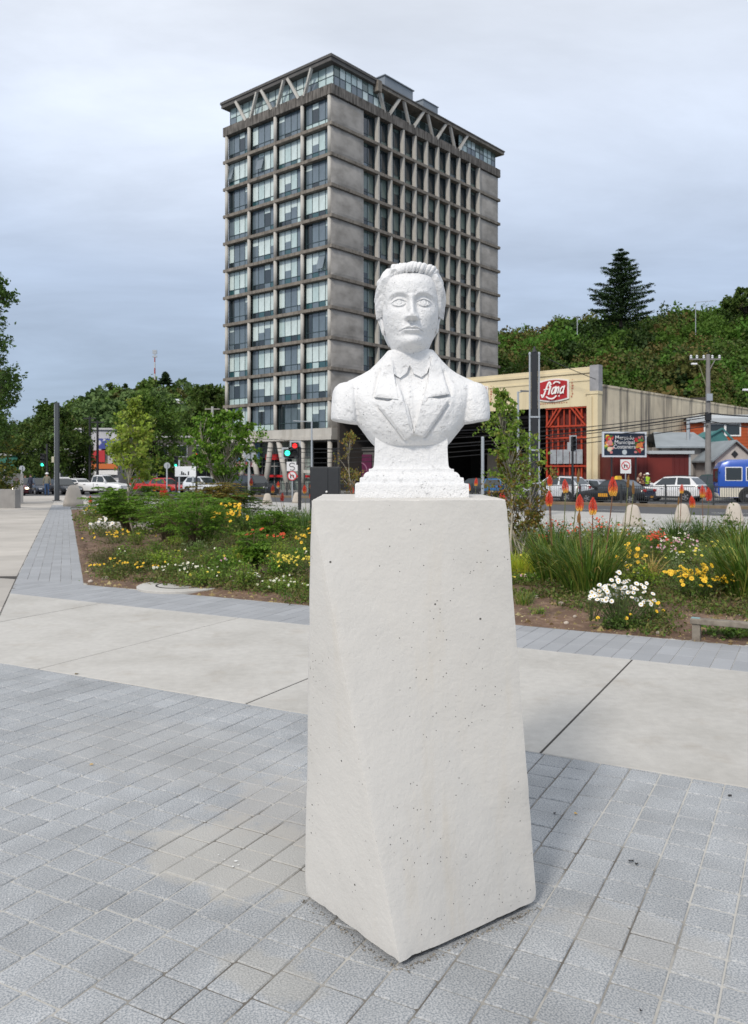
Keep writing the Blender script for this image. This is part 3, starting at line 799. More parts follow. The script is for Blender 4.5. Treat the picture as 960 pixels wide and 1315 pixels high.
# separate locks over the brow
def lock(pts, r, nm='hair_lock'):
    pts = [Vector((a*U, (b+CY)*U, (c_+CH)*U)) for a, b, c_ in pts]
    # resample smoothly
    P = []; n = len(pts)
    for i in range(n-1):
        p0, p1, p2, p3 = pts[max(i-1, 0)], pts[i], pts[i+1], pts[min(i+2, n-1)]
        for k in range(7):
            t = k/7; P.append(.5*((2*p1)+(p2-p0)*t+(2*p0-5*p1+4*p2-p3)*t*t+(3*p1-p0-3*p2+p3)*t**3))
    P.append(pts[-1]); R = [r*U*math.sin(PI*(.12+.80*i/(len(P)-1)))**.7 for i in range(len(P))]
    return P, R
lm = MB()
r0 = random.Random(9)
for k in range(13):
    xx = -21+k*3.8+r0.uniform(-.8, .8); b0 = 93.2-.010*xx*xx+r0.uniform(-.4, .6)
    lean_ = xx*.10+r0.choice([5, 6, 7, 4])
    yfr = -37.5+.018*xx*xx
    P, R = lock([(xx, yfr+.3, b0), (xx+lean_*.5, yfr-3.6, b0+4.6), (xx+lean_, yfr+1, b0+9.5), (xx+lean_*1.3, yfr+14, b0+10.5), (xx*.9+lean_*1.4, yfr+28, b0+7)], r0.uniform(2.8, 3.6))
    lm.tube(P, R, 12)
for sx in (-1, 1):
    for k in range(6):
        f = k/5; xx = 24+f*8.5
        o_ = f*6.5
        P, R = lock([(sx*(23+o_*.9), -33+o_*.8, 91-o_*.6), (sx*(31+o_*.85), -27+o_*.9, 84), (sx*(36.3+o_*.85), -20+o_*1.2, 70), (sx*(37.6+o_*.95), -15+o_*1.4, 55), (sx*(37.2+o_*.9), -9+o_*1.4, 41-f*2)], 1.75)
        lm.tube(P, R, 8)
o = lm.build('hair_locks', M_bust, bust, True)

# ---- torso with arm stumps: solid pieces fused into one skin by a voxel remesh
def ell_ring(cx, cy, cz, a, b, n=40, e=2.3, tilt=0):
    o = []
    for k in range(n):
        t = 2*PI*k/n; c, s_ = math.cos(t), math.sin(t)
        xx = a*math.copysign(abs(c)**(2/e), c); yy = b*math.copysign(abs(s_)**(2/e), s_)
        o.append(((cx+xx)*U, (cy+yy)*U, (cz+tilt*xx)*U))
    return o
tb = MB()
# chest: height (units above foot), half width, centre y, half depth
chest = [(66, 44, 2, 33), (67, 48, 2, 37), (71, 52, 1, 40), (77, 57.5, 0, 43), (84, 63.5, -1, 46), (92, 69, -1, 48), (105, 74, -1.5, 49.5), (120, 79, -1, 49), (130, 83, 1, 46), (138, 87, 4, 42), (145, 88, 6, 37), (151, 82, 8, 32), (156, 71, 9, 31), (161, 61, 9.5, 31), (167, 52, 9.5, 31.5), (175, 43.5, 9, 31), (183, 36.5, 8.5, 29.5), (191, 29.5, 8, 27)]
tb.loft([ell_ring(.8, c_, z, w_, d2, 56, 2.35) for z, w_, c_, d2 in chest])
for sx in (-1, 1):
    # shoulder cap and stump, cut off on a plane that slopes up towards the outside
    sec = [(149, 74, 12, 14, 5), (146.5, 77, 16, 21, 5), (142, 79, 19, 26, 5), (136, 80, 20.5, 30, 5), (126, 80.5, 21.5, 33, 4), (114, 82, 21.0, 34, 3), (103, 83, 20.0, 34, 3), (97.0, 83.5, 19.0, 33, 3)]
    rings = [ell_ring(sx*xc, cy, z, a, b, 36, 2.5, tilt=(.16*sx if i >= len(sec)-2 else .0)) for i, (z, xc, a, b, cy) in enumerate(sec)]
    tb.loft(rings)
tmp = tb.build('torso_raw', M_bust)
md = tmp.modifiers.new('r', 'REMESH'); md.mode = 'VOXEL'; md.voxel_size = .0035
md = tmp.modifiers.new('s', 'SMOOTH'); md.iterations = 7; md.factor = .5
dg = bpy.context.evaluated_depsgraph_get(); me = bpy.data.meshes.new_from_object(tmp.evaluated_get(dg)); bpy.data.objects.remove(tmp)
n = len(me.vertices); co = np.empty(n*3, np.float32); me.vertices.foreach_get('co', co); co = co.reshape(-1, 3); no = np.empty(n*3, np.float32); me.vertex_normals.foreach_get('vector', no); no = no.reshape(-1, 3)
xu = co[:, 0]/U-.8; zu = co[:, 2]/U; fr = (no[:, 1] < .2)
d = np.zeros(n)
axx = np.abs(xu)
# sleeve seam, folds of the jacket under the arms and from the lapels
d -= .0030*gs(axx-(71+2*np.sin(zu*.05)), 1.5)*sm(96, 104, zu)*sm(147, 138, zu)*fr
d += .0022*gs(axx-(75.5), 3.0)*sm(96, 104, zu)*sm(149, 140, zu)*fr
d -= .0040*gs(axx-62, 6)*gs(zu-88, 14)*fr
d += .0030*gs(axx-40, 12)*gs(zu-110, 16)*fr
d -= .0022*gs(axx-(53+.35*(zu-120)), 3)*sm(84, 100, zu)*sm(145, 128, zu)*fr
d += .0013*vnoise(co, 60, 21)+.0009*vnoise(co, 150, 22)
def pxy(x_, y_): return ((x_-528)*.0027/U, (.098+(603-y_)*.0027)/U)
def segd(pl_):
    b_ = np.full(n, 1e9)
    for (x0_, z0_), (x1_, z1_) in zip(pl_[:-1], pl_[1:]):
        dx, dz = x1_-x0_, z1_-z0_; t_ = np.clip(((xu+.8-x0_)*dx+(zu-z0_)*dz)/(dx*dx+dz*dz), 0, 1); b_ = np.minimum(b_, np.hypot(xu+.8-x0_-t_*dx, zu-z0_-t_*dz))
    return b_
for pl_ in ([(486.5, 470), (479.0, 508.5), (500, 512.5)], [(484, 521.5), (519, 565)], [(572.5, 472), (578.5, 505), (556, 509.5)], [(576, 516), (545.5, 561)]):
    d -= .0085*np.exp(-(segd([pxy(*q) for q in pl_])/1.9)**2)*fr
# the opening of the jacket, where the shirt shows, lies deeper
hz = np.clip((zu-pxy(0, 556)[1])/(pxy(0, 462)[1]-pxy(0, 556)[1]), 0, 1.15)
vx = np.abs(xu+.8-pxy(528.5, 0)[0]); d -= .0100*sm(1.5, -1.5, vx-(23.5*hz))*fr*(zu > pxy(0, 556)[1])*sm(1.2, .95, hz)
co = co+no*d[:, None]
# the lower edge waves up where the jacket fronts meet
me.vertices.foreach_set('co', co.astype(np.float32).ravel()); me.materials.clear(); me.materials.append(M_bust); me.name = 'jacket'; me.shade_smooth(); me.update()
jacket = link(bpy.data.objects.new('jacket', me), bust)
bvh = BVHTree.FromPolygons([tuple(c_) for c_ in co.tolist()], [tuple(p.vertices) for p in me.polygons])
hv = [tuple(p) for p in P_.reshape(-1, 3)[:0]]
def ysurf(xm, zm):
    h = bvh.ray_cast(Vector((xm, -1, zm)), Vector((0, 1, 0)))
    return h[0].y if h[0] is not None else None
def drape(name, quads, t, res=26, soft=.0, back=7.0, prof=None):
    """cloth laid on the torso: patches of four corners given in picture units (x, height), lifted by t"""
    V = []; F = []
    for q in quads:
        (a, b, c_, d3) = q; n0 = len(V); ok = []
        grid = np.zeros((res+1, res+1, 3))
        for i in range(res+1):
            for j in range(res+1):
                s_, t_ = i/res, j/res
                xx = (a[0]*(1-s_)+b[0]*s_)*(1-t_)+(d3[0]*(1-s_)+c_[0]*s_)*t_; zz = (a[1]*(1-s_)+b[1]*s_)*(1-t_)+(d3[1]*(1-s_)+c_[1]*s_)*t_
                ys_ = ysurf(xx*U, zz*U); 
                if ys_ is None: ys_ = 0.0
                tt = t(s_, t_) if callable(t) else t
                grid[i, j] = (xx*U, ys_-tt*U, zz*U)
        # even out the depth a little so cloth spans hollows
        for _ in range(2):
            g2 = grid[..., 1].copy(); g2[1:-1, 1:-1] = (grid[:-2, 1:-1, 1]+grid[2:, 1:-1, 1]+grid[1:-1, :-2, 1]+grid[1:-1, 2:, 1]+4*grid[1:-1, 1:-1, 1])/8; grid[..., 1] = g2
        R = res+1; V += [tuple(p) for p in grid.reshape(-1, 3)]
        V += [(p[0], p[1]+back*U, p[2]) for p in grid.reshape(-1, 3)]; N2 = R*R
        for i in range(res):
            for j in range(res): F.append((n0+i*R+j, n0+(i+1)*R+j, n0+(i+1)*R+j+1, n0+i*R+j+1))
        rim = [i*R for i in range(R)]+[res*R+j for j in range(1, R)]+[i*R+res for i in range(res-1, -1, -1)]+[j for j in range(res-1, 0, -1)]
        for k in range(len(rim)): 
            a1, b1 = rim[k], rim[(k+1) % len(rim)]; F.append((n0+a1, n0+b1, n0+N2+b1, n0+N2+a1))
    mb = MB(); mb.add(V, F); me = mb.mesh(name, M_bust)
    n = len(me.vertices); cc = np.empty(n*3, np.float32); me.vertices.foreach_get('co', cc); cc = cc.reshape(-1, 3).astype(float)
    cc[:, 1] -= (.0009*vnoise(cc, 60, 31)+.0007*vnoise(cc, 150, 32)); me.vertices.foreach_set('co', cc.astype(np.float32).ravel())
    me.shade_smooth()
    bmx = bmesh.new(); bmx.from_mesh(me)
    for e_ in bmx.edges:
        if len(e_.link_faces) == 2 and e_.calc_face_angle(0) > .8: e_.smooth = False
    bmx.to_mesh(me); bmx.free()
    return link(bpy.data.objects.new(name, me), bust)
def px(x_, y_): return ((x_-528)*.0027/U, (.098+(603-y_)*.0027)/U)
# shirt front between the lapels
drape('shirt_front', [[px(500, 468), px(553, 468), px(533, 553), px(527, 553)]], .8, 20)
# collar-and-lapel: the upper collar, then the pointed lapel below the notch
TL = lambda s_, t_: 4.6+1.2*s_
drape('jacket_collar', [[px(492.5, 461.5), px(504, 466), px(510, 512.5), px(479.5, 508.5)]], 7.0, 26, back=9)
drape('lapel', [[px(509.4, 490), px(522, 520), px(530.5, 556), px(503, 512)], [px(484.3, 521.5), px(503.4, 512.2), px(530.2, 556), px(519.0, 564.5)]], 5.4, 26, back=9)
drape('jacket_collar', [[px(566.5, 462.5), px(552.5, 466), px(548, 510), px(577.5, 504.5)]], 7.0, 26, back=9)
drape('lapel', [[px(549.5, 489), px(540, 520), px(531.0, 556), px(554, 509)], [px(575.6, 516), px(553.8, 509.2), px(531.0, 556), px(545.5, 560.5)]], 5.4, 26, back=9)
# shirt collar points
drape('shirt_collar', [[px(503, 458), px(526, 464.5), px(522.5, 474.5), px(513.5, 482.0)], [px(503, 458), px(513.5, 482), px(505.5, 476.5), px(501.5, 466)]], 5.5, 16, back=12)
drape('shirt_collar', [[px(552, 456), px(527, 464.5), px(531.5, 475.5), px(541.5, 480.5)], [px(552, 456), px(541.5, 480.5), px(549, 475), px(553.5, 464)]], 5.5, 16, back=12)
for yb_ in (481, 487.5, 494, 501, 508):
    c_ = px(526, yb_); ys_ = ysurf(c_[0]*U, c_[1]*U) or -.1
    mb = MB(); mb.lathe([(0.0, 1.5*U), (1.0*U, 1.3*U), (1.5*U, .6*U), (1.5*U, -.8*U)], 12)
    o = mb.build('button', M_bust, bust, True); o.location = (c_[0]*U, ys_-1.2*U, c_[1]*U); o.rotation_euler = (PI/2, 0, 0)
# button strip
drape('placket', [[px(523.2, 478), px(528.6, 478), px(529.8, 548), px(526.5, 548)]], 1.4, 14)

# ---- moulded foot
FS = .967
def rect_ring(hx, hy, z, n=14):
    o = []
    P = [(-hx, -hy), (hx, -hy), (hx, hy), (-hx, hy)]
    for k in range(4):
        a, b = P[k], P[(k+1) % 4]
        for i in range(n): t = i/n; o.append(((a[0]+(b[0]-a[0])*t)*U, (a[1]+(b[1]-a[1])*t)*U, z*U))
    return o
pf = [(0, 72.6, 50), (1, 73, 50.4), (17.7, 72.8, 50), (18.8, 72.2, 49.4), (19.2, 67.8, 45.4), (20.5, 67.0, 44.8), (25.5, 66.8, 44.6), (26.4, 66.2, 44), (26.8, 62.8, 41.4), (27.8, 62.2, 41.2), (30.0, 61.6, 40), (32.4, 59.6, 38), (33.6, 57.6, 36.8), (34.0, 55.4, 35.0), (37.6, 55.2, 34.8), (38.0, 52.0, 32.6), (39.3, 49.8, 31.0), (41.5, 48.8, 30.2), (46, 48.4, 29.8), (60, 47.6, 29.6), (72, 47.6, 29.6), (80, 47.2, 29)]
pz = []
for (z0, a0_, b0_), (z1, a1_, b1_) in zip(pf[:-1], pf[1:]):
    k = max(1, int((z1-z0)/2.2))
    for i in range(k): t = i/k; pz.append((z0+(z1-z0)*t, a0_+(a1_-a0_)*t, b0_+(b1_-b0_)*t))
pz.append(pf[-1])
mb = MB(); mb.loft([rect_ring(a*FS, b, z*FS, 24) for z, a, b in pz]); me = mb.mesh('moulded_foot', M_bust)
n = len(me.vertices); cc = np.empty(n*3, np.float32); me.vertices.foreach_get('co', cc); cc = cc.reshape(-1, 3).astype(float)
cc += unit(cc*np.array([1, 1, 0])+1e-6)*(.0007*vnoise(cc, 30, 41)+.0005*vnoise(cc, 140, 42))[:, None]
cc[:, 2] += .0010*vnoise(cc, 50, 43)*(cc[:, 2] > .02)
me.vertices.foreach_set('co', cc.astype(np.float32).ravel()); me.shade_smooth()
bmx = bmesh.new(); bmx.from_mesh(me)
for e_ in bmx.edges:
    if len(e_.link_faces) == 2 and e_.calc_face_angle(0) > .75: e_.smooth = False
bmx.to_mesh(me); bmx.free()
link(bpy.data.objects.new('moulded_foot', me), bust)

# ==================================================================
#  THE TOWER
# ==================================================================
M_tc = mat('weathered_tower_concrete', (.28, .265, .24), .9, .14, .25, .2, 3, rnd=.07, stain=((.10, .088, .075), (1.2, 1.2, .12), .9, .5, .8, .6))
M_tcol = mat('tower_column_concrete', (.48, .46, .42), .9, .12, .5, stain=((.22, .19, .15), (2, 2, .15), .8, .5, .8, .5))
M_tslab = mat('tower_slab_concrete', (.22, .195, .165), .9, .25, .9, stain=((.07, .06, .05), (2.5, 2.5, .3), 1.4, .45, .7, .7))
M_panel = mat('tower_panel_concrete', (.40, .375, .345), .9, .12, .35, rnd=.08, stain=((.17, .158, .14), (.5, .5, .8), .9, .42, .75, .8))
M_top = mat('sooty_top_beam', (.17, .155, .14), .9, .2, .8, stain=((.04, .036, .03), (2.5, 2.5, .3), 1.6, .42, .6, .85))
M_roofm = mat('dark_roof_edge', (.10, .095, .09), .8, .2, 1)
M_frame = mat('teal_window_frame', (.035, .06, .065), .4)
M_g = [mat('window_pane_'+n_2, c, .06, spec=1.0, var=.10, vscale=1.5) for n_2, c in (('dark', (.02, .03, .036)), ('slate', (.13, .17, .20)), ('blind', (.46, .58, .57)), ('pale', (.60, .70, .68)), ('teal', (.03, .09, .10)), ('greenish', (.14, .19, .17)))]
AZT = math.atan2(.76, .65); TB = -.9
tower = thing('office_tower', 'thirteen-storey grey concrete office tower with gridded windows and zigzag struts under its roof', 'building', (-4.8, 92, 0), AZT)
LX, LY = 34.7, 18.3
z0f, st = 5.84, 3.41
yc = [0, 4.55, 9.1, 13.8, LY]        # column lines of the short face
xb = [5.57+i*2.403 for i in range(11)]
def tp_(name, fn, m, **k):
    mb = MB(); fn(mb); return mb.build(name, m, tower, **k)
# core that stops one looking through
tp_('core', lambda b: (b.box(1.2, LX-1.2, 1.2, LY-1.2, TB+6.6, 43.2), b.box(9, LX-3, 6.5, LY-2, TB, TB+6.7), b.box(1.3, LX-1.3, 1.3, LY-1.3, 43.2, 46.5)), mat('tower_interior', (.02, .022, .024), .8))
# floors
for k in range(12):
    z = z0f+st*k; t = .36 if k else .95; zt = z+.36; zb = z+.36-t
    if k == 11: zt = z+1.15; zb = z+.05
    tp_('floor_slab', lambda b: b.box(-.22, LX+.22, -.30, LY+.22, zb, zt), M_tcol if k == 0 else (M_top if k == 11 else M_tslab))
tp_('canopy_beam', lambda b: b.box(-.34, LX+.34, -.34, LY+.34, 4.9, 5.3), M_tcol)
# columns of the short face, in storey lengths
cm = MB(); cm.lathe([(.22, 0), (.22, st-.365)], 14); cme = cm.mesh('column', M_tcol, True)
bm_ = MB(); bm_.box(-.125, .125, -.40, 0.15, 0, st-.365); fme = bm_.mesh('fin', M_tcol)
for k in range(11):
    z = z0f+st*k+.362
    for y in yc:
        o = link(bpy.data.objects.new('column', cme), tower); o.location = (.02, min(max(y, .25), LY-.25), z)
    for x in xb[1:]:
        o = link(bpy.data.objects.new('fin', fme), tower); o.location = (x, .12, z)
# windows
def window_mesh(w, h, nx, rows, seed, kind):
    r = random.Random(seed); fr = MB(); gl = MB(); t = .07
    fr.box(0, .09, 0, w, 0, t); fr.box(0, .09, 0, w, h-t, h); fr.box(0, .09, 0, t, t, h-t); fr.box(0, .09, w-t, w, t, h-t)
    zr = h*.26
    for i in range(1, nx): fr.box(.01, .085, w*i/nx-.03, w*i/nx+.03, t, h-t)
    fr.box(.005, .08, t, w-t, zr-.035, zr+.035)
    mood = r.random()
    for i in range(nx):
        y0, y1 = w*i/nx, w*(i+1)/nx
        # the low light
        c = r.choice([0, 1, 1, 4, 2]) if kind == 'a' else r.choice([0, 0, 1, 5])
        gl.add([(.05, y0, 0), (.05, y1, 0), (.05, y1, zr), (.05, y0, zr)], [(0, 1, 2, 3)], c)
        # a blind drawn part of the way down
        if kind == 'a': bl = r.choice([0, .4, .6, 1, 1, 1, 1]) if mood > .15 else r.choice([0, 0, 0, .3])
        elif kind == 'b': bl = r.choice([.5, .7, .85, 1, 1])
        else: bl = r.choice([0, 0, .15])
        zs = h-(h-zr)*bl; dk = r.choice([0, 1, 1, 1]) if kind == 'a' else 0; bc = (r.choice([2, 3, 3]) if kind == 'a' else 5)
        if bl < 1: gl.add([(.05, y0, zr), (.05, y1, zr), (.05, y1, zs), (.05, y0, zs)], [(0, 1, 2, 3)], dk)
        if bl > 0: gl.add([(.052, y0, zs), (.052, y1, zs), (.052, y1, h), (.052, y0, h)], [(0, 1, 2, 3)], bc)
    return fr.mesh('window', M_frame), gl.mesh('pane', M_g, fix=False)
wA = [window_mesh(4.0, st-.365, 4, 2, 100+i, 'a') for i in range(14)]
wB = [window_mesh(2.03, st-.365, 2, 2, 200+i, 'b') for i in range(8)]; wC = [window_mesh(2.03, st-.365, 2, 2, 300+i, 'c') for i in range(4)]
r0 = random.Random(12)
def put_window(pair, loc, rz, sx=1):
    f = link(bpy.data.objects.new('window', pair[0]), tower); f.location = loc; f.rotation_euler = (0, 0, rz); f.scale = (1, sx, 1)
    g_ = link(bpy.data.objects.new('pane', pair[1]), f)
for k in range(11):
    z = z0f+st*k+.362
    for i in range(4):
        y0, y1 = yc[i]+.2, yc[i+1]-.2
        put_window(r0.choice(wA), (.38, y0, z), 0, (y1-y0)/4.0)
        if r0.random() < .16:     # a top-hung light stands open
            w4 = (y1-y0)/4; j = r0.randrange(4)
            mb = MB(); mb.loft([[(0, 0, 1.6), (.05, 0, 1.6), (.05, w4, 1.6), (0, w4, 1.6)], [(-.45, 0, .0), (-.40, 0, 0), (-.40, w4, 0), (-.45, w4, 0)]])
            o = mb.build('open_light', M_g[1], tower); o.location = (.36, y0+j*w4, z+.95)
    for i in range(10):
        x0 = xb[i]+(.12 if i else .02); x1 = xb[i+1]-.12
        f_pair = r0.choice(wC if k >= 9 or r0.random() < .12 else wB)
        # turned a quarter: the pane's width runs along x, its outside faces -y
        f = link(bpy.data.objects.new('window', f_pair[0]), tower); f.location = (x1, .42, z); f.rotation_euler = (0, 0, PI/2); f.scale = (1, (x1-x0)/2.03, 1)
        link(bpy.data.objects.new('pane', f_pair[1]), f)
    # blank concrete panels, dished like cushions
    for x0, x1 in ((.0, 5.5), (29.66, LX)):
        mb = MB(); h = st-.37; n = 8
        V = [(x0+(x1-x0)*i/n, -.02-.16*math.sin(PI*i/n)**.5*math.sin(PI*j/n)**.5+.0, z+h*j/n) for j in range(n+1) for i in range(n+1)]
        mb.add(V, [(j*(n+1)+i, j*(n+1)+i+1, (j+1)*(n+1)+i+1, (j+1)*(n+1)+i) for j in range(n) for i in range(n)])
        mb.box(x0, x1, -.018, .5, z, z+h); mb.build('concrete_panel', M_panel, tower)
    # back of the far end
tp_('rear_wall', lambda b: (b.box(LX-.3, LX, 0.5, LY, 5, 43), b.box(0.6, LX-.3, LY-.4, LY-.1, 5, 43)), M_tc)
# penthouse
ZP0, ZP1 = 44.40, 46.85
def glass_row(x0, x1, y0, y1, z0, z1, n, name='penthouse_glazing', seed=1):
    r = random.Random(seed); fr = MB(); gl = MB(); zm = z0+(z1-z0)*.52
    for i in range(n+1):
        t = i/n; x, y = x0+(x1-x0)*t, y0+(y1-y0)*t; fr.box(x-.04, x+.04, y-.04, y+.04, z0, z1)
    fr.bar((x0, y0, zm), (x1, y1, zm), .07, .07); fr.bar((x0, y0, z0+.04), (x1, y1, z0+.04), .08, .08)
    for i in range(n):
        a, b = i/n, (i+1)/n; xa, ya, xb_, yb_ = x0+(x1-x0)*a, y0+(y1-y0)*a, x0+(x1-x0)*b, y0+(y1-y0)*b
        for za, zb, cs in ((z0, zm, [1, 1, 2, 2, 3]), (zm, z1, [2, 2, 5, 3])):
            gl.add([(xa, ya, za), (xb_, yb_, za), (xb_, yb_, zb), (xa, ya, zb)], [(0, 1, 2, 3)], r.choice(cs))
    f = fr.build(name, M_frame, tower); gl.build('pane', M_g, f, fix=False)
glass_row(.45, .45, LY-.45, .0, ZP0, ZP1, 15, seed=3)
glass_row(.45, 9.2, .0, .0, ZP0, ZP1, 9, seed=4)
glass_row(9.2, 25.0, 1.3, 1.3, ZP0, ZP1-.2, 16, seed=5)
glass_row(25.0, LX-.6, .1, .1, ZP0, ZP1-.2, 9, seed=6)
for i, yb_ in enumerate(yc[1:4]):
    for s_1 in (-1, 1):
        tp_('strut', lambda b: b.bar((-.12, yb_+s_1*.45, ZP0-.1), (-.45, yb_+s_1*1.95, ZP1+.1), .32, .32), M_tcol)
for xq in (9.6, 14.4, 19.25, 24.2):
    for s_1 in (-1, 1):
        if xq == 9.6 and s_1 < 0: pass
        tp_('strut', lambda b: b.bar((xq+s_1*.4, -.12, ZP0-.1), (xq+s_1*2.0, -.5, ZP1-.15), .34, .34), M_tcol)
tp_('roof_slab', lambda b: (b.box(-.62, 7.2, -.62, LY+.3, 47.28, 47.58), b.box(-.5, 7.0, -.5, LY+.2, 46.85, 47.28)), M_roofm)
tp_('roof_slab', lambda b: (b.box(7.2, LX+.55, -.72, LY+.3, 46.62, 47.02), b.box(7.2, 7.9, -.8, LY, 46.1, 47.4)), M_tslab)
tp_('parapet_cap', lambda b: b.box(7.9, LX+.65, -.82, -.5, 47.02, 47.16), M_roofm)
M_clad = mat('roof_plant_cladding', (.22, .25, .28), .5, .08, 1, metal=.3)
tp_('plant_room', lambda b: (b.box(11.2, 16.8, 1.5, 6.5, 46.2, 50.0), b.box(11.05, 16.95, 1.35, 6.65, 50.0, 50.12)), M_clad)
tp_('plant_room', lambda b: (b.box(19.0, 22.2, 1.5, 6, 46.2, 49.7), b.box(18.9, 22.3, 1.4, 6.1, 49.7, 49.8)), M_clad)
# street level: slanting legs and shop fronts
def leg(ya, yb_): tp_('slanting_leg', lambda b: b.tube([(.1, ya, 4.95), (.1, yb_, TB)], .33, 12), M_tcol, smooth=True)
leg(14.6, 15.5); leg(13.4, 12.0); leg(9.9, 11.0); leg(8.6, 7.0)
tp_('round_pillar', lambda b: b.tube([(.1, 4.6, 5), (.1, 4.6, TB)], .33, 12), M_tcol, smooth=True)
tp_('round_pillar', lambda b: b.tube([(.1, .25, 5), (.1, .25, TB)], .27, 12), M_tcol, smooth=True)
M_shop = mat('pale_shop_glass', (.30, .36, .33), .1, spec=.9, var=.1, vscale=.7)
glz = MB()
for i, (y0, y1, c) in enumerate(((4.9, 8.5, 0), (8.5, 12.2, 0), (12.2, 18.2, 1))):
    for j in range(4):
        ya, yb_ = y0+(y1-y0)*j/4, y0+(y1-y0)*(j+1)/4
        for za, zb, c in ((TB, TB+1.9, 0 if (i, j) not in ((1, 2), (1, 3), (2, 0), (2, 1)) else 1), (TB+1.9, 5-2.0, 0 if i == 0 else 1), (3.0, 5.0, 0)):
            glz.add([(2.2, ya, za), (2.2, yb_, za), (2.2, yb_, zb), (2.2, ya, zb)], [(0, 1, 2, 3)], c)
glz.build('shop_front', [M_shop, M_g[0]], tower, fix=False)
tp_('shop_mullions', lambda b: [b.box(2.1, 2.2, 4.9+i*1.11-.04, 4.9+i*1.11+.04, TB, 5) for i in range(13)]+[b.box(2.08, 2.2, 4.9, 18.2, zz, zz+.12) for zz in (1.9, 3.0)], mat('pale_metal_frame', (.3, .31, .3), .5))
M_red = mat('red_sign', (.55, .02, .025), .5)
tp_('red_fascia_sign', lambda b: b.box(1.7, 1.85, 9.4, 12.7, 2.75, 3.45), M_red)
def text(s_, size, loc, rot, m, parent=None, name='lettering', align='CENTER', ext=.004, shear=0, bold=0):
    cu = bpy.data.curves.new(name, 'FONT'); cu.body = s_; cu.size = size; cu.align_x = align; cu.align_y = 'CENTER'; cu.extrude = ext; cu.shear = shear; cu.offset = bold; cu.resolution_u = 3
    tmp = bpy.data.objects.new('tmp', cu); me = bpy.data.meshes.new_from_object(tmp); bpy.data.objects.remove(tmp); me.materials.clear(); me.materials.append(m)
    o = link(bpy.data.objects.new(name, me), parent); o.location = loc; o.rotation_euler = rot; return o
tp_('red_rail', lambda b: b.box(1.6, 1.75, 4.9, 18, .62, .9), M_red)
# picture banner on the left
bn_ = tp_('picture_banner', lambda b: b.box(1.5, 1.6, 13.6, 18.2, 1.9, 4.8), mat('blue_banner_print', (.03, .16, .33), .5, col2=(.40, .60, .75), c2scale=.9, c2lo=.45, c2hi=.6))
tp_('banner_strip', lambda b: b.box(1.4, 1.5, 13.7, 18.1, 1.9, 2.6), mat('red_white_banner_print', (.45, .06, .08), .5, col2=(.7, .6, .6), c2scale=1.6, c2lo=.5, c2hi=.55))
# side at street level
tp_('base_wall', lambda b: (b.box(3.2, LX, 1.0, 1.4, TB, 5), b.box(2.2, 2.5, .8, 4.6, TB, 1.2), b.box(1.0, 3.2, 1.2, 1.4, TB, 4.9)), mat('base_concrete', (.17, .16, .15), .9, .15, .4))
tp_('base_beam', lambda b: b.box(-.05, .35, .5, 4.4, 1.15, 1.5), M_tcol)
# low annexe beside the tower with a purple banner
anx = thing('annexe', 'low dark grey block with a purple banner between tower and warehouse, seen behind the bust', 'building', (-4.8, 92, 0), AZT)
mb = MB(); mb.box(1.5, 7.5, -6.0, .9, TB, 3.6); mb.box(1.3, 7.7, -6.2, 1.0, 3.6, 4.0); mb.build('wall', mat('annexe_wall', (.12, .115, .11), .9, .15, .5), anx)
mb = MB(); mb.box(1.32, 1.46, -4.8, -1.4, -.1, 3.2)
b_ = mb.build('banner', mat('purple_banner', (.13, .02, .07), .6, var=.2, vscale=.8), anx)
mb = MB(); mb.tube([(1.30, -3.2+1.0*math.cos(t/10*PI), 1.4+.9*math.sin(t/10*PI)) for t in range(11)], .06, 6); mb.build('banner_emblem', mat('pale_purple_print', (.35, .15, .25), .6), anx)

# ==================================================================
#  WAREHOUSE, BILLBOARD, HOUSES
# ==================================================================
GB = gz(68)-.15
M_cream = mat('cream_render', (.68, .58, .38), .85, .08, .4, .15, 8, stain=((.38, .30, .18), (1.5, 1.5, .2), .7, .55, .85, .6))
M_stain = mat('streaked_old_render', (.66, .57, .42), .9, .08, .5, .2, 8, col2=(.50, .43, .32), c2scale=.35, stain=((.13, .115, .10), (1.5, 1.5, .10), .8, .49, .66, .95))
AW = math.atan2(.673, -.74)          # local x runs along the street to the viewer's left, y away from it... (see WH)
WH = thing('warehouse', 'cream warehouse with a wide dark opening, red lattice gate and red oval trade sign', 'building', (18.5, 68, GB), AW-PI)
# local frame: -x goes left along the street, +y goes back
def W_(name, fn, m, par=None, **k):
    mb = MB(); fn(mb); return mb.build(name, m, par or WH, **k)
HTOP, HOP = 10.75, 7.5
W_('fascia', lambda b: b.box(-30, -.75, 0, .35, HOP, HTOP-.5), M_cream)
W_('parapet_moulding', lambda b: (b.box(-30, -.75, -.12, .42, HTOP-.5, HTOP-.28), b.box(-30, -.75, -.05, .38, HTOP-.28, HTOP), b.box(-30, -.75, -.06, -.002, HTOP-1.15, HTOP-1.0)), M_cream)
W_('corner_pillar', lambda b: (b.box(-1.0, 0, -.15, .6, 0, 8.45), b.box(-1.1, .05, -.22, .6, 8.45, 8.7)), M_cream)
W_('corner_pillar_top', lambda b: b.box(-.75, .05, -.1, .6, 8.7, HTOP+.1), mat('patched_grey_render', (.30, .30, .31), .9, .2, 1.5))
W_('drainpipe', lambda b: b.tube([(-.55, -.28, 0), (-.55, -.28, 8.3)], .09, 8), M_cream)
W_('side_wall', lambda b: b.add([(0, .6, 0), (0, 52, 0), (0, 52, 9.1), (0, .6, 9.1), (-.3, .6, 0), (-.3, 52, 0), (-.3, 52, 9.1), (-.3, .6, 9.1)], [(0, 1, 2, 3), (4, 7, 6, 5), (3, 2, 6, 7), (0, 3, 7, 4), (1, 5, 6, 2)]), M_stain)
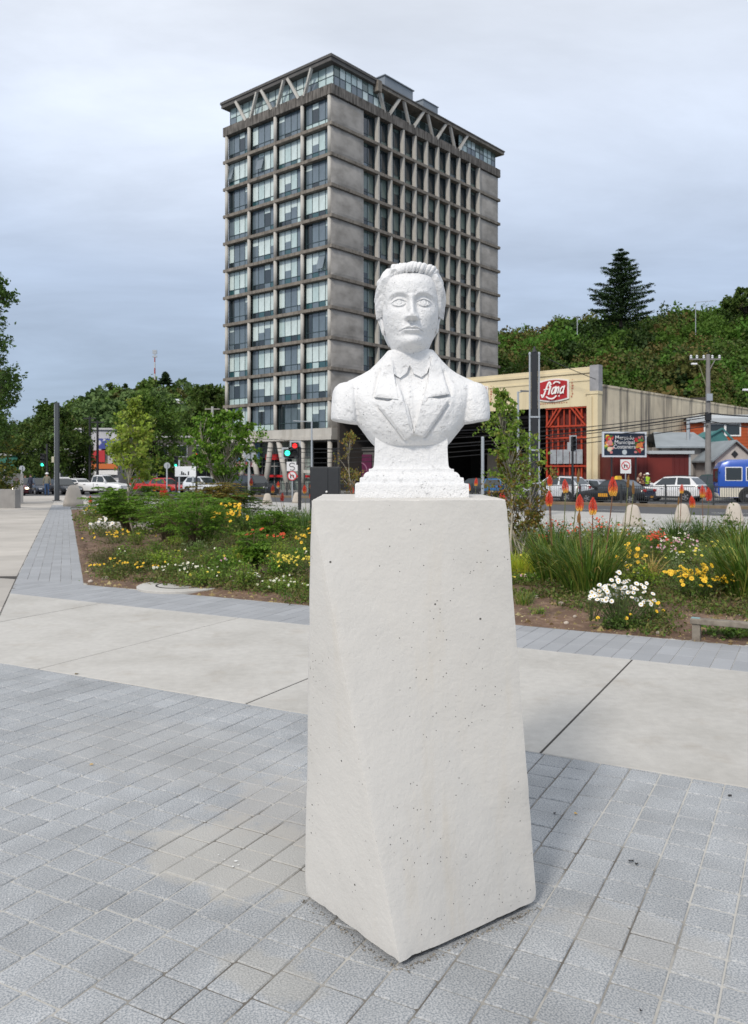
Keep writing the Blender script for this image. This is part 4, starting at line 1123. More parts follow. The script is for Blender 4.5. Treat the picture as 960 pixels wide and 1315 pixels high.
W_('wall_coping', lambda b: b.box(-.38, .06, .6, 52, 9.1, 9.28), M_stain)
W_('roof', lambda b: b.add([(-30, .4, HTOP-1.4), (-.3, .4, HTOP-1.9), (-.3, 52, 9.3), (-30, 52, HTOP-1.4)], [(0, 1, 2, 3)]), mat('rusty_roof', (.12, .10, .09), .8))
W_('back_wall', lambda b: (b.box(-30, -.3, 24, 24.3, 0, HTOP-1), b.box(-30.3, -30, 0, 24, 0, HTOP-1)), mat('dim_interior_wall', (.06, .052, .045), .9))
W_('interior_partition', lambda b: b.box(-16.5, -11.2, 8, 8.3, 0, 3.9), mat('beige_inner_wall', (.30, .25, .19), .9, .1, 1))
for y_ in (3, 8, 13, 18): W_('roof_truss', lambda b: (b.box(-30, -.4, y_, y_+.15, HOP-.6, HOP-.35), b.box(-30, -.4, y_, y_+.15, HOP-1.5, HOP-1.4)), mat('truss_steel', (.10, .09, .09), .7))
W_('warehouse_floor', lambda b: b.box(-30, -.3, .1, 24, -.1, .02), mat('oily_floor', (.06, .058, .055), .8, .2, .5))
# the red lattice gate
M_redst = mat('red_gate_paint', (.42, .045, .013), .55, .15, 2)
gt = [(-4.95+i*.55) for i in range(8)]
for i, x in enumerate(gt): W_('gate_post', lambda b: b.bar((x, .25, 0), (x, .25, HOP), .09 if i % 2 else .14), M_redst)
for z in (2.5, 4.9, 5.9, HOP-.06): W_('gate_rail', lambda b: b.bar((-5.0, .12, z), (-1.0, .12, z), .13), M_redst)
for a, b_ in (((-4.9, 5.9), (-3.8, HOP)), ((-4.6, 5.9), (-3.4, HOP)), ((-2.6, HOP), (-1.2, 5.9)), ((-2.2, HOP), (-1.4, 6.5))): W_('gate_brace', lambda b: b.bar((a[0], .05, a[1]), (b_[0], .05, b_[1]), .12), M_redst)
W_('gate_backing', lambda b: b.box(-4.9, -1.0, .6, .65, 0, HOP), mat('dark_red_sheet', (.13, .018, .012), .7, .3, 1))
for i in range(5): W_('gate_window', lambda b: b.box(-4.5+i*.62, -3.95+i*.62, .02, .06, 2.7, 3.9), mat('dusty_pane', (.32, .34, .36), .3, .25, 2))
W_('gate_plinth', lambda b: b.box(-5.0, -1.0, .0, .3, 0, .5), M_redst)
# trade sign: a red shield with white strokes
def shield(w, h, n=10):
    o = []
    for i in range(n+1): t = i/n; o.append((-w+2*w*t, h*(.80+.20*math.sin(PI*t))))
    for i in range(n+1): t = i/n; o.append((w-2*w*t, -h*(.80+.20*math.sin(PI*t))))
    r = .12*w; return o
def sign(cx, cz, sc):
    s_ = thing('trade_sign', 'red and white rounded sign with looping white script, on the cream warehouse front', 'sign', (0, 0, 0)); s_.parent = WH
    del s_['label']; del s_['category']; s_.location = (cx, -.02, cz); s_.scale = (sc, 1, sc)
    mb = MB(); mb.xprism([(a*1.13, b*1.14) for a, b in shield(1, .66)], -.10, 0); mb.build('sign_border', mat('sign_white', (.75, .73, .68), .5), s_)
    mb = MB(); mb.xprism(shield(1, .66), -.14, -.10); mb.build('sign_face', mat('sign_red', (.42, .015, .02), .45), s_)
    mb = MB()
    def st_(pts, w):
        P = []
        for i in range(len(pts)-1):
            p0, p1, p2, p3 = [Vector(q) for q in (pts[max(i-1, 0)], pts[i], pts[i+1], pts[min(i+2, len(pts)-1)])]
            for k in range(6): t = k/6; P.append(.5*((2*p1)+(p2-p0)*t+(2*p0-5*p1+4*p2-p3)*t*t+(3*p1-p0-3*p2+p3)*t**3))
        P.append(Vector(pts[-1])); n = len(P); V = []
        for i, p in enumerate(P):
            d = (P[min(i+1, n-1)]-P[max(i-1, 0)]).normalized(); o = Vector((-d.y, d.x))*w/2
            V += [(p.x-o.x, -.165-.0004*len(mb.v), p.y-o.y), (p.x+o.x, -.165-.0004*len(mb.v), p.y+o.y)]
        mb.add(V, [(2*i, 2*i+1, 2*i+3, 2*i+2) for i in range(n-1)])
    W0 = .115
    sh = lambda P, dx: [(x+dx+.28*z, z) for x, z in P]
    st_([(-.84, -.22), (-.76, -.40), (-.66, -.28), (-.50, .10), (-.34, .45), (-.22, .52), (-.18, .40), (-.26, .24)], W0)     # long f
    st_([(-.66, .06), (-.48, .08), (-.30, .10)], .07)
    st_(sh([(0, .28), (0, .0), (0, -.28)], -.22), W0)                      # l
    st_(sh([(0, .42), (0.0, .36)], -.20), W0)
    for dx in (-.02, .60):                                                  # a ... a
        st_(sh([(.20, .14), (.08, .16), (0.0, .04), (0.0, -.14), (.07, -.24), (.18, -.16), (.22, .0)], dx), W0*.8)
        st_(sh([(.235, .24), (.235, -.1), (.28, -.26)], dx), W0*.8)
    st_(sh([(0, .16), (0, -.24)], .32), W0*.8); st_(sh([(0.0, .06), (.08, .16), (.15, .10), (.16, -.24)], .32), W0*.8)   # n
    st_([(.10, .40), (.24, .50), (.44, .50), (.60, .40)], .09)            # swoosh above
    st_([(-.42, -.40), (-.2, -.53), (.06, -.55), (.24, -.46), (.34, -.36)], .09)   # and below
    o = mb.build('script_lettering', mat('sign_letter_white', (.85, .83, .80), .5), s_, fix=False)
    mb = MB(); mb.xprism([(.46+.05*math.cos(t), -.40+.05*math.sin(t)) for t in np.linspace(0, 2*PI, 12, endpoint=False)], -.2, -.16); mb.build('registered_mark', M_white, s_)
    mb = MB(); r1 = random.Random(3)
    for k in range(12):
        x = -1.0+k*.17; mb.box(x, x+.09, -.012, .0, -.86+r1.uniform(-.02, .02), -.80)
    for k in range(7):
        z = .5-k*.17; mb.box(1.24+r1.uniform(-.05, .08), 1.32+r1.uniform(0, .1), -.012, .0, z, z+.11)
    mb.build('faded_lettering', mat('faded_red_paint', (.42, .16, .10), .9), s_)
sign(-4.15, 9.0, 1.33); sign(-12.35, 9.0, 1.33)

# billboard
BY = 62; bx0, bx1 = X(772, BY), X(831, BY)
bb = thing('billboard', 'white framed billboard advertising the market, dark blue with food photos at both ends', 'billboard', ((bx0+bx1)/2, BY, gz(BY)-.15), .12)
hw = (bx1-bx0)/2; zb0, zb1 = Z(587, BY)-gz(BY)+.15, Z(554.5, BY)-gz(BY)+.15; hm = (zb0+zb1)/2; hh = (zb1-zb0)/2
mb = MB(); mb.box(-hw+.12, hw-.12, -.03, .06, zb0+.12, zb1-.12); mb.build('panel', mat('navy_print', (.012, .022, .045), .5), bb)
mb = MB(); mb.box(-hw, hw, -.06, .1, zb0, zb0+.12); mb.box(-hw, hw, -.06, .1, zb1-.12, zb1); mb.box(-hw, -hw+.12, -.06, .1, zb0+.12, zb1-.12); mb.box(hw-.12, hw, -.06, .1, zb0+.12, zb1-.12); mb.build('frame', mat('billboard_frame', (.62, .66, .72), .4), bb)
for s_1 in (-.55, .55):
    mb = MB(); mb.tube([(s_1*hw, .12, 0), (s_1*hw, .12, zb0+.3)], .07, 8); mb.build('post', M_black, bb)
for i, t_ in enumerate(('Mercado', 'Municipal', 'Costanera')): text(t_, .42, (0.0, -.045, hm+.50-.34*i), (PI/2, 0, 0), M_white, bb)
mb = MB(); mb.xprism([(.19*math.cos(t), hm-.58+.19*math.sin(t)) for t in np.linspace(0, 2*PI, 20, endpoint=False)], -.036, -.031); mb.build('emblem', mat('pale_emblem', (.5, .55, .58), .5), bb)
foods = [('pink_food', (.62, .22, .22)), ('red_food', (.50, .03, .03)), ('green_food', (.12, .30, .05)), ('orange_food', (.70, .22, .06)), ('cream_food', (.70, .58, .42)), ('yellow_food', (.65, .50, .06)), ('dark_green_food', (.04, .12, .03))]
fm = [mat(n2, c, .5, .2, 8) for n2, c in foods]
for side in (-1, 1):
    mb = MB(); r1 = random.Random(7+side)
    for k in range(34):
        u_ = r1.random(); v_ = r1.uniform(-1, 1)*(hh-.3); wid = .62
        cx = side*(hw-.16-.08-u_*wid); cz_ = hm+v_; rx, rz_ = r1.uniform(.07, .17), r1.uniform(.06, .13); y_ = -.034-.0006*k
        cx = max(-hw+.13+rx, min(hw-.13-rx, cx)); cz_ = max(zb0+.13+rz_, min(zb1-.13-rz_, cz_))
        mb.add([(cx+rx*math.cos(t), y_, cz_+rz_*math.sin(t)) for t in np.linspace(0, 2*PI, 10, endpoint=False)], [tuple(range(10))], r1.choice([0, 0, 1, 1, 2, 3, 4, 5, 6, 6]))
    for (dx, dz, rx, rz_, c) in (((.40, -.05, .26, .17, 3), (.35, .32, .22, .08, 2), (.45, -.42, .16, .12, 1)) if side > 0 else ((.42, .12, .22, .20, 0), (.40, -.36, .18, .18, 4), (.2, .42, .12, .12, 1))):
        mb.add([(side*(hw-.14-dx)+rx*math.cos(t), -.06, hm+dz+rz_*math.sin(t)) for t in np.linspace(0, 2*PI, 14, endpoint=False)], [tuple(range(14))], c)
    mb.build('food_print', fm, bb, fix=False)

def house(name, label, cat, x0, x1, Y, zt, depth, wallm, parts=None, rz=0.0, zb=None):
    zb = gz(Y)-.15 if zb is None else zb
    t = thing(name, label, cat, ((x0+x1)/2, Y, zb), rz); w_ = (x1-x0)/2
    mb = MB(); mb.box(-w_, w_, 0, depth, 0, zt-zb); mb.build('wall', wallm, t)
    return t, w_, zt-zb
M_zinc = mat('grey_zinc_roof', (.24, .27, .29), .5, .15, .8, .3, 3)
M_tin = mat('pale_tin_trim', (.45, .48, .50), .5)
# dark red shed
Y = 65; t, w_, h = house('red_shed', 'dark red metal shed with a pale gutter, behind the white crossover', 'shed', X(787, Y), X(887, Y), Y, Z(583, Y), 6, mat('dark_red_cladding', (.12, .012, .01), .6, .15, .6), rz=.05)
for i in range(16): 
    mb = MB(); x = -w_+i*2*w_/15; mb.box(max(-w_, x-.03), min(w_, x+.03), -.03, -.001, 0, h-.05); mb.build('cladding_rib', mat('dark_red_cladding', (.12, .012, .01)), t)
mb = MB(); mb.box(-.4, w_+.2, -.35, 6, h, h+.25); mb.build('roof', M_tin, t)
mb = MB(); mb.box(-w_, -.4, -.05, 6, h, h+.08); mb.build('roof', mat('rust_brown_tin', (.10, .04, .03), .7, .2, 1), t)
mb = MB(); mb.box(w_-.12, w_+.02, -.06, -.001, 0, h); mb.build('corner_trim', M_tin, t)
mb = MB(); mb.box(-.35, 1.6, -.045, -.002, 0, h-.3); mb.build('door', mat('red_shed_door', (.16, .018, .012), .6, .1, 1), t)
# long zinc roofed house, teal gable
Y = 70; t, w_, h = house('zinc_roof_house', 'low house with long grey zinc roof and teal gable, behind the red shed', 'house', X(845, Y), X(915, Y), Y, Z(574, Y), 7, mat('peeling_white_wall', (.34, .32, .30), .9, .2, 1, stain=((.08, .07, .07), (2, 2, .3), 1.2, .48, .6, .8)), rz=.05)
mb = MB(); mb.add([(-w_-.5, -.6, h-.1), (w_+.0, -.6, h-.1), (w_-.2, 3.2, h+1.25), (-w_+.8, 3.2, h+1.25), (-w_-.5, -.6, h+.03), (w_, -.6, h+.03), (w_-.2, 3.2, h+1.4), (-w_+.8, 3.2, h+1.4), (w_, 7, h), (-w_, 7, h)], [(0, 1, 2, 3), (4, 7, 6, 5), (0, 4, 5, 1), (1, 5, 6, 2), (0, 3, 7, 4), (7, 9, 8, 6)]); mb.build('roof', M_zinc, t)
mb = MB(); mb.tube([(.75, 1.2, h+.5), (.75, 1.2, h+2.3)], .15, 10); mb.lathe([(.2, 2.3+h), (.2, 2.42+h)], 10, (.75, 1.2, 0)); mb.build('chimney', M_galv, t)
M_teal = mat('teal_boards', (.05, .17, .17), .7, .15, 1)
gx = w_+.1
mb = MB(); mb.xprism([(gx-.2, h-.3), (gx+1.9, h-.3), (gx+1.5, h+.7), (gx+.9, h+1.45), (gx-.1, h+.9)], .5, 4.0); mb.build('gable', M_teal, t)
mb = MB(); mb.box(gx, gx+1.7, .6, 4, 0, h-.3); mb.build('porch_wall', M_teal, t)
mb = MB(); mb.bar((gx-.3, .35, h+.9), (gx+.95, .35, h+1.6), .14); mb.bar((gx+.95, .35, h+1.6), (gx+1.9, .35, h+.6), .14); mb.build('barge_board', M_teal, t)
# orange house
Y = 80; t, w_, h = house('orange_house', 'orange house with white framed windows, at the right behind the utility pole', 'house', X(887, Y), X(1010, Y), Y, Z(541, Y), 9, mat('orange_boards', (.42, .085, .025), .8, .1, .8), rz=.0)
mb = MB(); mb.box(-w_-.3, w_+.3, -.4, 9.3, h, h+.12); mb.box(-w_-.3, w_+.3, -.45, -.40, h-.15, h+.28); mb.add([(-w_-.3, -.42, h+.12), (w_+.3, -.42, h+.12), (w_+.3, 4, h+.9), (-w_-.3, 4, h+.9)], [(0, 1, 2, 3)]); mb.build('roof', M_tin, t)
for i in range(int(2*w_/.45)):
    pass
for j in range(12):
    mb = MB(); mb.box(-w_, w_, -.035, -.001, h-.3-j*.3, h-.27-j*.3); mb.build('weatherboard_lap', mat('orange_boards', (.42, .085, .025)), t)
for (xa, xb_) in ((912, 949), (962, 990)):
    a, b_ = X(xa, Y)-t.location.x, X(xb_, Y)-t.location.x; za, zb_ = Z(558.5, Y)-t.location.z, Z(545, Y)-t.location.z
    mb = MB(); mb.box(a-.13, b_+.13, -.10, -.04, za-.13, za); mb.box(a-.13, b_+.13, -.10, -.04, zb_, zb_+.13); mb.box(a-.13, a, -.1, -.04, za, zb_); mb.box(b_, b_+.13, -.1, -.04, za, zb_); mb.box((a+b_)/2-.1, (a+b_)/2+.1, -.1, -.04, za, zb_)
    f = mb.build('window', M_white, t); mb = MB(); mb.box(a, b_, -.06, -.045, za, zb_); mb.build('pane', M_glass, f)
mb = MB(); mb.box(X(905, Y)-t.location.x-.12, X(905, Y)-t.location.x+.05, -.08, -.001, 0, h); mb.build('corner_trim', M_white, t)
# small white gabled house with a red porch
Y = 66; x0, x1 = X(918, Y), X(1000, Y); zb = gz(Y)-.15
t = thing('gabled_house', 'small white gabled house with diamond vent and red porch, behind the blue bus', 'house', (x0, Y, zb), 0)
pk = X(943, Y)-x0; he = Z(590, Y)-zb; hp = Z(568, Y)-zb; wv = 2*pk
M_wpl = mat('grubby_white_plaster', (.48, .45, .43), .9, .12, 1)
mb = MB(); mb.xprism([(0, 0), (wv, 0), (wv, he), (pk, hp), (0, he)], 0, .2); mb.box(.05, wv-.05, .2, 7, 0, he); mb.build('wall', M_wpl, t)
mb = MB()
for s_1 in (-1, 1):
    ex = pk+s_1*(pk+.35); ez = he-.22; mb.add([(ex, -.4, ez), (pk, -.4, hp+.05), (pk, 7, hp+.05), (ex, 7, ez), (ex, -.4, ez+.14), (pk, -.4, hp+.19), (pk, 7, hp+.19), (ex, 7, ez+.14)], [(0, 1, 2, 3), (4, 7, 6, 5), (0, 4, 5, 1), (0, 3, 7, 4)])
mb.build('roof', M_zinc, t)
mb = MB(); mb.xprism([(pk, hp-1.25), (pk+.28, hp-.95), (pk, hp-.65), (pk-.28, hp-.95)], -.06, -.002); mb.build('diamond_vent', M_black, t)
mb = MB(); mb.box(-.05, 2.2, -1.0, -.01, 0, he-1.0); mb.box(-.15, 2.3, -1.1, 0, he-1.0, he-.85); mb.build('porch', mat('red_porch', (.40, .05, .04), .7, .1, 1), t)
mb = MB(); mb.box(.3, .9, -1.04, -1.0, .9, 1.8); mb.box(1.2, 1.8, -1.04, -1.0, .9, 1.8); mb.build('window', M_tin, t)

# buildings at the far left, behind the trees
Y = 118
def facade(name, label, x0, x1, y_top, Y, col, floors, rz=0, extra=None, mname=None, cat='building'):
    zb = gz(Y)-.15; xa, xb_ = X(x0, Y), X(x1, Y); t = thing(name, label, cat, (xa, Y, zb), rz); w_ = xb_-xa; h = Z(y_top, Y)-zb
    mb = MB(); mb.box(0, w_, 0, 10, 0, h); mb.build('wall', mat(mname or name+'_wall', col, .85, .12, .4), t)
    mb = MB(); mb.box(-.2, w_+.2, -.3, 10.2, h, h+.25); mb.build('roof', mat('pale_roof_edge', (.5, .5, .5), .7), t)
    n = max(2, int(w_/2.6)); fh = h/floors
    for f in range(floors):
        for i in range(n):
            cx = w_*(i+.5)/n; z0 = f*fh+.9
            mb = MB(); mb.box(cx-.8, cx+.8, -.08, -.005, z0-.08, z0); mb.box(cx-.8, cx+.8, -.08, -.005, z0+1.5, z0+1.58); mb.box(cx-.8, cx-.72, -.08, -.005, z0, z0+1.5); mb.box(cx+.72, cx+.8, -.08, -.005, z0, z0+1.5)
            o = mb.build('window', M_tin, t); mb = MB(); mb.box(cx-.72, cx+.72, -.04, -.006, z0, z0+1.5); mb.build('pane', M_glass, o)
    return t, w_, h
t, w_, h = facade('white_shop_building', 'white two-storey shop building with red and orange signs, behind the white pickup', 96, 152, 552, 112, (.50, .50, .52), 2)
def sg(x0, x1, z0, z1, m, nm='shop_sign'): mb = MB(); mb.box(x0, x1, -.5, -.3, z0, z1); mb.build(nm, m, t)
sg(1.6, 4.2, 3.6, 5.2, mat('red_shop_sign', (.5, .03, .04), .5, .1, 1)); sg(2.4, w_, 2.7, 3.4, mat('orange_fascia', (.6, .16, .04), .5)); sg(3.4, w_-.2, 5.4, 6.8, mat('blue_shop_sign', (.05, .07, .30), .5, col2=(.6, .6, .65), c2scale=.8, c2lo=.5, c2hi=.52))
sg(0, w_, 1.9, 2.5, M_white, 'awning')
t, w_, h = facade('dark_arcade', 'long dim low arcade behind the red cars, left of the tower', 196, 320, 562, 115, (.09, .085, .08), 2)
mb = MB(); mb.box(0, w_, -2.4, -.01, 2.9, 3.2); mb.build('canopy', M_tc, t)
t, w_, h = facade('teal_kiosk', 'low teal green building at the left edge behind the dark red car', -30, 22, 585, 100, (.05, .22, .17), 1)
t, w_, h = facade('grey_terrace', 'pale grey flat-roofed building half hidden behind the left trees', 22, 96, 578, 120, (.30, .31, .32), 1)
# red-roofed and white houses on the left hill
hillh = []

# ==================================================================
#  VEHICLES
# ==================================================================
def paint(name, c, met=.1): return mat('car_paint_'+name, c, .25, metal=met, spec=.7)
M_lamp = mat('headlight_lens', (.6, .62, .64), .15, spec=.8); M_tail = mat('tail_light_lens', (.35, .01, .01), .25); M_plate = mat('number_plate', (.55, .52, .45), .5); M_tplate = mat('orange_plate', (.65, .30, .02), .5)
M_trim = mat('black_plastic_trim', (.02, .02, .021), .6)
M_lit = mat('lit_headlight', (.9, .85, .7), .3, emit=((1, .85, .6), 6.0)); M_litg = mat('green_signal', (.02, .8, .45), .4, emit=((.05, 1, .55), 2.5)); M_litr = mat('red_signal', (.8, .02, .02), .4, emit=((1, .03, .03), 2.2))
STY = {  # belt heights along the body (0 rear .. 1 front), glasshouse rear foot / rear top / front top / front foot, roof width
    'suv':    dict(b=[(0, .42), (.006, .56), (.015, .66), (.10, .675), (.5, .655), (.66, .64), (.75, .61), (.92, .54), (.98, .46), (1, .32)], g=(.02, .14, .52, .745), L=4.4, W=1.82, H=1.64),
    'sedan':  dict(b=[(0, .38), (.01, .56), (.03, .62), (.17, .64), (.66, .61), (.74, .58), (.93, .48), (.985, .42), (1, .30)], g=(.14, .30, .56, .73), L=4.5, W=1.76, H=1.45),
    'hatch':  dict(b=[(0, .40), (.01, .55), (.03, .60), (.10, .62), (.64, .60), (.76, .56), (.93, .48), (.985, .42), (1, .30)], g=(.04, .14, .52, .74), L=4.0, W=1.7, H=1.5),
    'pickup': dict(b=[(0, .38), (.004, .60), (.01, .62), (.40, .62), (.41, .62), (.70, .61), (.78, .585), (.94, .53), (.99, .46), (1, .32)], g=(.40, .43, .60, .73), L=5.3, W=1.85, H=1.78),
    'jeep':   dict(b=[(0, .40), (.005, .55), (.015, .60), (.10, .61), (.66, .60), (.74, .585), (.95, .53), (.99, .46), (1, .32)], g=(.015, .05, .56, .70), L=4.2, W=1.8, H=1.75)}
def car(name, label, cat, loc, rz, style, pm, group=None, plate=None, lit=False, taxi=False, open_boot=False):
    s_ = STY[style]; L, W, H = s_['L'], s_['W'], s_['H']; hw = W/2; t = thing(name, label, cat, loc, rz, group)
    def prof(x): return itp(np.array([x]), s_['b'])[0]*H
    rings = []
    xs_ = sorted(set([b for b, _ in s_['b']]+[.05, .3, .45, .55, .85, .97]))
    for x in xs_:
        tz = np.interp(x, [b for b, _ in s_['b']], [h for _, h in s_['b']])*H; e_ = min(1, .86+.9*min(x, 1-x)**.7*1.2) if min(x, 1-x) < .12 else 1
        zb = .24 if .06 < x < .95 else .34; zb = min(zb, tz-.05); w2 = hw*e_
        mid = zb+(tz-zb)*.5
        rings.append([(x*L-L/2, yy, zz) for yy, zz in ((-w2*.86, zb), (-w2*.97, zb+.06), (-w2, mid), (-w2*.985, zb+(tz-zb)*.82), (-w2*.90, tz), (w2*.90, tz), (w2*.985, zb+(tz-zb)*.82), (w2, mid), (w2*.97, zb+.06), (w2*.86, zb))])
    mb = MB(); mb.loft(rings)
    g0, g1, g2, g3 = s_['g']; X_ = lambda f: f*L-L/2
    bz = lambda f: np.interp(f, [b for b, _ in s_['b']], [h for _, h in s_['b']])*H-.02
    wb, wt = hw*.90, hw*.72; zr = H
    lo = [(X_(g0), bz(g0)), (X_(g3), bz(g3))]; hi = [(X_(g1), zr-.05), ((X_(g1)*.5+X_(g2)*.5), zr), (X_(g2), zr-.045)]
    # glasshouse shell
    nst = 7; top = []
    shell = []
    P = [(lo[0][0], lo[0][1], wb), (hi[0][0], hi[0][1], wt*1.02), (hi[1][0], hi[1][1], wt), (hi[2][0], hi[2][1], wt), (lo[1][0], lo[1][1], wb)]
    V = []
    for x, z, w2 in P: V += [(x, -w2, z), (x, w2, z)]
    zmid = [(hi[1][0], -wb, bz(.4)), (hi[1][0], wb, bz(.4))]
    V += zmid
    F = [(0, 1, 3, 2), (2, 3, 5, 4), (4, 5, 7, 6), (6, 7, 9, 8), (0, 2, 4, 10), (10, 4, 6, 8), (1, 11, 5, 3), (11, 9, 7, 5)]
    mb.add(V, F)
    body = mb.build('body', pm, t, smooth=.6)
    # windows a hair proud of the shell
    def quad(nm, pts, off, m=M_glass):
        pts = [Vector(p) for p in pts]; nn = (pts[1]-pts[0]).cross(pts[2]-pts[0]).normalized(); c = sum(pts, Vector())/len(pts)
        if nn.dot(c-Vector((0, 0, .6))) < 0: nn = -nn
        V = [p+nn*off for p in pts]+[p-nn*.01 for p in pts]; n = len(pts)
        q = MB(); q.add(V, [tuple(range(n))]+[(k, (k+1) % n, n+(k+1) % n, n+k) for k in range(n)]); return q.build(nm, m, t)
    def lerp(a, b, k): return tuple(a[i]+(b[i]-a[i])*k for i in range(3))
    for sy in (-1, 1):
        A0 = (lo[0][0], sy*wb, lo[0][1]); A1 = (hi[0][0], sy*wt*1.02, hi[0][1]); C1 = (hi[2][0], sy*wt, hi[2][1]); C0 = (lo[1][0], sy*wb, lo[1][1]); M0 = (hi[1][0], sy*wb, bz(.4)); M1 = (hi[1][0], sy*wt, hi[1][1])
        ins = lambda a, b, k=.1: lerp(a, b, k)
        rw = [lerp(A0, M0, .30 if style in ('suv', 'sedan', 'hatch') else .14), lerp(A0, M0, .95), lerp(M1, M0, .14), lerp(lerp(A1, M1, .10), A0, .14)]; rw[1] = lerp(rw[1], M1, .07); rw[0] = lerp(rw[0], lerp(A1, M1, .1), .08); rw[2] = lerp(rw[2], A1, .05)
        quad('side_window', rw, .012)
        fw_ = [lerp(lerp(M0, C0, .05), M1, .07), lerp(lerp(C0, M0, .18), C1, .08), lerp(lerp(C1, M1, .04), C0, .14), lerp(lerp(M1, C1, .05), M0, .14)]
        quad('side_window', fw_, .012)
        o = MB(); mx_, mz = lerp(C0, M0, .12)[0], bz(.7)+.1; o.box(mx_-.08, mx_+.06, sy*(hw*.92), sy*(hw+.14), mz-.03, mz+.1) if sy > 0 else o.box(mx_-.08, mx_+.06, sy*(hw+.14), sy*(hw*.92), mz-.03, mz+.1); o.build('wing_mirror', pm, t, bevel=.02)
    qs = lambda a, b, k0, k1: None
    def face_quad(nm, xa, za, wa, xb_, zb_, wb2, k=.08):
        quad(nm, [(xa+(xb_-xa)*k, -wa*.90, za+(zb_-za)*k), (xa+(xb_-xa)*k, wa*.90, za+(zb_-za)*k), (xa+(xb_-xa)*(1-k), wb2*.92, za+(zb_-za)*(1-k)), (xa+(xb_-xa)*(1-k), -wb2*.92, za+(zb_-za)*(1-k))], .012)
    face_quad('windscreen', lo[1][0], lo[1][1], wb, hi[2][0], hi[2][1], wt); face_quad('rear_window', lo[0][0], lo[0][1], wb, hi[0][0], hi[0][1], wt, .12)
    # wheels
    wr = .34 if style in ('suv', 'pickup', 'jeep') else .30
    for fx in (.185, .80):
        for sy in (-1, 1):
            xw = X_(fx); q = MB(); q.lathe([(wr*1.17, -.0), (wr*1.17, .10)], 20); o = q.build('wheel_arch', M_trim, t); o.rotation_euler = (PI/2*(-sy), 0, 0); o.location = (xw, sy*(hw-.088), wr+.02)
            q = MB(); q.lathe([(wr*.6, -.21), (wr*.93, -.20), (wr, -.17), (wr, -.04), (wr*.94, 0), (wr*.68, .005), (wr*.62, -.03)], 22); o = q.build('wheel', M_rubber, t, smooth=.7); o.rotation_euler = (PI/2*(-sy), 0, 0); o.location = (xw, sy*(hw+.022), wr)
            q = MB(); q.lathe([(.0, -.0), (.05, .0), (.06, -.02), (wr*.60, -.015), (wr*.66, -.0), (wr*.66, -.06)], 20)
            for k in range(5): a = k*2*PI/5; q.bar((.04*math.cos(a), .04*math.sin(a), -.004), (wr*.62*math.cos(a), wr*.62*math.sin(a), -.004), .07, .02)
            q.build('rim', M_rim, o)
    fz = prof(.97) if False else np.interp(.97, [b for b, _ in s_['b']], [h for _, h in s_['b']])*H
    for sy in (-1, 1):
        q = MB(); q.box(L/2-.17, L/2-.015, min(sy*hw*.52, sy*hw*.86), max(sy*hw*.52, sy*hw*.86), fz-.22, fz-.06); q.build('headlight', M_lit if lit else M_lamp, t, bevel=.03)
        q = MB(); q.box(-L/2-.012, -L/2+.15, min(sy*hw*.60, sy*hw*.88), max(sy*hw*.60, sy*hw*.88), .60*H*.85, .60*H+.02); q.build('tail_light', M_tail, t, bevel=.02)
    q = MB(); q.box(L/2-.06, L/2+.03, -hw*.45, hw*.45, .36, .50); q.build('grille', M_trim, t)
    q = MB(); q.box(L/2-.10, L/2+.05, -hw*.8, hw*.8, .26, .38); q.build('front_bumper', M_trim if style in ('pickup', 'jeep') else pm, t, bevel=.03)
    q = MB(); q.box(-L/2-.05, -L/2+.10, -hw*.84, hw*.84, .30, .50); q.build('rear_bumper', M_trim if style != 'sedan' else pm, t, bevel=.03)
    q = MB(); q.box(L/2+.03, L/2+.055, -.18, .18, .38, .46); q.box(-L/2-.075, -L/2-.05, -.18, .18, .40, .50); q.build('number_plate', plate or M_plate, t)
    for sy in (-1, 1):
        q = MB(); ys_ = sy*hw*.995; q.box(X_(.46), X_(.465), min(ys_, ys_+sy*.006), max(ys_, ys_+sy*.006), .35, H*.58); q.box(X_(.52), X_(.56), min(ys_, ys_+sy*.03), max(ys_, ys_+sy*.03), H*.50, H*.52); q.box(X_(.26), X_(.30), min(ys_, ys_+sy*.03), max(ys_, ys_+sy*.03), H*.51, H*.53); q.build('door_handle', M_trim, t)
        if style in ('suv', 'jeep'): q = MB(); q.bar((X_(g1)+.1, sy*wt*.93, H+.04), (X_(g2)-.1, sy*wt*.93, H+.04), .035); q.build('roof_rail', M_trim, t)
        if style in ('suv', 'jeep', 'pickup'): q = MB(); q.box(X_(.26), X_(.72), min(sy*hw*.9, sy*(hw+.015)), max(sy*hw*.9, sy*(hw+.015)), .24, .36); q.build('sill_cladding', M_trim, t)
    if taxi:
        q = MB(); q.loft([[(-.12+X_(.45), -.30, H-.01), (.12+X_(.45), -.30, H-.01), (.12+X_(.45), .30, H-.01), (-.12+X_(.45), .30, H-.01)], [(-.07+X_(.45), -.26, H+.2), (.07+X_(.45), -.26, H+.2), (.07+X_(.45), .26, H+.2), (-.07+X_(.45), .26, H+.2)]]); q.build('roof_sign', mat('taxi_yellow', (.75, .45, .02), .5), t)
        for sy in (-1, 1): q = MB(); q.box(X_(.50), X_(.64), min(sy*hw*.99, sy*(hw+.008)), max(sy*hw*.99, sy*(hw+.008)), .42, .62); q.build('door_plate', M_tplate, t)
    if style == 'pickup':
        q = MB(); q.box(X_(.02), X_(.385), -hw*.78, hw*.78, .60*H-.02, .62*H+.012); q.build('load_bed', M_trim, t)
    if open_boot:
        q = MB(); q.bar((X_(.16), 0, .64*H), (X_(.02), 0, .64*H+.62), hw*1.6, .06); q.build('open_boot_lid', pm, t)
    return t
def gp(px, Y): return (X(px, Y), Y, gz(Y)-.146)
AR = math.atan2(.673, -.74)      # pointing left along the street
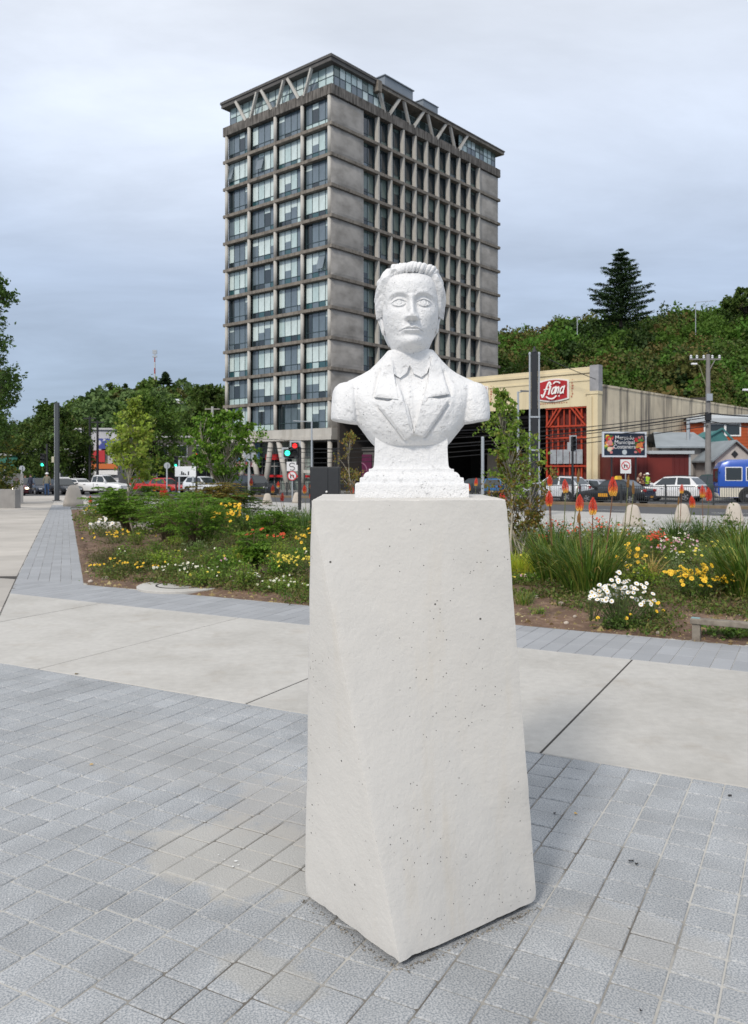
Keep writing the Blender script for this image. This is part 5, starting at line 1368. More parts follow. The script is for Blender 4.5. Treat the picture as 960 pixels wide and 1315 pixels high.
car('crossover', 'white crossover parked left of the green pickup, largest white car on the right', 'car', gp(860, 54.5), AR, 'suv', paint('white', (.78, .78, .78)))
car('taxi', 'black taxi with a yellow roof sign in front of the billboard', 'taxi', gp(789, 49.5), AR, 'sedan', paint('black', (.015, .016, .018)), taxi=True, plate=M_tplate)
car('parked_car', 'silver saloon with red tail light, between the black taxi and the white estate', 'car', gp(756, 54.5), AR, 'sedan', paint('silver', (.45, .47, .50), .4))
car('parked_car', 'white hatchback half hidden by the sapling right of the plinth', 'car', gp(712, 54), AR, 'suv', paint('pearl', (.68, .70, .72)))
car('parked_car', 'dark green pickup between the white crossover and the blue bus', 'pickup truck', gp(915, 58), AR, 'pickup', paint('green', (.018, .045, .04)))
car('parked_car', 'dark car in the warehouse opening, left of the bright blue car', 'car', gp(606, 71), 2.6, 'hatch', paint('charcoal', (.03, .032, .036)))
car('parked_car', 'bright blue car in the warehouse opening behind the sapling', 'car', gp(638, 68), 1.2, 'hatch', paint('blue', (.02, .13, .33)))
car('pickup_truck', 'white double-cab pickup facing right at the far left crossing', 'pickup truck', gp(130, 76), -.32, 'pickup', paint('white', (.78, .78, .78)))
car('parked_car', 'white saloon with its boot lid up, left of the white pickup', 'car', gp(101, 78), -.5, 'sedan', paint('white', (.78, .78, .78)), open_boot=True)
car('parked_car', 'black car with an orange plate right of the dark lamp post, far left', 'car', gp(80, 75), -.75, 'sedan', paint('black', (.015, .016, .018)), plate=M_tplate)
car('parked_car', 'dark blue hatchback with an orange plate between the two standing men', 'car', gp(52, 76), -.9, 'hatch', paint('navy', (.025, .032, .05)), plate=M_tplate)
car('parked_car', 'dark red car with its headlights on at the left edge', 'car', gp(4, 70), -.5, 'suv', paint('maroon', (.10, .012, .018)), lit=True)
car('parked_car', 'dark green car with a headlight on, behind the white gate pillar at left', 'car', gp(35, 78), -.9, 'hatch', paint('bottle', (.02, .04, .04)), lit=True)
car('parked_car', 'red hatchback behind the orange torch lilies, nearer the white sign board', 'car', gp(214, 82), -.6, 'hatch', paint('red', (.50, .02, .015)))
car('parked_car', 'red hatchback behind the pale birch, left of the other red car', 'car', gp(186, 88), -.6, 'hatch', paint('red', (.50, .02, .015)))
car('parked_car', 'white van-like car behind the many-stemmed tree left of the tower', 'car', gp(262, 76), -.7, 'suv', paint('pearl', (.68, .70, .72)))
car('jeep', 'black off-roader parked before the slanting tower legs', 'car', gp(328, 68), AR+PI, 'jeep', paint('black', (.015, .016, .018)))
# bus
def bus():
    L, W, H = 6.9, 2.1, 2.75; loc = gp(926, 52); d = Vector((-AR and .0, 0))
    a = AR+PI; t = thing('minibus', 'bright blue and cream minibus at the right edge', 'bus', (loc[0]+L/2*.93, loc[1]-.3, loc[2]), math.radians(-14))
    MB_b = paint('bus_blue', (.01, .075, .40)); MB_c = mat('bus_cream', (.62, .58, .48), .4, .08, 2)
    sec = [(-L/2, .55, 2.05, .92), (-L/2+.05, .42, 2.25, .96), (-L/2+.25, .34, 2.52, .98), (-L/2+.7, .32, 2.68, 1), (0, .30, 2.75, 1), (L/2-.3, .30, 2.70, 1), (L/2, .4, 2.5, .97)]
    def ring(x, zb, zt, e_, z0, z1):
        w2 = W/2*e_; Q = [(-w2, zb), (-w2, 1.0), (-w2*.985, zt-.35), (-w2*.90, zt-.08), (-w2*.6, zt), (w2*.6, zt), (w2*.90, zt-.08), (w2*.985, zt-.35), (w2, 1.0), (w2, zb)]
        return [(x, y, z) for y, z in Q]
    mb = MB(); mb.loft([ring(x, zb, zt, e_, 0, 9) for x, zb, zt, e_ in sec]); mb.build('body', MB_b, t, smooth=.5)
    for sy in (-1, 1):
        q = MB(); q.box(-L/2+.1, L/2-.1, min(sy*W/2*.99, sy*(W/2+.012)), max(sy*W/2*.99, sy*(W/2+.012)), .34, .92); q.build('cream_skirt', MB_c, t)
        for i, (xa, xb_) in enumerate(((-3.05, -2.05), (-1.85, -.55), (-.4, .9), (1.05, 2.2), (2.35, 3.2))):
            q = MB(); y0, y1 = sy*W/2*.975, sy*(W/2+.010); q.box(xa, xb_, min(y0, y1), max(y0, y1), 1.35, 2.22); f = q.build('window_frame', M_white, t, bevel=.03)
            q = MB(); y1 = sy*(W/2+.018); q.box(xa+.05, xb_-.05, min(y0, y1), max(y0, y1), 1.40, 2.17); q.build('pane', M_glass, f)
        for xw in (-1.75, 1.9):
            q = MB(); q.lathe([(.52, 0), (.52, .05)], 20); o = q.build('wheel_arch', M_trim, t); o.rotation_euler = (-PI/2*sy, 0, 0); o.location = (xw, sy*(W/2-.03), .44)
            q = MB(); q.lathe([(.25, -.2), (.40, -.2), (.42, -.05), (.38, 0), (.26, 0), (.24, -.05)], 20); o = q.build('wheel', M_rubber, t, smooth=.7); o.rotation_euler = (-PI/2*sy, 0, 0); o.location = (xw, sy*(W/2+.035), .42)
            q = MB(); q.lathe([(0, 0), (.1, 0), (.12, -.03), (.25, -.03), (.25, -.08)], 16); q.build('rim', M_rim, o)
    q = MB(); q.box(-L/2-.03, -L/2+.1, -.9, .9, 1.25, 2.15); q.build('windscreen', M_glass, t, bevel=.04)
    q = MB(); q.box(-L/2-.06, -L/2+.2, -.98, .98, .36, .58); q.build('front_bumper', MB_c, t, bevel=.04)
    for sy in (-1, 1):
        q = MB(); q.box(-L/2-.03, -L/2+.1, min(sy*.6, sy*.9), max(sy*.6, sy*.9), .68, .88); q.build('headlight', M_lamp, t)
    q = MB(); q.bar((-L/2+.1, -W/2, 1.9), (-L/2-.15, -W/2-.25, 1.9), .04); q.box(-L/2-.22, -L/2-.12, -W/2-.35, -W/2-.2, 1.5, 1.95); q.build('wing_mirror', M_trim, t)
bus()

# ==================================================================
#  PEOPLE
# ==================================================================
M_skin = mat('skin', (.42, .24, .17), .6)
def person(label, loc, rz, H=1.72, top=(.1, .1, .1), legs=(.05, .05, .06), hair=(.03, .02, .02), hat=None, hold=None, vest=None, arms='down', key='a'):
    t = thing('person', label, 'person', loc, rz, 'people standing far off by the road'); s_ = H/1.72
    J = {'pel': (0, 0, .93), 'waist': (0, .01, 1.10), 'chest': (0, 0, 1.30), 'neck': (0, 0, 1.46), 'chin': (0, -.01, 1.53), 'head': (0, -.01, 1.63), 'top': (0, 0, 1.70)}
    for s1, n1_ in ((-1, 'l'), (1, 'r')):
        J['sh'+n1_] = (s1*.18, 0, 1.40)
        J['hip'+n1_] = (s1*.09, 0, .88); J['kn'+n1_] = (s1*.11, -.03, .49); J['an'+n1_] = (s1*.12, .01, .09); J['to'+n1_] = (s1*.14, -.17, .04); J['he'+n1_] = (s1*.12, .05, .04)
        if arms == 'front': J['el'+n1_] = (s1*.25, .02, 1.12); J['wr'+n1_] = (s1*.12, -.22, 1.10); J['ha'+n1_] = (s1*.05, -.28, 1.12)
        else: J['el'+n1_] = (s1*.26, .03, 1.12); J['wr'+n1_] = (s1*.27, -.05, .88); J['ha'+n1_] = (s1*.27, -.08, .79)
    E = [('pel', 'waist'), ('waist', 'chest'), ('chest', 'neck'), ('neck', 'chin'), ('chin', 'head'), ('head', 'top')]
    for n1_ in 'lr': E += [('chest', 'sh'+n1_), ('sh'+n1_, 'el'+n1_), ('el'+n1_, 'wr'+n1_), ('wr'+n1_, 'ha'+n1_), ('pel', 'hip'+n1_), ('hip'+n1_, 'kn'+n1_), ('kn'+n1_, 'an'+n1_), ('an'+n1_, 'to'+n1_), ('an'+n1_, 'he'+n1_)]
    R = {'pel': (.15, .11), 'waist': (.14, .10), 'chest': (.16, .115), 'neck': (.06, .06), 'chin': (.075, .085), 'head': (.085, .105), 'top': (.06, .07), 'sh': (.07, .07), 'el': (.045, .045), 'wr': (.033, .033), 'ha': (.04, .03), 'hip': (.10, .10), 'kn': (.065, .065), 'an': (.048, .05), 'to': (.04, .03), 'he': (.045, .03)}
    ks = list(J); me = bpy.data.meshes.new('body'); me.from_pydata([tuple(c*s_ for c in J[k]) for k in ks], [(ks.index(a), ks.index(b)) for a, b in E], [])
    o = bpy.data.objects.new('body', me); S.collection.objects.link(o); o.modifiers.new('s', 'SKIN').use_smooth_shade = True; sv = me.skin_vertices[0].data
    for i, k in enumerate(ks): r = R.get(k) or R[k[:-1]]; sv[i].radius = (r[0]*s_, r[1]*s_); sv[i].use_root = (k == 'pel')
    o.modifiers.new('d', 'SUBSURF').levels = 2
    dg = bpy.context.evaluated_depsgraph_get(); m2 = bpy.data.meshes.new_from_object(o.evaluated_get(dg)); bpy.data.objects.remove(o)
    m2.materials.clear()
    for m_i in (M_skin, mat('top_'+key, top, .85, .1, 6), mat('legs_'+key, legs, .85, .1, 6), mat('shoes_'+key, (.02, .02, .02), .6), mat('hair_'+key, hair, .8), mat('vest_'+key, vest or top, .7)): m2.materials.append(m_i)
    for p in m2.polygons:
        c = p.center/s_; armz = abs(c.x) > .20
        if c.z > 1.585 and (c.y > -.06 or c.z > 1.67): k = 4
        elif c.z > 1.47: k = 0
        elif c.z < .085: k = 3
        elif (armz and c.z < .90 and arms == 'down') or (arms == 'front' and c.y < -.20 and c.z > 1): k = 0
        elif c.z < .92 and not armz: k = 2
        else: k = 5 if vest and abs(c.x) < .19 and c.z > .95 else 1
        p.material_index = k
    link(bpy.data.objects.new('body', m2), t)
    if hat:
        q = MB(); q.lathe([(.125, 1.62), (.13, 1.64), (.118, 1.70), (.07, 1.755), (.0, 1.765)], 16, (0, -.005, 0)); q.box(-.09, .09, -.24, -.10, 1.625, 1.64); o = q.build('cap', mat('cap_'+key, hat, .7), t, True); o.scale = (s_, s_, s_)
    if hold: hold(t)
    return t
person('person in dark navy jacket and trousers standing at the left by the cars', (X(39, 68), 68, gz(68)), 2.6, 1.68, (.025, .03, .055), (.02, .022, .03), key='navy')
person('person in olive grey jacket, blue jeans and white cap beside the dark lamp post', (X(60, 64), 64, gz(64)), 3.3, 1.76, (.17, .16, .12), (.03, .07, .16), hat=(.65, .65, .65), key='olive')
person('person in a yellow hi-vis vest and white helmet standing behind the white crossover', (X(831, 60), 60, gz(60)-.0), .4, 1.72, (.05, .06, .08), (.04, .05, .08), hat=(.75, .75, .72), vest=(.42, .62, .03), arms='front', key='vest')
def wreath(t):
    q = MB(); r1 = random.Random(2)
    for k in range(26):
        a = r1.uniform(0, 6.28); rr_ = r1.uniform(.05, .36); q.lathe([(0, 0), (.07, .03), (.08, .08), (0, .14)], 6, (rr_*math.cos(a), -.38, 1.25+1.2*rr_*math.sin(a)), r1.choice([0, 1, 2]))
    q.build('bundle', [mat('brown_goods', (.16, .05, .03), .8), mat('tan_goods', (.45, .25, .14), .8), mat('pale_goods', (.6, .45, .35), .8)], t)
person('person behind the taxi holding a brown and tan bundle of goods', (X(822, 60.5), 60.5, gz(60.5)), .1, 1.74, (.14, .05, .03), (.05, .04, .04), arms='front', key='brown', hold=wreath)
person('person with a pale bare head behind the parked cars at the far left', (X(32, 80), 80, gz(80)-.1), 2.2, 1.7, (.30, .10, .10), (.05, .05, .06), hair=(.2, .12, .08), key='rose')

# ==================================================================
#  STREET FURNITURE
# ==================================================================
# tall dark lamp mast with two slim grey poles, right of the bust
def pole_thing(name, label, cat, px, Y, parts, rz=0, group=None, zoff=0):
    t = thing(name, label, cat, (X(px, Y), Y, gz(Y)-.01+zoff), rz, group); parts(t, gz(Y)-.01+zoff); return t
def B_(t, nm, m, fn, **k): mb = MB(); fn(mb); return mb.build(nm, m, t, **k)
def f1(t, g_):
    h = Z(452, 30)-g_
    B_(t, 'mast', M_black, lambda b: b.box(-.11, .11, -.07, .07, 0, h))
    for s1 in (-1, 1):
        B_(t, 'rail', M_galv, lambda b: b.tube([(s1*.165, 0, 0), (s1*.165, 0, h-.1)], .035, 8)); B_(t, 'rail_cap', M_galv, lambda b: b.lathe([(.05, h-.1), (.05, h-.03), (.02, h)], 8, (s1*.165, 0, 0)))
    B_(t, 'finial', M_black, lambda b: b.lathe([(.10, h), (.04, h+.1), (.03, h+.2)], 8))
    for z in (1.2, 2.4, 3.6): B_(t, 'bracket', M_galv, lambda b: b.box(-.19, .19, -.09, -.071, z, z+.06))
pole_thing('light_mast', 'tall black square mast flanked by two slim grey rails, right of the bust', 'light mast', 686, 30, f1)
def f2(t, g_):
    h = Z(503, 34)-g_
    B_(t, 'pole', M_galv, lambda b: b.tube([(0, 0, 0), (0, 0, h)], [.06, .045], 10))
    B_(t, 'arm', M_galv, lambda b: b.tube([(0, 0, h-.03), (.15, 0, h)], .025, 8)); B_(t, 'lamp_head', mat('dark_grey_lamp', (.09, .1, .11), .4), lambda b: b.loft([[(.1, -.09, h-.01), (.1, .09, h-.01), (.1, .07, h+.06), (.1, -.07, h+.06)], [(.58, -.09, h), (.58, .09, h), (.58, .06, h+.04), (.58, -.06, h+.04)]]))
pole_thing('street_lamp', 'slim grey street lamp with a flat arm to the right, behind the right sapling', 'street lamp', 665, 34, f2)
pole_thing('metal_post', 'plain thick grey post standing right of the bust foot', 'post', 619.5, 26, lambda t, g_: (B_(t, 'shaft', M_galv, lambda b: b.tube([(0, 0, 0), (0, 0, Z(562, 26)-g_)], .05, 10)), B_(t, 'cap', M_galv, lambda b: b.lathe([(.055, Z(562, 26)-g_), (.03, Z(562, 26)-g_+.03)], 10))))
def f3(t, g_):
    h = Z(541, 40)-g_
    B_(t, 'pole', M_galv, lambda b: b.tube([(0, 0, 0), (0, 0, h)], [.05, .04], 10)); B_(t, 'arm', M_galv, lambda b: b.tube([(-.05, 0, h-.02), (-.9, 0, h+.02)], .022, 6))
pole_thing('street_lamp', 'slim grey lamp pole rising behind the black cabinet, before the tower', 'street lamp', 400, 40, f3)
def f4(t, g_):
    h = Z(517, 50)-g_
    B_(t, 'pole', mat('dark_slate_post', (.05, .06, .07), .5), lambda b: b.box(-.11, .11, -.11, .11, 0, h)); B_(t, 'light_stripe', M_galv, lambda b: b.box(-.13, -.105, -.115, -.02, 0, h-.1))
    z = Z(594, 50)-g_; B_(t, 'control_box', mat('cream_box', (.45, .43, .33), .6), lambda b: b.box(-.28, -.12, -.16, .02, z, z+.36), bevel=.01); B_(t, 'base_plate', M_black, lambda b: b.box(-.2, .2, -.2, .2, .012, .05))
pole_thing('lamp_post', 'tall dark square post with a small cream box, at the left end of the walkway', 'lamp post', 73, 50, f4)
# round signs seen from behind
def round_sign(label, px, Y, ytop, r, pole_r=.035, front=False, group='round traffic signs seen from behind'):
    def f(t, g_):
        h = Z(ytop, Y)-g_
        B_(t, 'post', M_galv, lambda b: b.box(-pole_r, pole_r, -pole_r*.7, pole_r*.7, 0, h-.05))
        o = B_(t, 'disc', mat('sign_back', (.33, .36, .39), .5, .05, 2), lambda b: b.lathe([(r, -.008), (r, .008)], 28)); o.rotation_euler = (PI/2, 0, 0); o.location = (0, .06, h-r)
        o = B_(t, 'sign_rim', M_galv, lambda b: b.lathe([(r*.97, .0), (r*1.03, .0), (r*1.03, .014), (r*.97, .014)], 28)); o.rotation_euler = (PI/2, 0, 0); o.location = (0, .06, h-r)
    return pole_thing('traffic_sign', label, 'sign', px, Y, f, group=group)
round_sign('large round sign seen from behind on a grey post, left of the tower legs', 319.5, 30, 575, .215, .04)
round_sign('small round sign seen from behind between the red cars and the white board', 214, 46, 594, .17)
round_sign('small round sign seen from behind beside the white gate pillar at the far left', 27.5, 50, 598, .18)
# no turning signs, facing the camera
M_signw = mat('sign_reflective_white', (.72, .72, .72), .5)
def ring_sign(t, cx, cz, r, y=-.05, arrow=True):
    q = MB(); q.lathe([(r*.0, 0), (r, 0), (r, .006), (0, .006)], 26); o = q.build('red_ring', mat('sign_ring_red', (.55, .02, .03), .5), t); o.rotation_euler = (PI/2, 0, 0); o.location = (cx, y, cz)
    q = MB(); q.lathe([(0, 0), (r*.80, 0), (r*.80, .004), (0, .004)], 26); o = q.build('white_disc', M_signw, t); o.rotation_euler = (PI/2, 0, 0); o.location = (cx, y-.006, cz)
    q = MB(); y2 = y-.018; a = r*.11
    q.box(cx-r*.30-a, cx-r*.30+a, y2, y2+.006, cz-r*.5, cz+r*.25); q.box(cx-r*.30+a, cx+r*.28, y2, y2+.006, cz+r*.03+a, cz+r*.25); q.box(cx+r*.28-a, cx+r*.28+a, y2, y2+.006, cz-r*.45, cz+r*.03+a-.001); q.build('arrow', M_black, t)
    q = MB(); q.bar((cx-r*.55, y2-.006, cz+r*.55), (cx+r*.55, y2-.006, cz-r*.55), r*.14, .005, up=(0, 1, 0)); q.build('red_bar', mat('sign_ring_red', (.55, .02, .03)), t)
def f5(t, g_):
    z = Z(604.5, 56)-g_; B_(t, 'post', M_galv, lambda b: b.box(-.03, .03, -.03, .03, 0, z+.2)); zp = Z(590, 56)-g_
    B_(t, 'sign_plate', M_signw, lambda b: b.box(-.36, .36, -.045, -.031, Z(608, 56)-g_, zp)); ring_sign(t, 0, (Z(608, 56)-g_+zp)/2+.05, .30)
def f6(t, g_):
    Y = 52; z1 = Z(593, Y)-g_; z0 = Z(605, Y)-g_; B_(t, 'post', M_galv, lambda b: b.box(-.035, .035, -.03, .03, 0, z1)); B_(t, 'upper_plate', M_signw, lambda b: b.box(-.34, .34, -.05, -.031, z0, z1))
    q = MB(); q.tube([(.17*math.cos(a), -.06, (z0+z1)/2+.10+.12*math.sin(a)) for a in np.linspace(.3, 4.6, 9)], .022, 6); q.tube([(.15*math.cos(a), -.06, (z0+z1)/2-.12+.12*math.sin(a)) for a in np.linspace(1.6, -2.6, 9)], .022, 6); q.build('bend_symbol', M_black, t)
    ring_sign(t, 0, Z(611, Y)-g_, .30)
pole_thing('no_turning_sign', 'square white no turning sign under the right end of the billboard', 'sign', 803, 56, f5)
pole_thing('no_turning_sign', 'white plate over a red ringed no turning sign, before the tower legs', 'sign', 375, 52, f6)
# white direction board seen at the left
def f7(t, g_):
    Y = 44; z1, z0 = Z(599, Y)-g_, Z(612, Y)-g_; w2 = .56
    B_(t, 'board', mat('board_white', (.70, .72, .74), .5), lambda b: b.box(-w2, w2, -.03, .0, z0, z1), bevel=.01)
    for s1 in (-.62, .70): B_(t, 'post', M_galv, lambda b: b.box(s1*w2-.04, s1*w2+.04, .002, .06, 0, z1+.35))
    B_(t, 'skyline_print', M_black, lambda b: [b.box(-.32+i*.09, -.25+i*.09, -.036, -.0305, z0+.08, z0+.10+.06*((i*7) % 4)) for i in range(6)])
pole_thing('direction_board', 'white board on two grey posts left of the many-stemmed tree', 'sign board', 238, 44, f7)
# traffic lights
M_tl = mat('signal_housing', (.02, .02, .022), .5)
def head_(t, cx, z, lit=None, n=3, y=-.12, border=True, s=1.0):
    h = .30*n*s
    B_(t, 'signal_head', M_tl, lambda b: b.box(cx-.15*s, cx+.15*s, y, y+.2, z, z+h), bevel=.015)
    if border: B_(t, 'back_board', mat('signal_board_edge', (.38, .40, .42), .5), lambda b: b.box(cx-.24*s, cx+.24*s, y+.21, y+.23, z-.08, z+h+.08))
    for i in range(n):
        zc = z+(i+.5)*.30*s; on = lit and lit[0] == i
        q = MB(); q.lathe([(0, 0), (.10*s, 0), (.10*s, .02), (0, .035)], 14); o = q.build('lens', (lit[1] if on else mat('dead_lens', (.03, .03, .03), .3)), t); o.rotation_euler = (PI/2, 0, 0); o.location = (cx, y-.0, zc)
        q = MB(); q.loft([[(cx-.12*s, y-.001, zc), (cx-.08*s, y-.001, zc+.12*s), (cx+.08*s, y-.001, zc+.12*s), (cx+.12*s, y-.001, zc)], [(cx-.12*s, y-.18, zc+.02), (cx-.08*s, y-.2, zc+.12*s), (cx+.08*s, y-.2, zc+.12*s), (cx+.12*s, y-.18, zc+.02)]], caps=False); q.build('visor', M_tl, t)
def f8(t, g_):
    B_(t, 'pole', M_tl, lambda b: b.tube([(0, 0, 0), (0, 0, Z(575, 36)-g_)], .075, 10))
    head_(t, -.22, Z(585, 36)-g_-.05, None, 1, s=1.15); head_(t, -.52, Z(587, 36)-g_+.0, (0, M_litg), 1, s=1.15); head_(t, -.20, Z(577, 36)-g_, (0, M_litr), 1, s=1.0); B_(t, 'bracket', M_tl, lambda b: (b.box(-.55, .0, -.02, .02, Z(589, 36)-g_, Z(588, 36)-g_), b.box(-.14, -.05, -.1, .06, Z(597, 36)-g_, Z(589, 36)-g_)))
pole_thing('traffic_light', 'traffic light on a black pole showing red and a green arrow, before the tower', 'traffic light', 384.5, 36, f8)
pole_thing('traffic_light', 'unlit traffic light with pale back board, before the red lattice gate', 'traffic light', 735, 52, lambda t, g_: (B_(t, 'pole', M_tl, lambda b: b.tube([(0, 0, 0), (0, 0, Z(565, 52)-g_)], .07, 10)), head_(t, .05, Z(578, 52)-g_, None, 3, s=.95), B_(t, 'side_board', mat('signal_board_edge', (.38, .40, .42)), lambda b: b.box(-.34, -.12, -.06, -.04, Z(580, 52)-g_, Z(568, 52)-g_))))
pole_thing('traffic_light', 'traffic light showing green under the dark trees at the far left', 'traffic light', 60, 66, lambda t, g_: (B_(t, 'pole', M_tl, lambda b: b.tube([(0, 0, 0), (0, 0, Z(570, 66)-g_)], .08, 10)), head_(t, -.32, Z(599.5, 66)-g_, (0, M_litg), 3, border=False, s=1.15), B_(t, 'bracket', M_tl, lambda b: b.box(-.3, 0, -.03, .03, Z(590, 66)-g_, Z(589, 66)-g_))))
pole_thing('traffic_light', 'traffic light showing green left of the white board on two posts', 'traffic light', 226, 60, lambda t, g_: (B_(t, 'pole', M_tl, lambda b: b.tube([(0, 0, 0), (0, 0, Z(590, 60)-g_)], .07, 10)), head_(t, 0, Z(600, 60)-g_, (0, M_litg), 3, border=False, s=.9)))
pole_thing('traffic_light', 'traffic light showing red beside the foliage of the many-stemmed tree', 'traffic light', 252, 58, lambda t, g_: (B_(t, 'pole', M_tl, lambda b: b.tube([(0, 0, 0), (0, 0, Z(583, 58)-g_)], .07, 10)), head_(t, 0, Z(598, 58)-g_, (2, M_litr), 3, border=False, s=1.0)))
# black double-door cabinet
Y = 23; t = thing('utility_cabinet', 'black two-door utility cabinet with a round white knob, left behind the plinth', 'cabinet', (X(416.5, Y), Y, gz(Y)-.01), -.05)
h = Z(599.5, Y)-t.location.z; w2 = .41
B_(t, 'carcass', mat('matt_black_steel', (.028, .031, .036), .5, .1, 3), lambda b: b.box(-w2, w2, 0, .45, 0, h), bevel=.01)
for a, b_ in ((-w2+.015, .09), (.10, w2-.015)): B_(t, 'door', mat('matt_black_steel', (.028, .031, .036)), lambda b: b.box(a, b_, -.018, -.001, .06, h-.03), bevel=.004)
q = MB(); q.lathe([(0, 0), (.028, 0), (.03, .02), (0, .03)], 12); o = q.build('knob', M_white, t); o.rotation_euler = (PI/2, 0, 0); o.location = (.06, -.02, h*.60)
# white gate pillar and low wall at the far left
Y = 46; t = thing('gate_pillar', 'square white pillar at the end of a low grey wall, far left', 'pillar', (X(23, Y), Y, gz(Y)-.01))
B_(t, 'pillar_shaft', mat('pale_plaster', (.55, .52, .48), .8, .06, 2), lambda b: b.box(-.21, .21, -.2, .2, 0, Z(608, Y)-t.location.z), bevel=.01); B_(t, 'faded_notice', mat('faded_notice', (.50, .36, .33), .8, .2, 9), lambda b: b.box(-.10, .12, -.206, -.2005, 1.0, 1.4))
Y = 38; t = thing('low_wall', 'low grey concrete wall at the left edge beside the walkway', 'wall', (X(19, Y), Y, gz(Y)-.01), -.25)
B_(t, 'wall_body', mat('grey_wall_concrete', (.27, .26, .25), .9, .15, 2, .3, 30), lambda b: b.box(-4, 0, 0, .4, 0, Z(628.5, Y)-t.location.z), bevel=.015)
# bollards: rounded concrete wedges along the kerb
def bollard_mesh():
    mb = MB(); rings = []
    for z, a, b in ((0, .33, .22), (.15, .31, .20), (.42, .235, .16), (.56, .20, .14), (.64, .165, .115), (.685, .11, .08), (.70, .04, .03)):
        rings.append([(a*math.copysign(abs(math.cos(t))**.75, math.cos(t)), b*math.copysign(abs(math.sin(t))**.75, math.sin(t)), z) for t in np.linspace(0, 2*PI, 24, endpoint=False)])
    mb.loft(rings); return mb.mesh('bollard', mat('bollard_concrete', (.48, .43, .37), .85, .08, 4, .3, 40, rnd=.05), True)
bme = bollard_mesh()
spots = [(812, 676, 'first concrete bollard right of the saplings, seen through torch lily stems'), (876, 671, 'middle concrete bollard behind the right torch lilies'), (942, 673, 'rightmost concrete bollard, clear of the flowers'), (381, 646, 'small pale bollard left of the black cabinet, beside the traffic light'), (343, 648, 'pale bollard among the plants below the black off-roader'), (94, 650, 'largest concrete bollard, at the far corner of the left bed')]
for px_, py_, lb in spots:
    x, y = G(px_, py_); o = link(bpy.data.objects.new('bollard', bme)); o.location = (x, y, gz(y)-.005); o.rotation_euler = (0, 0, random.uniform(-.3, .3)); tag(o, lb, 'bollard', 'concrete bollards along the kerb')
    s_ = {812: .92, 876: .86, 942: .95, 381: .85, 343: .85, 94: 1.5}[px_]; o.scale = (s_, s_, s_)
# fence on the central reservation: each panel is a thing
M_fen = mat('dark_fence_paint', (.035, .04, .042), .5)
def fence_panel():
    t = thing('median_fence', '', 'fence'); 
    for z in (.10, .92): B_(t, 'rail', M_fen, lambda b: b.box(0, 2.5, -.02, .02, z, z+.04))
    for x in (0, ): B_(t, 'post', M_fen, lambda b: b.box(-.035, .035, -.035, .035, 0, 1.05))
    q = MB(); [q.box(.115*i-.008, .115*i+.008, -.008, .008, .14, .92) for i in range(1, 22)]
    tag(q.build('pickets', M_fen, t), kind='stuff'); return t
fp = fence_panel(); first = True
for i in range(32):
    a = -22+i*2.5; p = rq(a, 42.75); lb = 'black picket railing panel on the central reservation between the two carriageways'
    cx_ = rq(a+1.25, 42.75); pxc = 480+FPX*cx_[0]/cx_[1]
    if not -30 < pxc < 990: continue
    o = fp if first else copy_tree(fp); first = False; nf = nf+1 if 'nf' in globals() else 1
    lb = 'dark picket railing panel on the road median, number %s counted from the right edge' % ['one', 'two', 'three', 'four', 'five', 'six', 'seven', 'eight', 'nine', 'ten', 'eleven', 'twelve', 'thirteen', 'fourteen', 'fifteen', 'sixteen', 'seventeen', 'eighteen', 'nineteen', 'twenty', 'twenty-one', 'twenty-two', 'twenty-three', 'twenty-four'][nf-1]
    o.location = (p[0], p[1], gz(p[1])); o.rotation_euler = (math.atan(-.009*.673), 0, AR) if False else (0, .006, AR); o['label'] = lb; o['group'] = 'railing panels on the central reservation'
# utility pole with lamp, transformer arms
Y = 58
def f9(t, g_):
    h = Z(455, Y)-g_; M_wood = mat('weathered_pole', (.21, .20, .19), .9, .2, 1)
    B_(t, 'pole', M_wood, lambda b: b.tube([(0, 0, 0), (0, 0, h)], [.23, .13], 10)); zl = Z(498, Y)-g_
    B_(t, 'lamp_arm', mat('olive_lamp_arm', (.20, .20, .10), .6), lambda b: b.tube([(-.1, 0, zl), (-.35, 0, zl+.8), (-.6, 0, zl+1.55), (-.85, 0, zl+1.68)], .035, 6)); B_(t, 'lamp_head', M_white, lambda b: b.box(-1.18, -.78, -.1, .1, zl+1.62, zl+1.74), bevel=.03)
    B_(t, 'cross_arm', M_wood, lambda b: (b.bar((-1.3, 0, h-.35), (.9, .0, h-.35), .09), b.bar((0, 0, h-1.3), (.5, 0, h-.35), .06)))
    for x in (-1.2, -.78, -.3, .3, .8): B_(t, 'insulator', mat('porcelain', (.6, .62, .63), .3), lambda b: b.lathe([(.05, h-.32), (.10, h-.27), (.06, h-.2), (.1, h-.14), (.04, h-.05)], 8, (x, 0, 0)))
    B_(t, 'transformer_bracket', M_galv, lambda b: b.box(-.20, .2, -.3, -.12, Z(515, Y)-g_, Z(506, Y)-g_)); B_(t, 'junction_box', M_black, lambda b: b.box(-.28, .1, -.35, -.12, Z(540, Y)-g_, Z(531, Y)-g_))
up = pole_thing('utility_pole', 'tall weathered utility pole with an arched street lamp, right side before the houses', 'utility pole', 909, Y, f9)
def f10(t, g_):
    B_(t, 'pole', M_galv, lambda b: b.tube([(0, 0, 0), (0, 0, Z(500, 54)-g_)], .08, 8)); z = Z(500, 54)-g_; B_(t, 'lamp_head', M_white, lambda b: b.box(-1.6, -.7, -.12, .12, z-.1, z+.03), bevel=.03); B_(t, 'arm', M_galv, lambda b: b.tube([(0, 0, z-.1), (-.8, 0, z-.03)], .04, 6))
pole_thing('street_lamp', 'white street lamp head reaching in from the right edge', 'street lamp', 985, 54, f10)
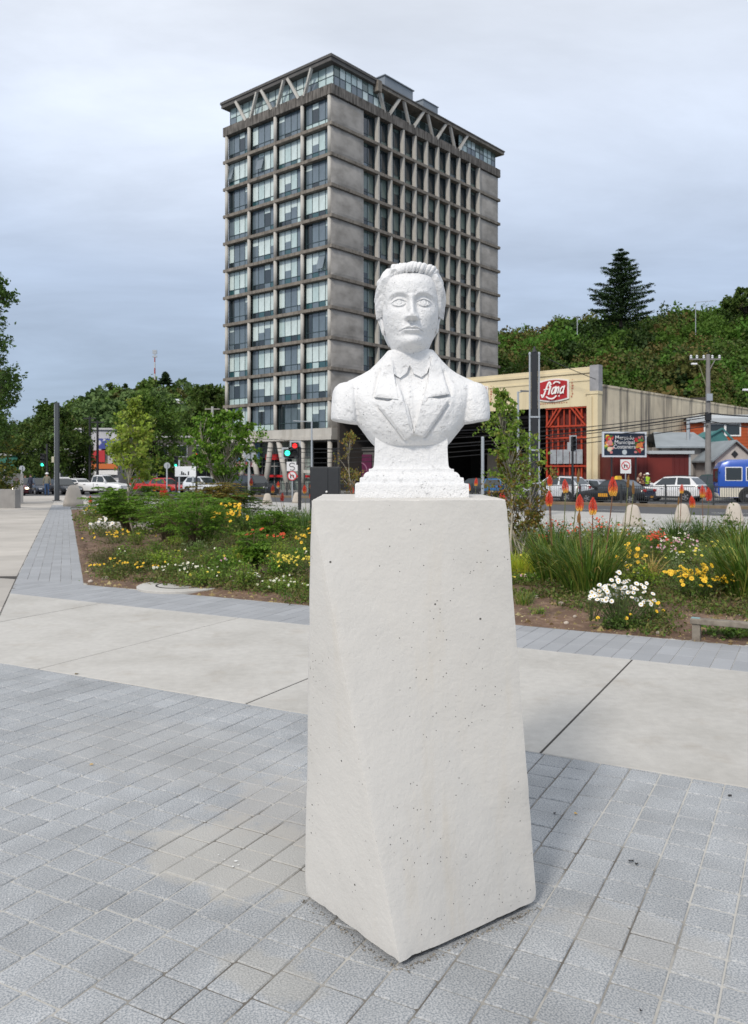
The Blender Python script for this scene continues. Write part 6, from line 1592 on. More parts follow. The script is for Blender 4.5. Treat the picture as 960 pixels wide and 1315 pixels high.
pole_thing('utility_pole', 'pale concrete utility pole with a cross arm left of the tower', 'utility pole', 272.5, 100, lambda t, g_: (B_(t, 'pole', mat('concrete_pole', (.40, .40, .38), .9), lambda b: b.tube([(0, 0, 0), (0, 0, Z(522, 100)-g_)], [.22, .16], 8)), B_(t, 'cross_arm', M_tc, lambda b: b.box(-.9, .9, -.08, .08, Z(526, 100)-g_, Z(524.5, 100)-g_))))
for px_, yt in ((115, 535), (125, 540)): pole_thing('utility_pole', 'dark utility pole before the white shop building, %s of two' % ('left' if px_ < 120 else 'right'), 'utility pole', px_, 92, lambda t, g_: (B_(t, 'pole', M_tl, lambda b: b.tube([(0, 0, 0), (0, 0, Z(yt, 92)-g_)], [.16, .12], 8)), B_(t, 'cross_arm', M_tl, lambda b: b.box(-.7, .7, -.05, .05, Z(yt+3, 92)-g_, Z(yt+1.6, 92)-g_))))
# overhead cables: catenaries in the world
M_cable = mat('cable_rubber', (.012, .012, .013), .6)
def cable(label, a, b_, sag, r=.028, nm='overhead_cable'):
    a, b_ = Vector(a), Vector(b_); P = [a.lerp(b_, t)+Vector((0, 0, -4*sag*t*(1-t))) for t in np.linspace(0, 1, 25)]
    q = MB(); q.tube(P, r, 5); o = q.build(nm, M_cable); tag(o, label, 'cable', 'overhead cables along the street'); return o
UPX = X(909, Y); farL = (rq(52, 56)[0], rq(52, 56)[1])
for i, (zy, py2) in enumerate(((533, 573), (536, 578), (541, 586), (530, 562), (547, 592))):
    cable(['thickest overhead cable from the right pole towards the tower', 'overhead cable crossing the warehouse wall just under the thickest one', 'overhead cable running low across the red gate and tower legs', 'thin overhead cable above the bundle over the warehouse side wall', 'lowest overhead cable of the bundle across the street'][i],
          (UPX-.1, Y-.3, Z(zy, Y)), (X(300, 92), 92-.6*i, Z(py2, 92)), 1.1, .05 if i == 0 else .032)
cable('overhead cable from the utility pole running out of frame at the right, upper', (UPX, Y-.3, Z(531, Y)), (X(1150, 46), 46, Z(515, 46)), .5, .05)
cable('overhead cable from the utility pole running out of frame at the right, lower', (UPX, Y-.3, Z(541, Y)), (X(1150, 46), 46, Z(545, 46)), .5, .032)
cable('thin cable slanting down over the warehouse front to its corner pillar', (X(700, 70), 68.6, Z(462, 69)), (X(766, 66.5), 66.8, Z(487, 66.8)), .05, .03)

# ==================================================================
#  HILLS
# ==================================================================
def hill(name, prof, Y0, Y1, mcol, x_pad=40, steps=26, seed=1, rough=1.2):
    """prof: (px, py) skyline as seen at depth Y1; the slope rises from the ground at Y0"""
    r = random.Random(seed); pxs = [p[0] for p in prof]
    xs_ = np.linspace(X(pxs[0], Y1), X(pxs[-1], Y1), 60); sky_z = np.interp(xs_, [X(p, Y1) for p in pxs], [Z(p[1], Y1) for p in prof])
    V = []; H_ = lambda x, t: None
    for j in range(steps+1):
        t = j/steps; f = t**.8*(1-.12*t) if t < 1 else .88
        y = Y0+(Y1-Y0)*t
        for x, zt in zip(xs_, sky_z): V.append((x, y, gz(y)-.6+(zt+1)*(t**.85)+rough*mn.noise(Vector((x*.05, y*.05, seed)))*min(1, t*3)))
    n = 60
    for j in range(1, 6):
        y = Y1+j*30
        for x, zt in zip(xs_, sky_z): V.append((x, y, (zt-1)*(1-j*.10)))
    rows = len(V)//n; mb = MB(); mb.add(V, [(j*n+i, j*n+i+1, (j+1)*n+i+1, (j+1)*n+i) for j in range(rows-1) for i in range(n-1)])
    o = mb.build(name, mcol, smooth=True); tag(o, kind='structure'); return V, n, rows
M_hill = mat('hill_undergrowth', (.035, .05, .018), .95, .3, .06, col2=(.06, .055, .03), c2scale=.08)
hr_prof = [(560, 470), (640, 450), (670, 441), (700, 432), (740, 428), (800, 425), (850, 425), (880, 420), (930, 412), (1000, 405), (1150, 395), (1400, 400)]
HV, hn, hrows = hill('right_hill', hr_prof, 108, 190, M_hill, seed=2)
hl_prof = [(-500, 560), (-200, 575), (0, 572), (70, 566), (95, 556), (120, 530), (145, 508), (170, 502), (215, 502), (270, 508), (320, 508), (420, 500), (560, 500), (700, 490)]
HV2, hn2, hrows2 = hill('left_hill', hl_prof, 230, 380, M_hill, seed=5, rough=2)

LM_hill = leafmat('hill_foliage', [(.018, .038, .010), (.030, .060, .014), (.045, .085, .018), (.060, .10, .022), (.035, .055, .02), (.075, .085, .03), (.02, .035, .012)], .7, .25)
LM_lh = leafmat('hazed_left_hill_foliage', [(.05, .085, .04), (.065, .105, .05), (.08, .12, .055), (.06, .09, .045)], .8, .2)  # lighter, greyer leaf colours put the haze of distance into the foliage
LM_hill2 = leafmat('hill_foliage_olive', [(.05, .055, .02), (.07, .075, .025), (.09, .085, .035), (.045, .06, .02), (.06, .045, .022)], .7, .25)
LM_hill3 = leafmat('hill_foliage_bright', [(.05, .12, .02), (.07, .15, .03), (.04, .09, .018), (.09, .15, .035)], .7, .3)
def clump_pts(c, r, n, flat=.8):
    """leaf positions crowded towards the outside of a lumpy ball"""
    d = unit(rng.normal(size=(n, 3))); d[:, 2] = np.where(d[:, 2] < -.3, -d[:, 2], d[:, 2]); k = rng.uniform(.45, 1.0, (n, 1))**.5
    lump = 1+.25*np.sin(d[:, :1]*5+c[0])*np.cos(d[:, 1:2]*4+c[1])
    return np.array(c)+d*k*lump*r*np.array([1, 1, flat])
HM = {True: [LM_hill, LM_hill2, LM_hill3, leafmat('hill_foliage_deep', [(.012, .028, .010), (.02, .04, .012), (.03, .05, .015)], .7, .2), leafmat('hill_foliage_mid', [(.04, .08, .016), (.06, .11, .02), (.05, .09, .02)], .7, .3), leafmat('hill_foliage_rust', [(.09, .07, .03), (.11, .08, .04), (.07, .07, .025)], .7, .25)],
      False: [LM_lh, LM_hill2, leafmat('left_hill_light', [(.06, .11, .03), (.08, .13, .035), (.07, .10, .03)], .8, .25), leafmat('left_hill_deep', [(.025, .05, .02), (.035, .06, .022)], .8, .2)]}
def hill_trees(V, n, rows, count, rr_, leaf, per, seed, name, j0=1, xlo=-1e9, xhi=1e9, top_boost=1):
    r = random.Random(seed); right = 'right' in name; ML = HM[right]; sets = {k: [] for k in range(len(ML))}; done = 0
    while done < count:
        j = r.randrange(j0, 27); i = r.randrange(n-1); x, y, z = V[j*n+i]; x2 = V[j*n+i+1][0]; x = x+(x2-x)*r.random(); y += r.uniform(-2, 2)
        if not (xlo < 480+FPX*x/y < xhi): continue
        done += 1; R = rr_[0]+(rr_[1]-rr_[0])*r.random()**1.8; c = (x, y, z+R*.45); patch = mn.noise(Vector((x*.05, y*.05, z*.08)))
        kind = r.choices(range(len(ML)), ([.26, .16, .12+max(0, patch)*.5, .20, .24, .06+max(0, -patch)*.25] if right else [.45, .12, .25, .18]))[0]
        P = clump_pts(c, R, int(per*(.5+R/rr_[1])), r.uniform(.8, 1.35)); sets[kind].append(leaf_quads(P, leaf*r.uniform(.75, 1.3), up=.5, aspect=.8))
    side = 'right' if right else 'left'
    words = ['dense green', 'olive and brownish', 'bright green', 'deep shadowy green', 'mid-green', 'rusty brown'] if right else ['dense green', 'olive and brownish', 'light green', 'deep green']
    for k, L_ in sets.items():
        if L_:
            V_, F_ = joinVF(L_); o = npmesh(name, V_, F_, ML[k]); tag(o, kind='stuff', cat='trees', label=words[k]+' scrub among the growth covering the '+side+' hillside')
hill_trees(HV, hn, hrows, 1050, (1.3, 4.6), .60, 400, 3, 'right_hill_scrub', 2, 560, 1050)
hill_trees(HV2, hn2, hrows2, 900, (2.0, 5.0), 1.4, 200, 4, 'left_hill_scrub', 2, -60, 420)

# ==================================================================
#  TREES
# ==================================================================
M_bark = mat('grey_bark', (.10, .085, .065), .95, .3, 3, .5, 20); M_birch = mat('pale_birch_bark', (.42, .38, .30), .85, .2, 12, .3, 30); M_dbark = mat('dark_bark', (.04, .032, .025), .95, .2, 3)
def tree(name, label, loc, H, crown, leafm, leaf, nclump, per, barkm, tr=.15, seed=1, trunk_h=.3, clump_r=.2, up=.3, aspect=.55, stems=1, lean=(0, 0), cat='tree', group=None, spreadk=1.0, branch_r=.35):
    """crown: list of (height fraction, radius) that gives the outline"""
    r = random.Random(seed); t = thing(name, label, cat, loc, 0, group); tb = MB(); lv = []
    hs, rs = zip(*crown); tips = []
    stemP = []
    for s1 in range(stems):
        a = 2*PI*s1/max(1, stems)+r.random(); sp = .0 if stems == 1 else H*.13
        top = Vector((lean[0]*H+sp*1.4*math.cos(a), lean[1]*H+sp*math.sin(a), H*(.93 if s1 == 0 else r.uniform(.7, .9)))); P = []
        for i in range(9):
            f = i/8; P.append(Vector((top.x*f**1.2+.03*H*math.sin(f*5+s1+seed)*(f > 0), top.y*f**1.2+.03*H*math.sin(f*4+2*s1+seed)*(f > 0), top.z*f)))
        tb.tube(P, [tr*(1-.88*i/8)*(1 if stems == 1 else .75) for i in range(9)], 8); stemP.append(P)
    for k in range(nclump):
        hf = r.uniform(hs[0], hs[-1]) if k > 2 else hs[-1]-.03*k
        R = np.interp(hf, hs, rs)*spreadk; a = r.uniform(0, 2*PI); q = R*(r.random()**.45)*.92
        P = r.choice(stemP); fz_ = max(trunk_h*.8, hf-.10-.25*q/H); i = min(7, int(fz_*8)); base = P[i].lerp(P[i+1], fz_*8-i) if fz_ < 1 else P[-1]
        axis = P[min(8, int(hf*8))]; c = Vector((axis.x*.8+q*math.cos(a), axis.y*.8+q*math.sin(a), hf*H))
        midp = base.lerp(c, .5)+Vector((0, 0, .06*H*r.random()))
        tb.tube([base, midp, c], [tr*branch_r, tr*branch_r*.55, tr*.06], 5)
        cr = clump_r*H*r.uniform(.6, 1.25)*(.55 if hf > hs[-1]-.12 else 1)
        # leaves hang on a few twigs in every clump, so gaps stay open between them
        nt_ = 7; 
        for j in range(nt_):
            d = Vector((r.gauss(0, 1), r.gauss(0, 1), r.gauss(.15, .8))).normalized(); e2 = c+d*cr
            m = max(2, per//nt_); tt = np.array([r.random()**.6 for _ in range(m)])[:, None]
            Pn = np.array(c)[None]*(1-tt)+np.array(e2)[None]*tt+rng.normal(size=(m, 3))*cr*.13; lv.append(Pn)
            if j < 3: tb.tube([c, e2], [tr*.05, tr*.02], 3)
    tb.build('trunk', barkm, t, smooth=True, fix=False); C_ = np.concatenate(lv); V_, F_ = leaf_quads(C_, leaf, up=up, aspect=aspect); npmesh('crown', V_, F_, leafm, t)
    return t
LM_dark = leafmat('dark_green_leaves', [(.022, .042, .012), (.035, .065, .016), (.048, .082, .02), (.065, .10, .026), (.04, .05, .018)])
LM_mid = leafmat('mid_green_leaves', [(.035, .07, .015), (.05, .095, .02), (.065, .12, .025), (.085, .13, .03), (.05, .075, .022)])
LM_birch = leafmat('birch_leaves', [(.17, .24, .05), (.22, .29, .055), (.17, .21, .05), (.09, .13, .03), (.20, .20, .06)], .5, .35)
LM_fresh = leafmat('fresh_green_leaves', [(.08, .14, .025), (.11, .19, .035), (.15, .22, .05), (.09, .14, .03), (.19, .19, .06)], .5, .35)
LM_rust = leafmat('rusty_leaves', [(.10, .12, .03), (.16, .12, .035), (.20, .10, .04), (.08, .10, .03), (.14, .13, .05)], .6, .3)
def tr_at(px, Y, ytop): return (X(px, Y), Y, gz(Y)-.03), Z(ytop, Y)-gz(Y)
L0, H0 = tr_at(68, 92, 522)
tree('broadleaf_tree', 'broad dark green tree at the left behind the dark lamp post', L0, H0, [(.22, 3.6), (.45, 4.4), (.75, 3.4), (1, 1.0)], LM_dark, .36, 60, 190, M_dbark, .35, 11, clump_r=.15)
L0, H0 = tr_at(190, 96, 512)
tree('broadleaf_tree', 'tall rounded mid-green tree behind the pale birch, left of the tower', L0, H0, [(.22, 3.4), (.45, 4.3), (.75, 3.6), (1, 1.2)], LM_mid, .36, 66, 190, M_dbark, .35, 12, clump_r=.15)
L0, H0 = tr_at(270, 170, 500)
tree('broadleaf_tree', 'dark evergreen tree on the slope touching the left side of the tower', L0, H0, [(.2, 6), (.5, 7), (.8, 5), (1, 1.5)], LM_dark, .8, 60, 170, M_dbark, .5, 13, clump_r=.16)
L0, H0 = tr_at(28, 100, 552)
tree('broadleaf_tree', 'low dark tree behind the green traffic light at the left', L0, H0, [(.15, 3.0), (.5, 3.4), (1, 1.0)], LM_dark, .4, 40, 180, M_dbark, .3, 14, clump_r=.17)
L0, H0 = tr_at(104, 96, 560)
tree('broadleaf_tree', 'small dark tree between the dark lamp post and the white shop building', L0, H0, [(.2, 1.6), (.5, 2.0), (1, .6)], LM_dark, .35, 24, 150, M_dbark, .2, 15, clump_r=.2)
# the big tree that leans into the picture from the left edge
t = tree('broadleaf_tree', 'large loose-leaved tree leaning in at the left edge, tallest on that side', (X(-30, 34), 34, gz(34)), Z(358, 34)-gz(34), [(.30, 1.3), (.45, 1.5), (.6, 2.1), (.8, 2.1), (1, 1.0)], leafmat('left_tree_leaves', [(.025, .05, .015), (.04, .08, .02), (.06, .11, .03), (.035, .06, .02)], .5, .3), .15, 80, 260, M_bark, .2, 21, clump_r=.085, trunk_h=.3)
t = tree('conifer', 'dark drooping conifer with yellowing tips at the left edge', (X(-10, 44), 44, gz(44)), Z(478, 44)-gz(44), [(.10, 1.4), (.4, 1.5), (.7, 1.1), (1, .35)], leafmat('yellow_dark_leaves', [(.02, .035, .012), (.03, .05, .015), (.05, .06, .015), (.12, .11, .02), (.03, .04, .014)]), .16, 60, 200, M_dbark, .15, 22, clump_r=.11, trunk_h=.1)
# hilltop trees
def conifer(label, loc, H, R, nw=17, seed=1, leaf=.32, name='conifer', per=1.0):
    r = random.Random(seed); t = thing(name, label, 'tree', loc); tb = MB(); tb.tube([(0, 0, 0), (.05, 0, H*.5), (0, 0, H*.99)], [H*.022, H*.014, .03], 8); lv = []; dv = []
    for k in range(nw):
        f = k/(nw-1); z = H*(.10+.88*f); Rk = R*(1-f)**.8*(.75+.45*r.random())+.25
        nb = r.randrange(6, 10)
        for b in range(nb):
            a = 2*PI*b/nb+r.uniform(-.4, .4); L_ = Rk*r.uniform(.55, 1.12); dr = -.10-.12*(1-f)
            P = [(L_*s1*math.cos(a), L_*s1*math.sin(a), z+L_*(.10*s1+dr*s1*s1*1.0+ .22*s1**3)) for s1 in (0, .35, .7, 1)]
            tb.tube(P, [.07*(1-f)+.02, .05*(1-f)+.015, .03, .01], 4)
            m = int((26+60*L_)*per); s_ = rng.random(m)**.75; px3 = np.interp(s_, [0, .35, .7, 1], [p[0] for p in P]); py3 = np.interp(s_, [0, .35, .7, 1], [p[1] for p in P]); pz3 = np.interp(s_, [0, .35, .7, 1], [p[2] for p in P])
            wdt = (.10+.20*L_*(1-s_)*.8+.12); lv.append(np.stack([px3, py3, pz3], 1)+rng.normal(size=(m, 3))*np.stack([wdt, wdt, wdt*.35], 1)); dv.append(np.tile([math.cos(a), math.sin(a), -.1], (m, 1)))
    tb.build('trunk', M_dbark, t, fix=False); V_, F_ = leaf_quads(np.concatenate(lv), leaf, up=.6, aspect=.35, dirs=np.concatenate(dv)); npmesh('crown', V_, F_, leafmat('conifer_needles', [(.010, .022, .012), (.015, .032, .015), (.02, .042, .018), (.028, .05, .02)], .7, .1), t); return t
Y = 165; conifer('large dark conifer standing alone on the right hill skyline', (X(797, Y), Y, Z(420, Y)), (420-319)*Y/FPX, 7.4, 15, 4, .45, per=.95)
Y = 175; tree('pine_tree', 'spreading dark pine on the right hill skyline at the picture edge', (X(957, Y), Y, Z(420, Y)), (420-372)*Y/FPX, [(.5, 4.2), (.7, 4.8), (.9, 3.2), (1, 1)], LM_dark, .6, 34, 150, M_dbark, .35, 31, clump_r=.14, trunk_h=.45)
Y = 370
for (px_, yt, yb_, lb, R) in ((212, 478, 494, 'small pointed conifer on the left hilltop right of the radio mast', 3.2),): conifer(lb, (X(px_, Y), Y, Z(yb_, Y)), (yb_-yt)*Y/FPX, R, 9, 6, .9)
for (px_, yt, lb, R) in ((141, 486, 'round dark tree at the left brow of the left hill', 2.3), (160, 487, 'small dark tree second from the left on the left hilltop', 1.8), (184, 486, 'small dark tree just left of the radio mast', 2.2)):
    tree('hilltop_tree', lb, (X(px_, Y), Y, Z(506, Y)), (502-yt)*Y/FPX-1, [(.2, R*.6), (.6, R*.8), (1, R*.3)], LM_dark, .9, 12, 60, M_dbark, .2, int(px_), clump_r=.25)
Y = 372; t = thing('radio_mast', 'thin red and white radio mast on the left hilltop', 'radio mast', (X(198.5, Y), Y, Z(495, Y))); h = (495-450)*Y/FPX
for i in range(6): B_(t, 'mast_section', mat('mast_red', (.35, .05, .04), .6) if i % 2 == 0 else mat('mast_white', (.5, .5, .5), .6), lambda b: b.lathe([(.42-.035*i, h*i/6), (.42-.035*(i+1), h*(i+1)/6)], 6))
for z in (.80, .90, .96): B_(t, 'antenna', M_galv, lambda b: b.box(-1.0, 1.0, -.3, .3, h*z, h*z+.8))
Y = 185; t = thing('green_roof_house', 'house with a bright green hipped roof on the right hill beside the tower', 'house', (X(658, Y), Y, Z(446, Y)))
B_(t, 'wall', M_white, lambda b: b.box(-3.8, 3.8, 0, 6, -3, 1.0)); B_(t, 'roof', mat('green_roof', (.05, .24, .15), .6), lambda b: b.loft([[(-4.2, -.4, 1), (4.2, -.4, 1), (4.2, 6.4, 1), (-4.2, 6.4, 1)], [(-2.6, 2, 2.3), (2.6, 2, 2.3), (2.6, 4, 2.3), (-2.6, 4, 2.3)]]))
Y = 330; t = thing('hill_house', 'small white house on the left hillside left of the tower', 'house', (X(228, Y), Y, Z(519, Y)))
B_(t, 'wall', M_white, lambda b: b.box(-2.2, 2.2, 0, 5, -2, 1.3)); B_(t, 'roof', M_tin, lambda b: b.loft([[(-2.5, -.3, 1.3), (2.5, -.3, 1.3), (2.5, 5.3, 1.3), (-2.5, 5.3, 1.3)], [(-2.5, 2.4, 2.3), (2.5, 2.4, 2.3), (2.5, 2.6, 2.3), (-2.5, 2.6, 2.3)]]))
Y = 160
for px_, py_, lb in ((741, 408, 'thin antenna pole on the right hill left of the big conifer'), (893, 388, 'thin antenna pole with side arm on the right hill skyline')):
    t = thing('antenna_pole', lb, 'antenna', (X(px_, Y), Y, Z(430, Y))); h = (430-py_)*Y/FPX; B_(t, 'pole', M_galv, lambda b: b.tube([(0, 0, 0), (0, 0, h)], .07, 6)); B_(t, 'arm', M_galv, lambda b: b.tube([(0, 0, h), (-1.0 if px_ < 800 else 4, 0, h+.3)], .05, 5))

# ==================================================================
#  THE FLOWER BED
# ==================================================================
# soil: a lumpy sheet inside the border
bed_poly = [dn(-60, NC+.004), dn(60, NC+.004), dn(60, 40), dn(-60, 40)]
bed_poly = clip(bed_poly, -MDIR[0], -MDIR[1], -(SR+.004)); bed_poly = clip(bed_poly, .724, .690, .724*4.1+.690*19.7); bed_poly = clip(bed_poly, 0, 1, 19.7) if False else bed_poly
bed_poly = clip(bed_poly, .70, .714, .70*14+.714*19.7)
def in_bed(x, y, pad=.05):
    return NDIR[0]*x+NDIR[1]*y > NC+pad and MDIR[0]*x+MDIR[1]*y > SR+pad and ((.724*x+.690*y < .724*4.1+.690*19.7-pad) or (x > 4.1 and y < 19.7-pad)) and x < 15
soil = MB()
def soil_z(x, y):
    e_ = min(NDIR[0]*x+NDIR[1]*y-NC, MDIR[0]*x+MDIR[1]*y-SR); k = max(0, min(1, e_/.5))
    return gz(y)-.008+.05*k*(1+mn.noise(Vector((x*.9, y*.9, 0))))+.022*k*mn.noise(Vector((x*5, y*5, 2)))+.012*mn.noise(Vector((x*17, y*17, 4)))*min(1, k*3)
xs_b = []; gridpts = {}
def soil_grid(a0, a1, na, b0, b1, nb):
    """in the paving's own directions"""
    V = []; F = []
    for j in range(nb+1):
        for i in range(na+1):
            x, y = dn(a0+(a1-a0)*i/na, b0+(b1-b0)*j/nb); V.append((x, y, soil_z(x, y)))
    for j in range(nb):
        for i in range(na):
            q4 = (j*(na+1)+i, j*(na+1)+i+1, (j+1)*(na+1)+i+1, (j+1)*(na+1)+i)
            if all(MDIR[0]*V[q][0]+MDIR[1]*V[q][1] > SR-.02 for q in q4) and all((.724*V[q][0]+.690*V[q][1] < .724*4.1+.690*19.7) or (V[q][0] > 4.0 and V[q][1] < 19.8) for q in q4): F.append(q4)
    soil.add(V, F)
soil_grid(-11, 3.4, 260, NC+.004, 10.5, 60); soil_grid(-24, 5, 150, 10.5, 30, 100); soil_grid(-30, -11, 60, NC+.004, 10.5, 20)
# close the sawtooth left along the strip edge
for k in range(120):
    b0 = 9.0+k*.25; b1 = b0+.25; P4 = [ms(SR+.003, b0), ms(SR+.45, b0), ms(SR+.45, b1), ms(SR+.003, b1)]
    if NDIR[0]*P4[0][0]+NDIR[1]*P4[0][1] > NC: soil.add([(x, y, gz(y)-.004) for x, y in P4], [(0, 1, 2, 3)])
M_soil = mat('brown_soil', (.13, .078, .05), .97, .28, 1.5, 1.0, 28, col2=(.21, .14, .095), c2scale=9, c2lo=.5, c2hi=.65)
bed = tag(soil.build('planting_soil', M_soil, smooth=True), kind='structure')
# litter: bark chips, gravel and crumbs
def scatter(n, a0, a1, b0, b1, s0, s1, m, nm, label, seed, stuff=True):
    r = random.Random(seed); mb = MB(); k = 0
    while k < n:
        x, y = dn(r.uniform(a0, a1), b0+(b1-b0)*r.random()**1.5)
        if not in_bed(x, y, .02): n -= 1; continue
        s_ = r.uniform(s0, s1)*(1+2.5*(r.random() < .06)); z = soil_z(x, y); a = r.random()*3.14; e_ = r.uniform(.35, 1)
        ca, sa = math.cos(a)*s_, math.sin(a)*s_; R = [(x+ca+.3*sa*r.random(), y+sa), (x-sa*e_, y+ca*e_), (x-ca, y-sa), (x+sa*e_, y-ca*e_)]
        mb.add([(p[0], p[1], z-.004) for p in R]+[(x+.2*ca, y+.2*sa, z+s_*r.uniform(.25, .8))], [(0, 1, 4), (1, 2, 4), (2, 3, 4), (3, 0, 4)]); k += 1
    o = mb.build(nm, m, fix=False); tag(o, label, nm.replace('_', ' '), kind='stuff'); return o
scatter(7500, -11, 3.4, NC+.01, 10.2, .005, .018, leafmat('soil_litter', [(.05, .03, .02), (.12, .08, .05), (.2, .15, .1), (.07, .05, .035), (.28, .24, .19), (.10, .055, .035)], .9, 0), 'soil_litter', 'bark chips, crumbs and small gravel strewn over the soil along the bed front', 5)
# a few larger stones
r0 = random.Random(8)
for k, (px_, py_, s_, lb) in enumerate(((720, 783, .045, 'largest pale stone on the bare soil right of the plinth'), (688, 773, .035, 'white stone on the soil close to the plinth'), (727, 803, .03, 'small white stone near the grey border right of the plinth'), (738, 797, .025, 'smallest stone among the soil crumbs near the grey border'), (135, 745, .05, 'larger stone at the left front corner of the bed'), (116, 748, .04, 'small white stone at the bed corner by the strip'), (845, 815, .025, 'small pale stone at the bed edge left of the wooden rail'), (300, 752, .04, 'pale stone left of the bright green ground cover'))):
    x, y = G(px_, py_); q = MB(); bm = bmesh.new(); bmesh.ops.create_icosphere(bm, subdivisions=2, radius=1)
    for v in bm.verts: v.co = Vector((v.co.x*(1+.25*mn.noise(v.co*1.5+Vector((k, 0, 0)))), v.co.y*.8*(1+.3*mn.noise(v.co*2+Vector((0, k, 0)))), v.co.z*.65*(1+.3*mn.noise(v.co*2.2))))*s_
    me = bpy.data.meshes.new('stone'); bm.to_mesh(me); bm.free(); me.materials.append(mat('pale_stone', (.42, .36, .30), .9, .1, 20, rnd=.25)); o = link(bpy.data.objects.new('stone', me)); o.location = (x, y, soil_z(x, y)+s_*.3); o.rotation_euler = (0, 0, r0.random()*6); tag(o, lb, 'stone')
# the concrete collar and its lid
x, y = -2.52, 10.85; t = thing('manhole', 'round concrete manhole ring with a lid, at the front left of the flower bed', 'manhole', (x, y, 0))
B_(t, 'collar', M_conc, lambda b: b.lathe([(.58, -.06), (.58, .028), (.572, .034), (.345, .034), (.335, .024), (.335, -.05)], 56)); B_(t, 'lid', M_conc, lambda b: b.lathe([(.325, -.05), (.325, .030), (.318, .036), (0, .037)], 48)); B_(t, 'lid_joint', mat('dark_joint', (.02, .018, .016), .95), lambda b: b.lathe([(.322, .0355), (.322, .0385), (.342, .0385), (.342, .0330)], 48)); B_(t, 'lifting_slot', mat('dark_joint', (.02, .018, .016)), lambda b: b.box(-.06, .02, .08, .10, .0365, .039))
# wooden rail
t = thing('wooden_rail', 'low weathered wooden rail on short posts at the bed edge, right of the daisies', 'rail', (2.93, 7.50, 0), ang_d)
M_wd = mat('weathered_wood', (.24, .21, .17), .9, .2, 9, .5, 50, col2=(.15, .125, .10), c2scale=12)
B_(t, 'post', M_wd, lambda b: b.box(-.035, .035, -.035, .035, -.05, .150), bevel=.004); B_(t, 'post', M_wd, lambda b: b.box(1.63, 1.70, -.035, .035, -.05, .150), bevel=.004); B_(t, 'beam', M_wd, lambda b: b.box(-.05, 1.9, -.05, .05, .151, .200), bevel=.006)
B_(t, 'lichen_patch', mat('lichen', (.20, .32, .33), .9), lambda b: b.box(-.045, .03, -.03, .04, .2, .2025))

# ---- plants
LM_blade = leafmat('blade_green', [(.03, .065, .014), (.045, .09, .018), (.07, .12, .026), (.10, .14, .03), (.18, .18, .06), (.035, .07, .018), (.05, .10, .02)], .45, .3)
LM_blade_d = leafmat('blade_dark_green', [(.025, .055, .018), (.04, .08, .022), (.06, .11, .03), (.05, .08, .03)], .45, .25)
LM_blade_y = leafmat('blade_yellow', [(.25, .32, .05), (.35, .36, .06), (.20, .28, .04), (.42, .34, .08)], .5, .35)
LM_blade_dry = leafmat('blade_dry', [(.30, .22, .10), (.38, .28, .14), (.22, .15, .07), (.25, .20, .08)], .7, .2)
def tuft(name, label, cat, x, y, n, L0, L1, w, spread, bend, m, seed=0, group=None, dry=0, parent=None, lean=.25):
    t = thing(name, label, cat, (x, y, soil_z(x, y)-.01), 0, group) if parent is None else parent
    a = rng.uniform(0, 2*PI, n); q = spread*rng.random(n)**.6; B0 = np.stack([q*np.cos(a), q*np.sin(a), np.zeros(n)], 1)
    V_, F_ = blades(B0, a+rng.normal(0, .5, n), rng.uniform(L0, L1, n), w*rng.uniform(.6, 1.2, n), rng.uniform(bend*.2, bend*1.7, n)*rng.choice([1, 1, 1, 1.6], n), rng.uniform(0, lean, n)+q/spread*lean, 5)
    npmesh('leaves', V_, F_, m, t)
    if dry:
        a = rng.uniform(0, 2*PI, dry); B0 = np.stack([spread*.5*np.cos(a), spread*.5*np.sin(a), np.zeros(dry)], 1); V_, F_ = blades(B0, a, rng.uniform(L0*.7, L1*.9, dry), w*np.ones(dry), rng.uniform(bend, bend*2, dry), rng.uniform(.2, .6, dry), 5); npmesh('dry_leaves', V_, F_, LM_blade_dry, t)
    return t
# torch lily head: a cone of drooping tubes, yellow below and red above
M_tor = [mat('torch_red', (.60, .045, .015), .5, .2, 30), mat('torch_orange', (.75, .16, .02), .5, .2, 30), mat('torch_yellow', (.80, .42, .05), .5, .2, 30)]
M_stalk = mat('flower_stalk', (.13, .14, .05), .7, .2, 10); M_stalkr = mat('reddish_flower_stalk', (.16, .07, .035), .7, .2, 10); M_seed = mat('spent_torch', (.25, .13, .04), .85, .3, 30)
def torch_mesh(seed, spent=False, h=.155, yel=.35):
    r = random.Random(seed); mb = MB(); rows = 13
    mb.lathe([(.008, -.02), (.010, h*.4), (.005, h*.98)], 6, mi=0)
    for k in range(rows):
        f = k/(rows-1); z = h*f; R = (.042 if not spent else .022)*math.sin(PI*(.18+.76*f))**.8*(1-.15*f); n = 11 if f < .85 else 6
        for j in range(n):
            a = 2*PI*(j+.5*(k % 2))/n+r.uniform(-.15, .15); L_ = .030*(1-.45*f); ca, sa = math.cos(a), math.sin(a)
            p0 = (R*.35*ca, R*.35*sa, z+.004); p1 = (R*ca, R*sa, z-L_*.25+r.uniform(-.003, .003)); p2 = (R*1.08*ca, R*1.08*sa, z-L_)
            w_ = .0042*(1-.35*f); V = []
            for p, ww in ((p0, w_*.6), (p1, w_), (p2, w_*.9)): V += [(p[0]-sa*ww, p[1]+ca*ww, p[2]), (p[0]+ca*ww, p[1]+sa*ww, p[2]+ww*.4), (p[0]+sa*ww, p[1]-ca*ww, p[2])]
            mb.add(V, [(0, 1, 4, 3), (1, 2, 5, 4), (3, 4, 7, 6), (4, 5, 8, 7)], 0 if spent else (2 if f < yel*.55 else 1 if f < yel else 0))
    return mb.mesh('flower_head', [M_seed]*3 if spent else M_tor, fix=False)
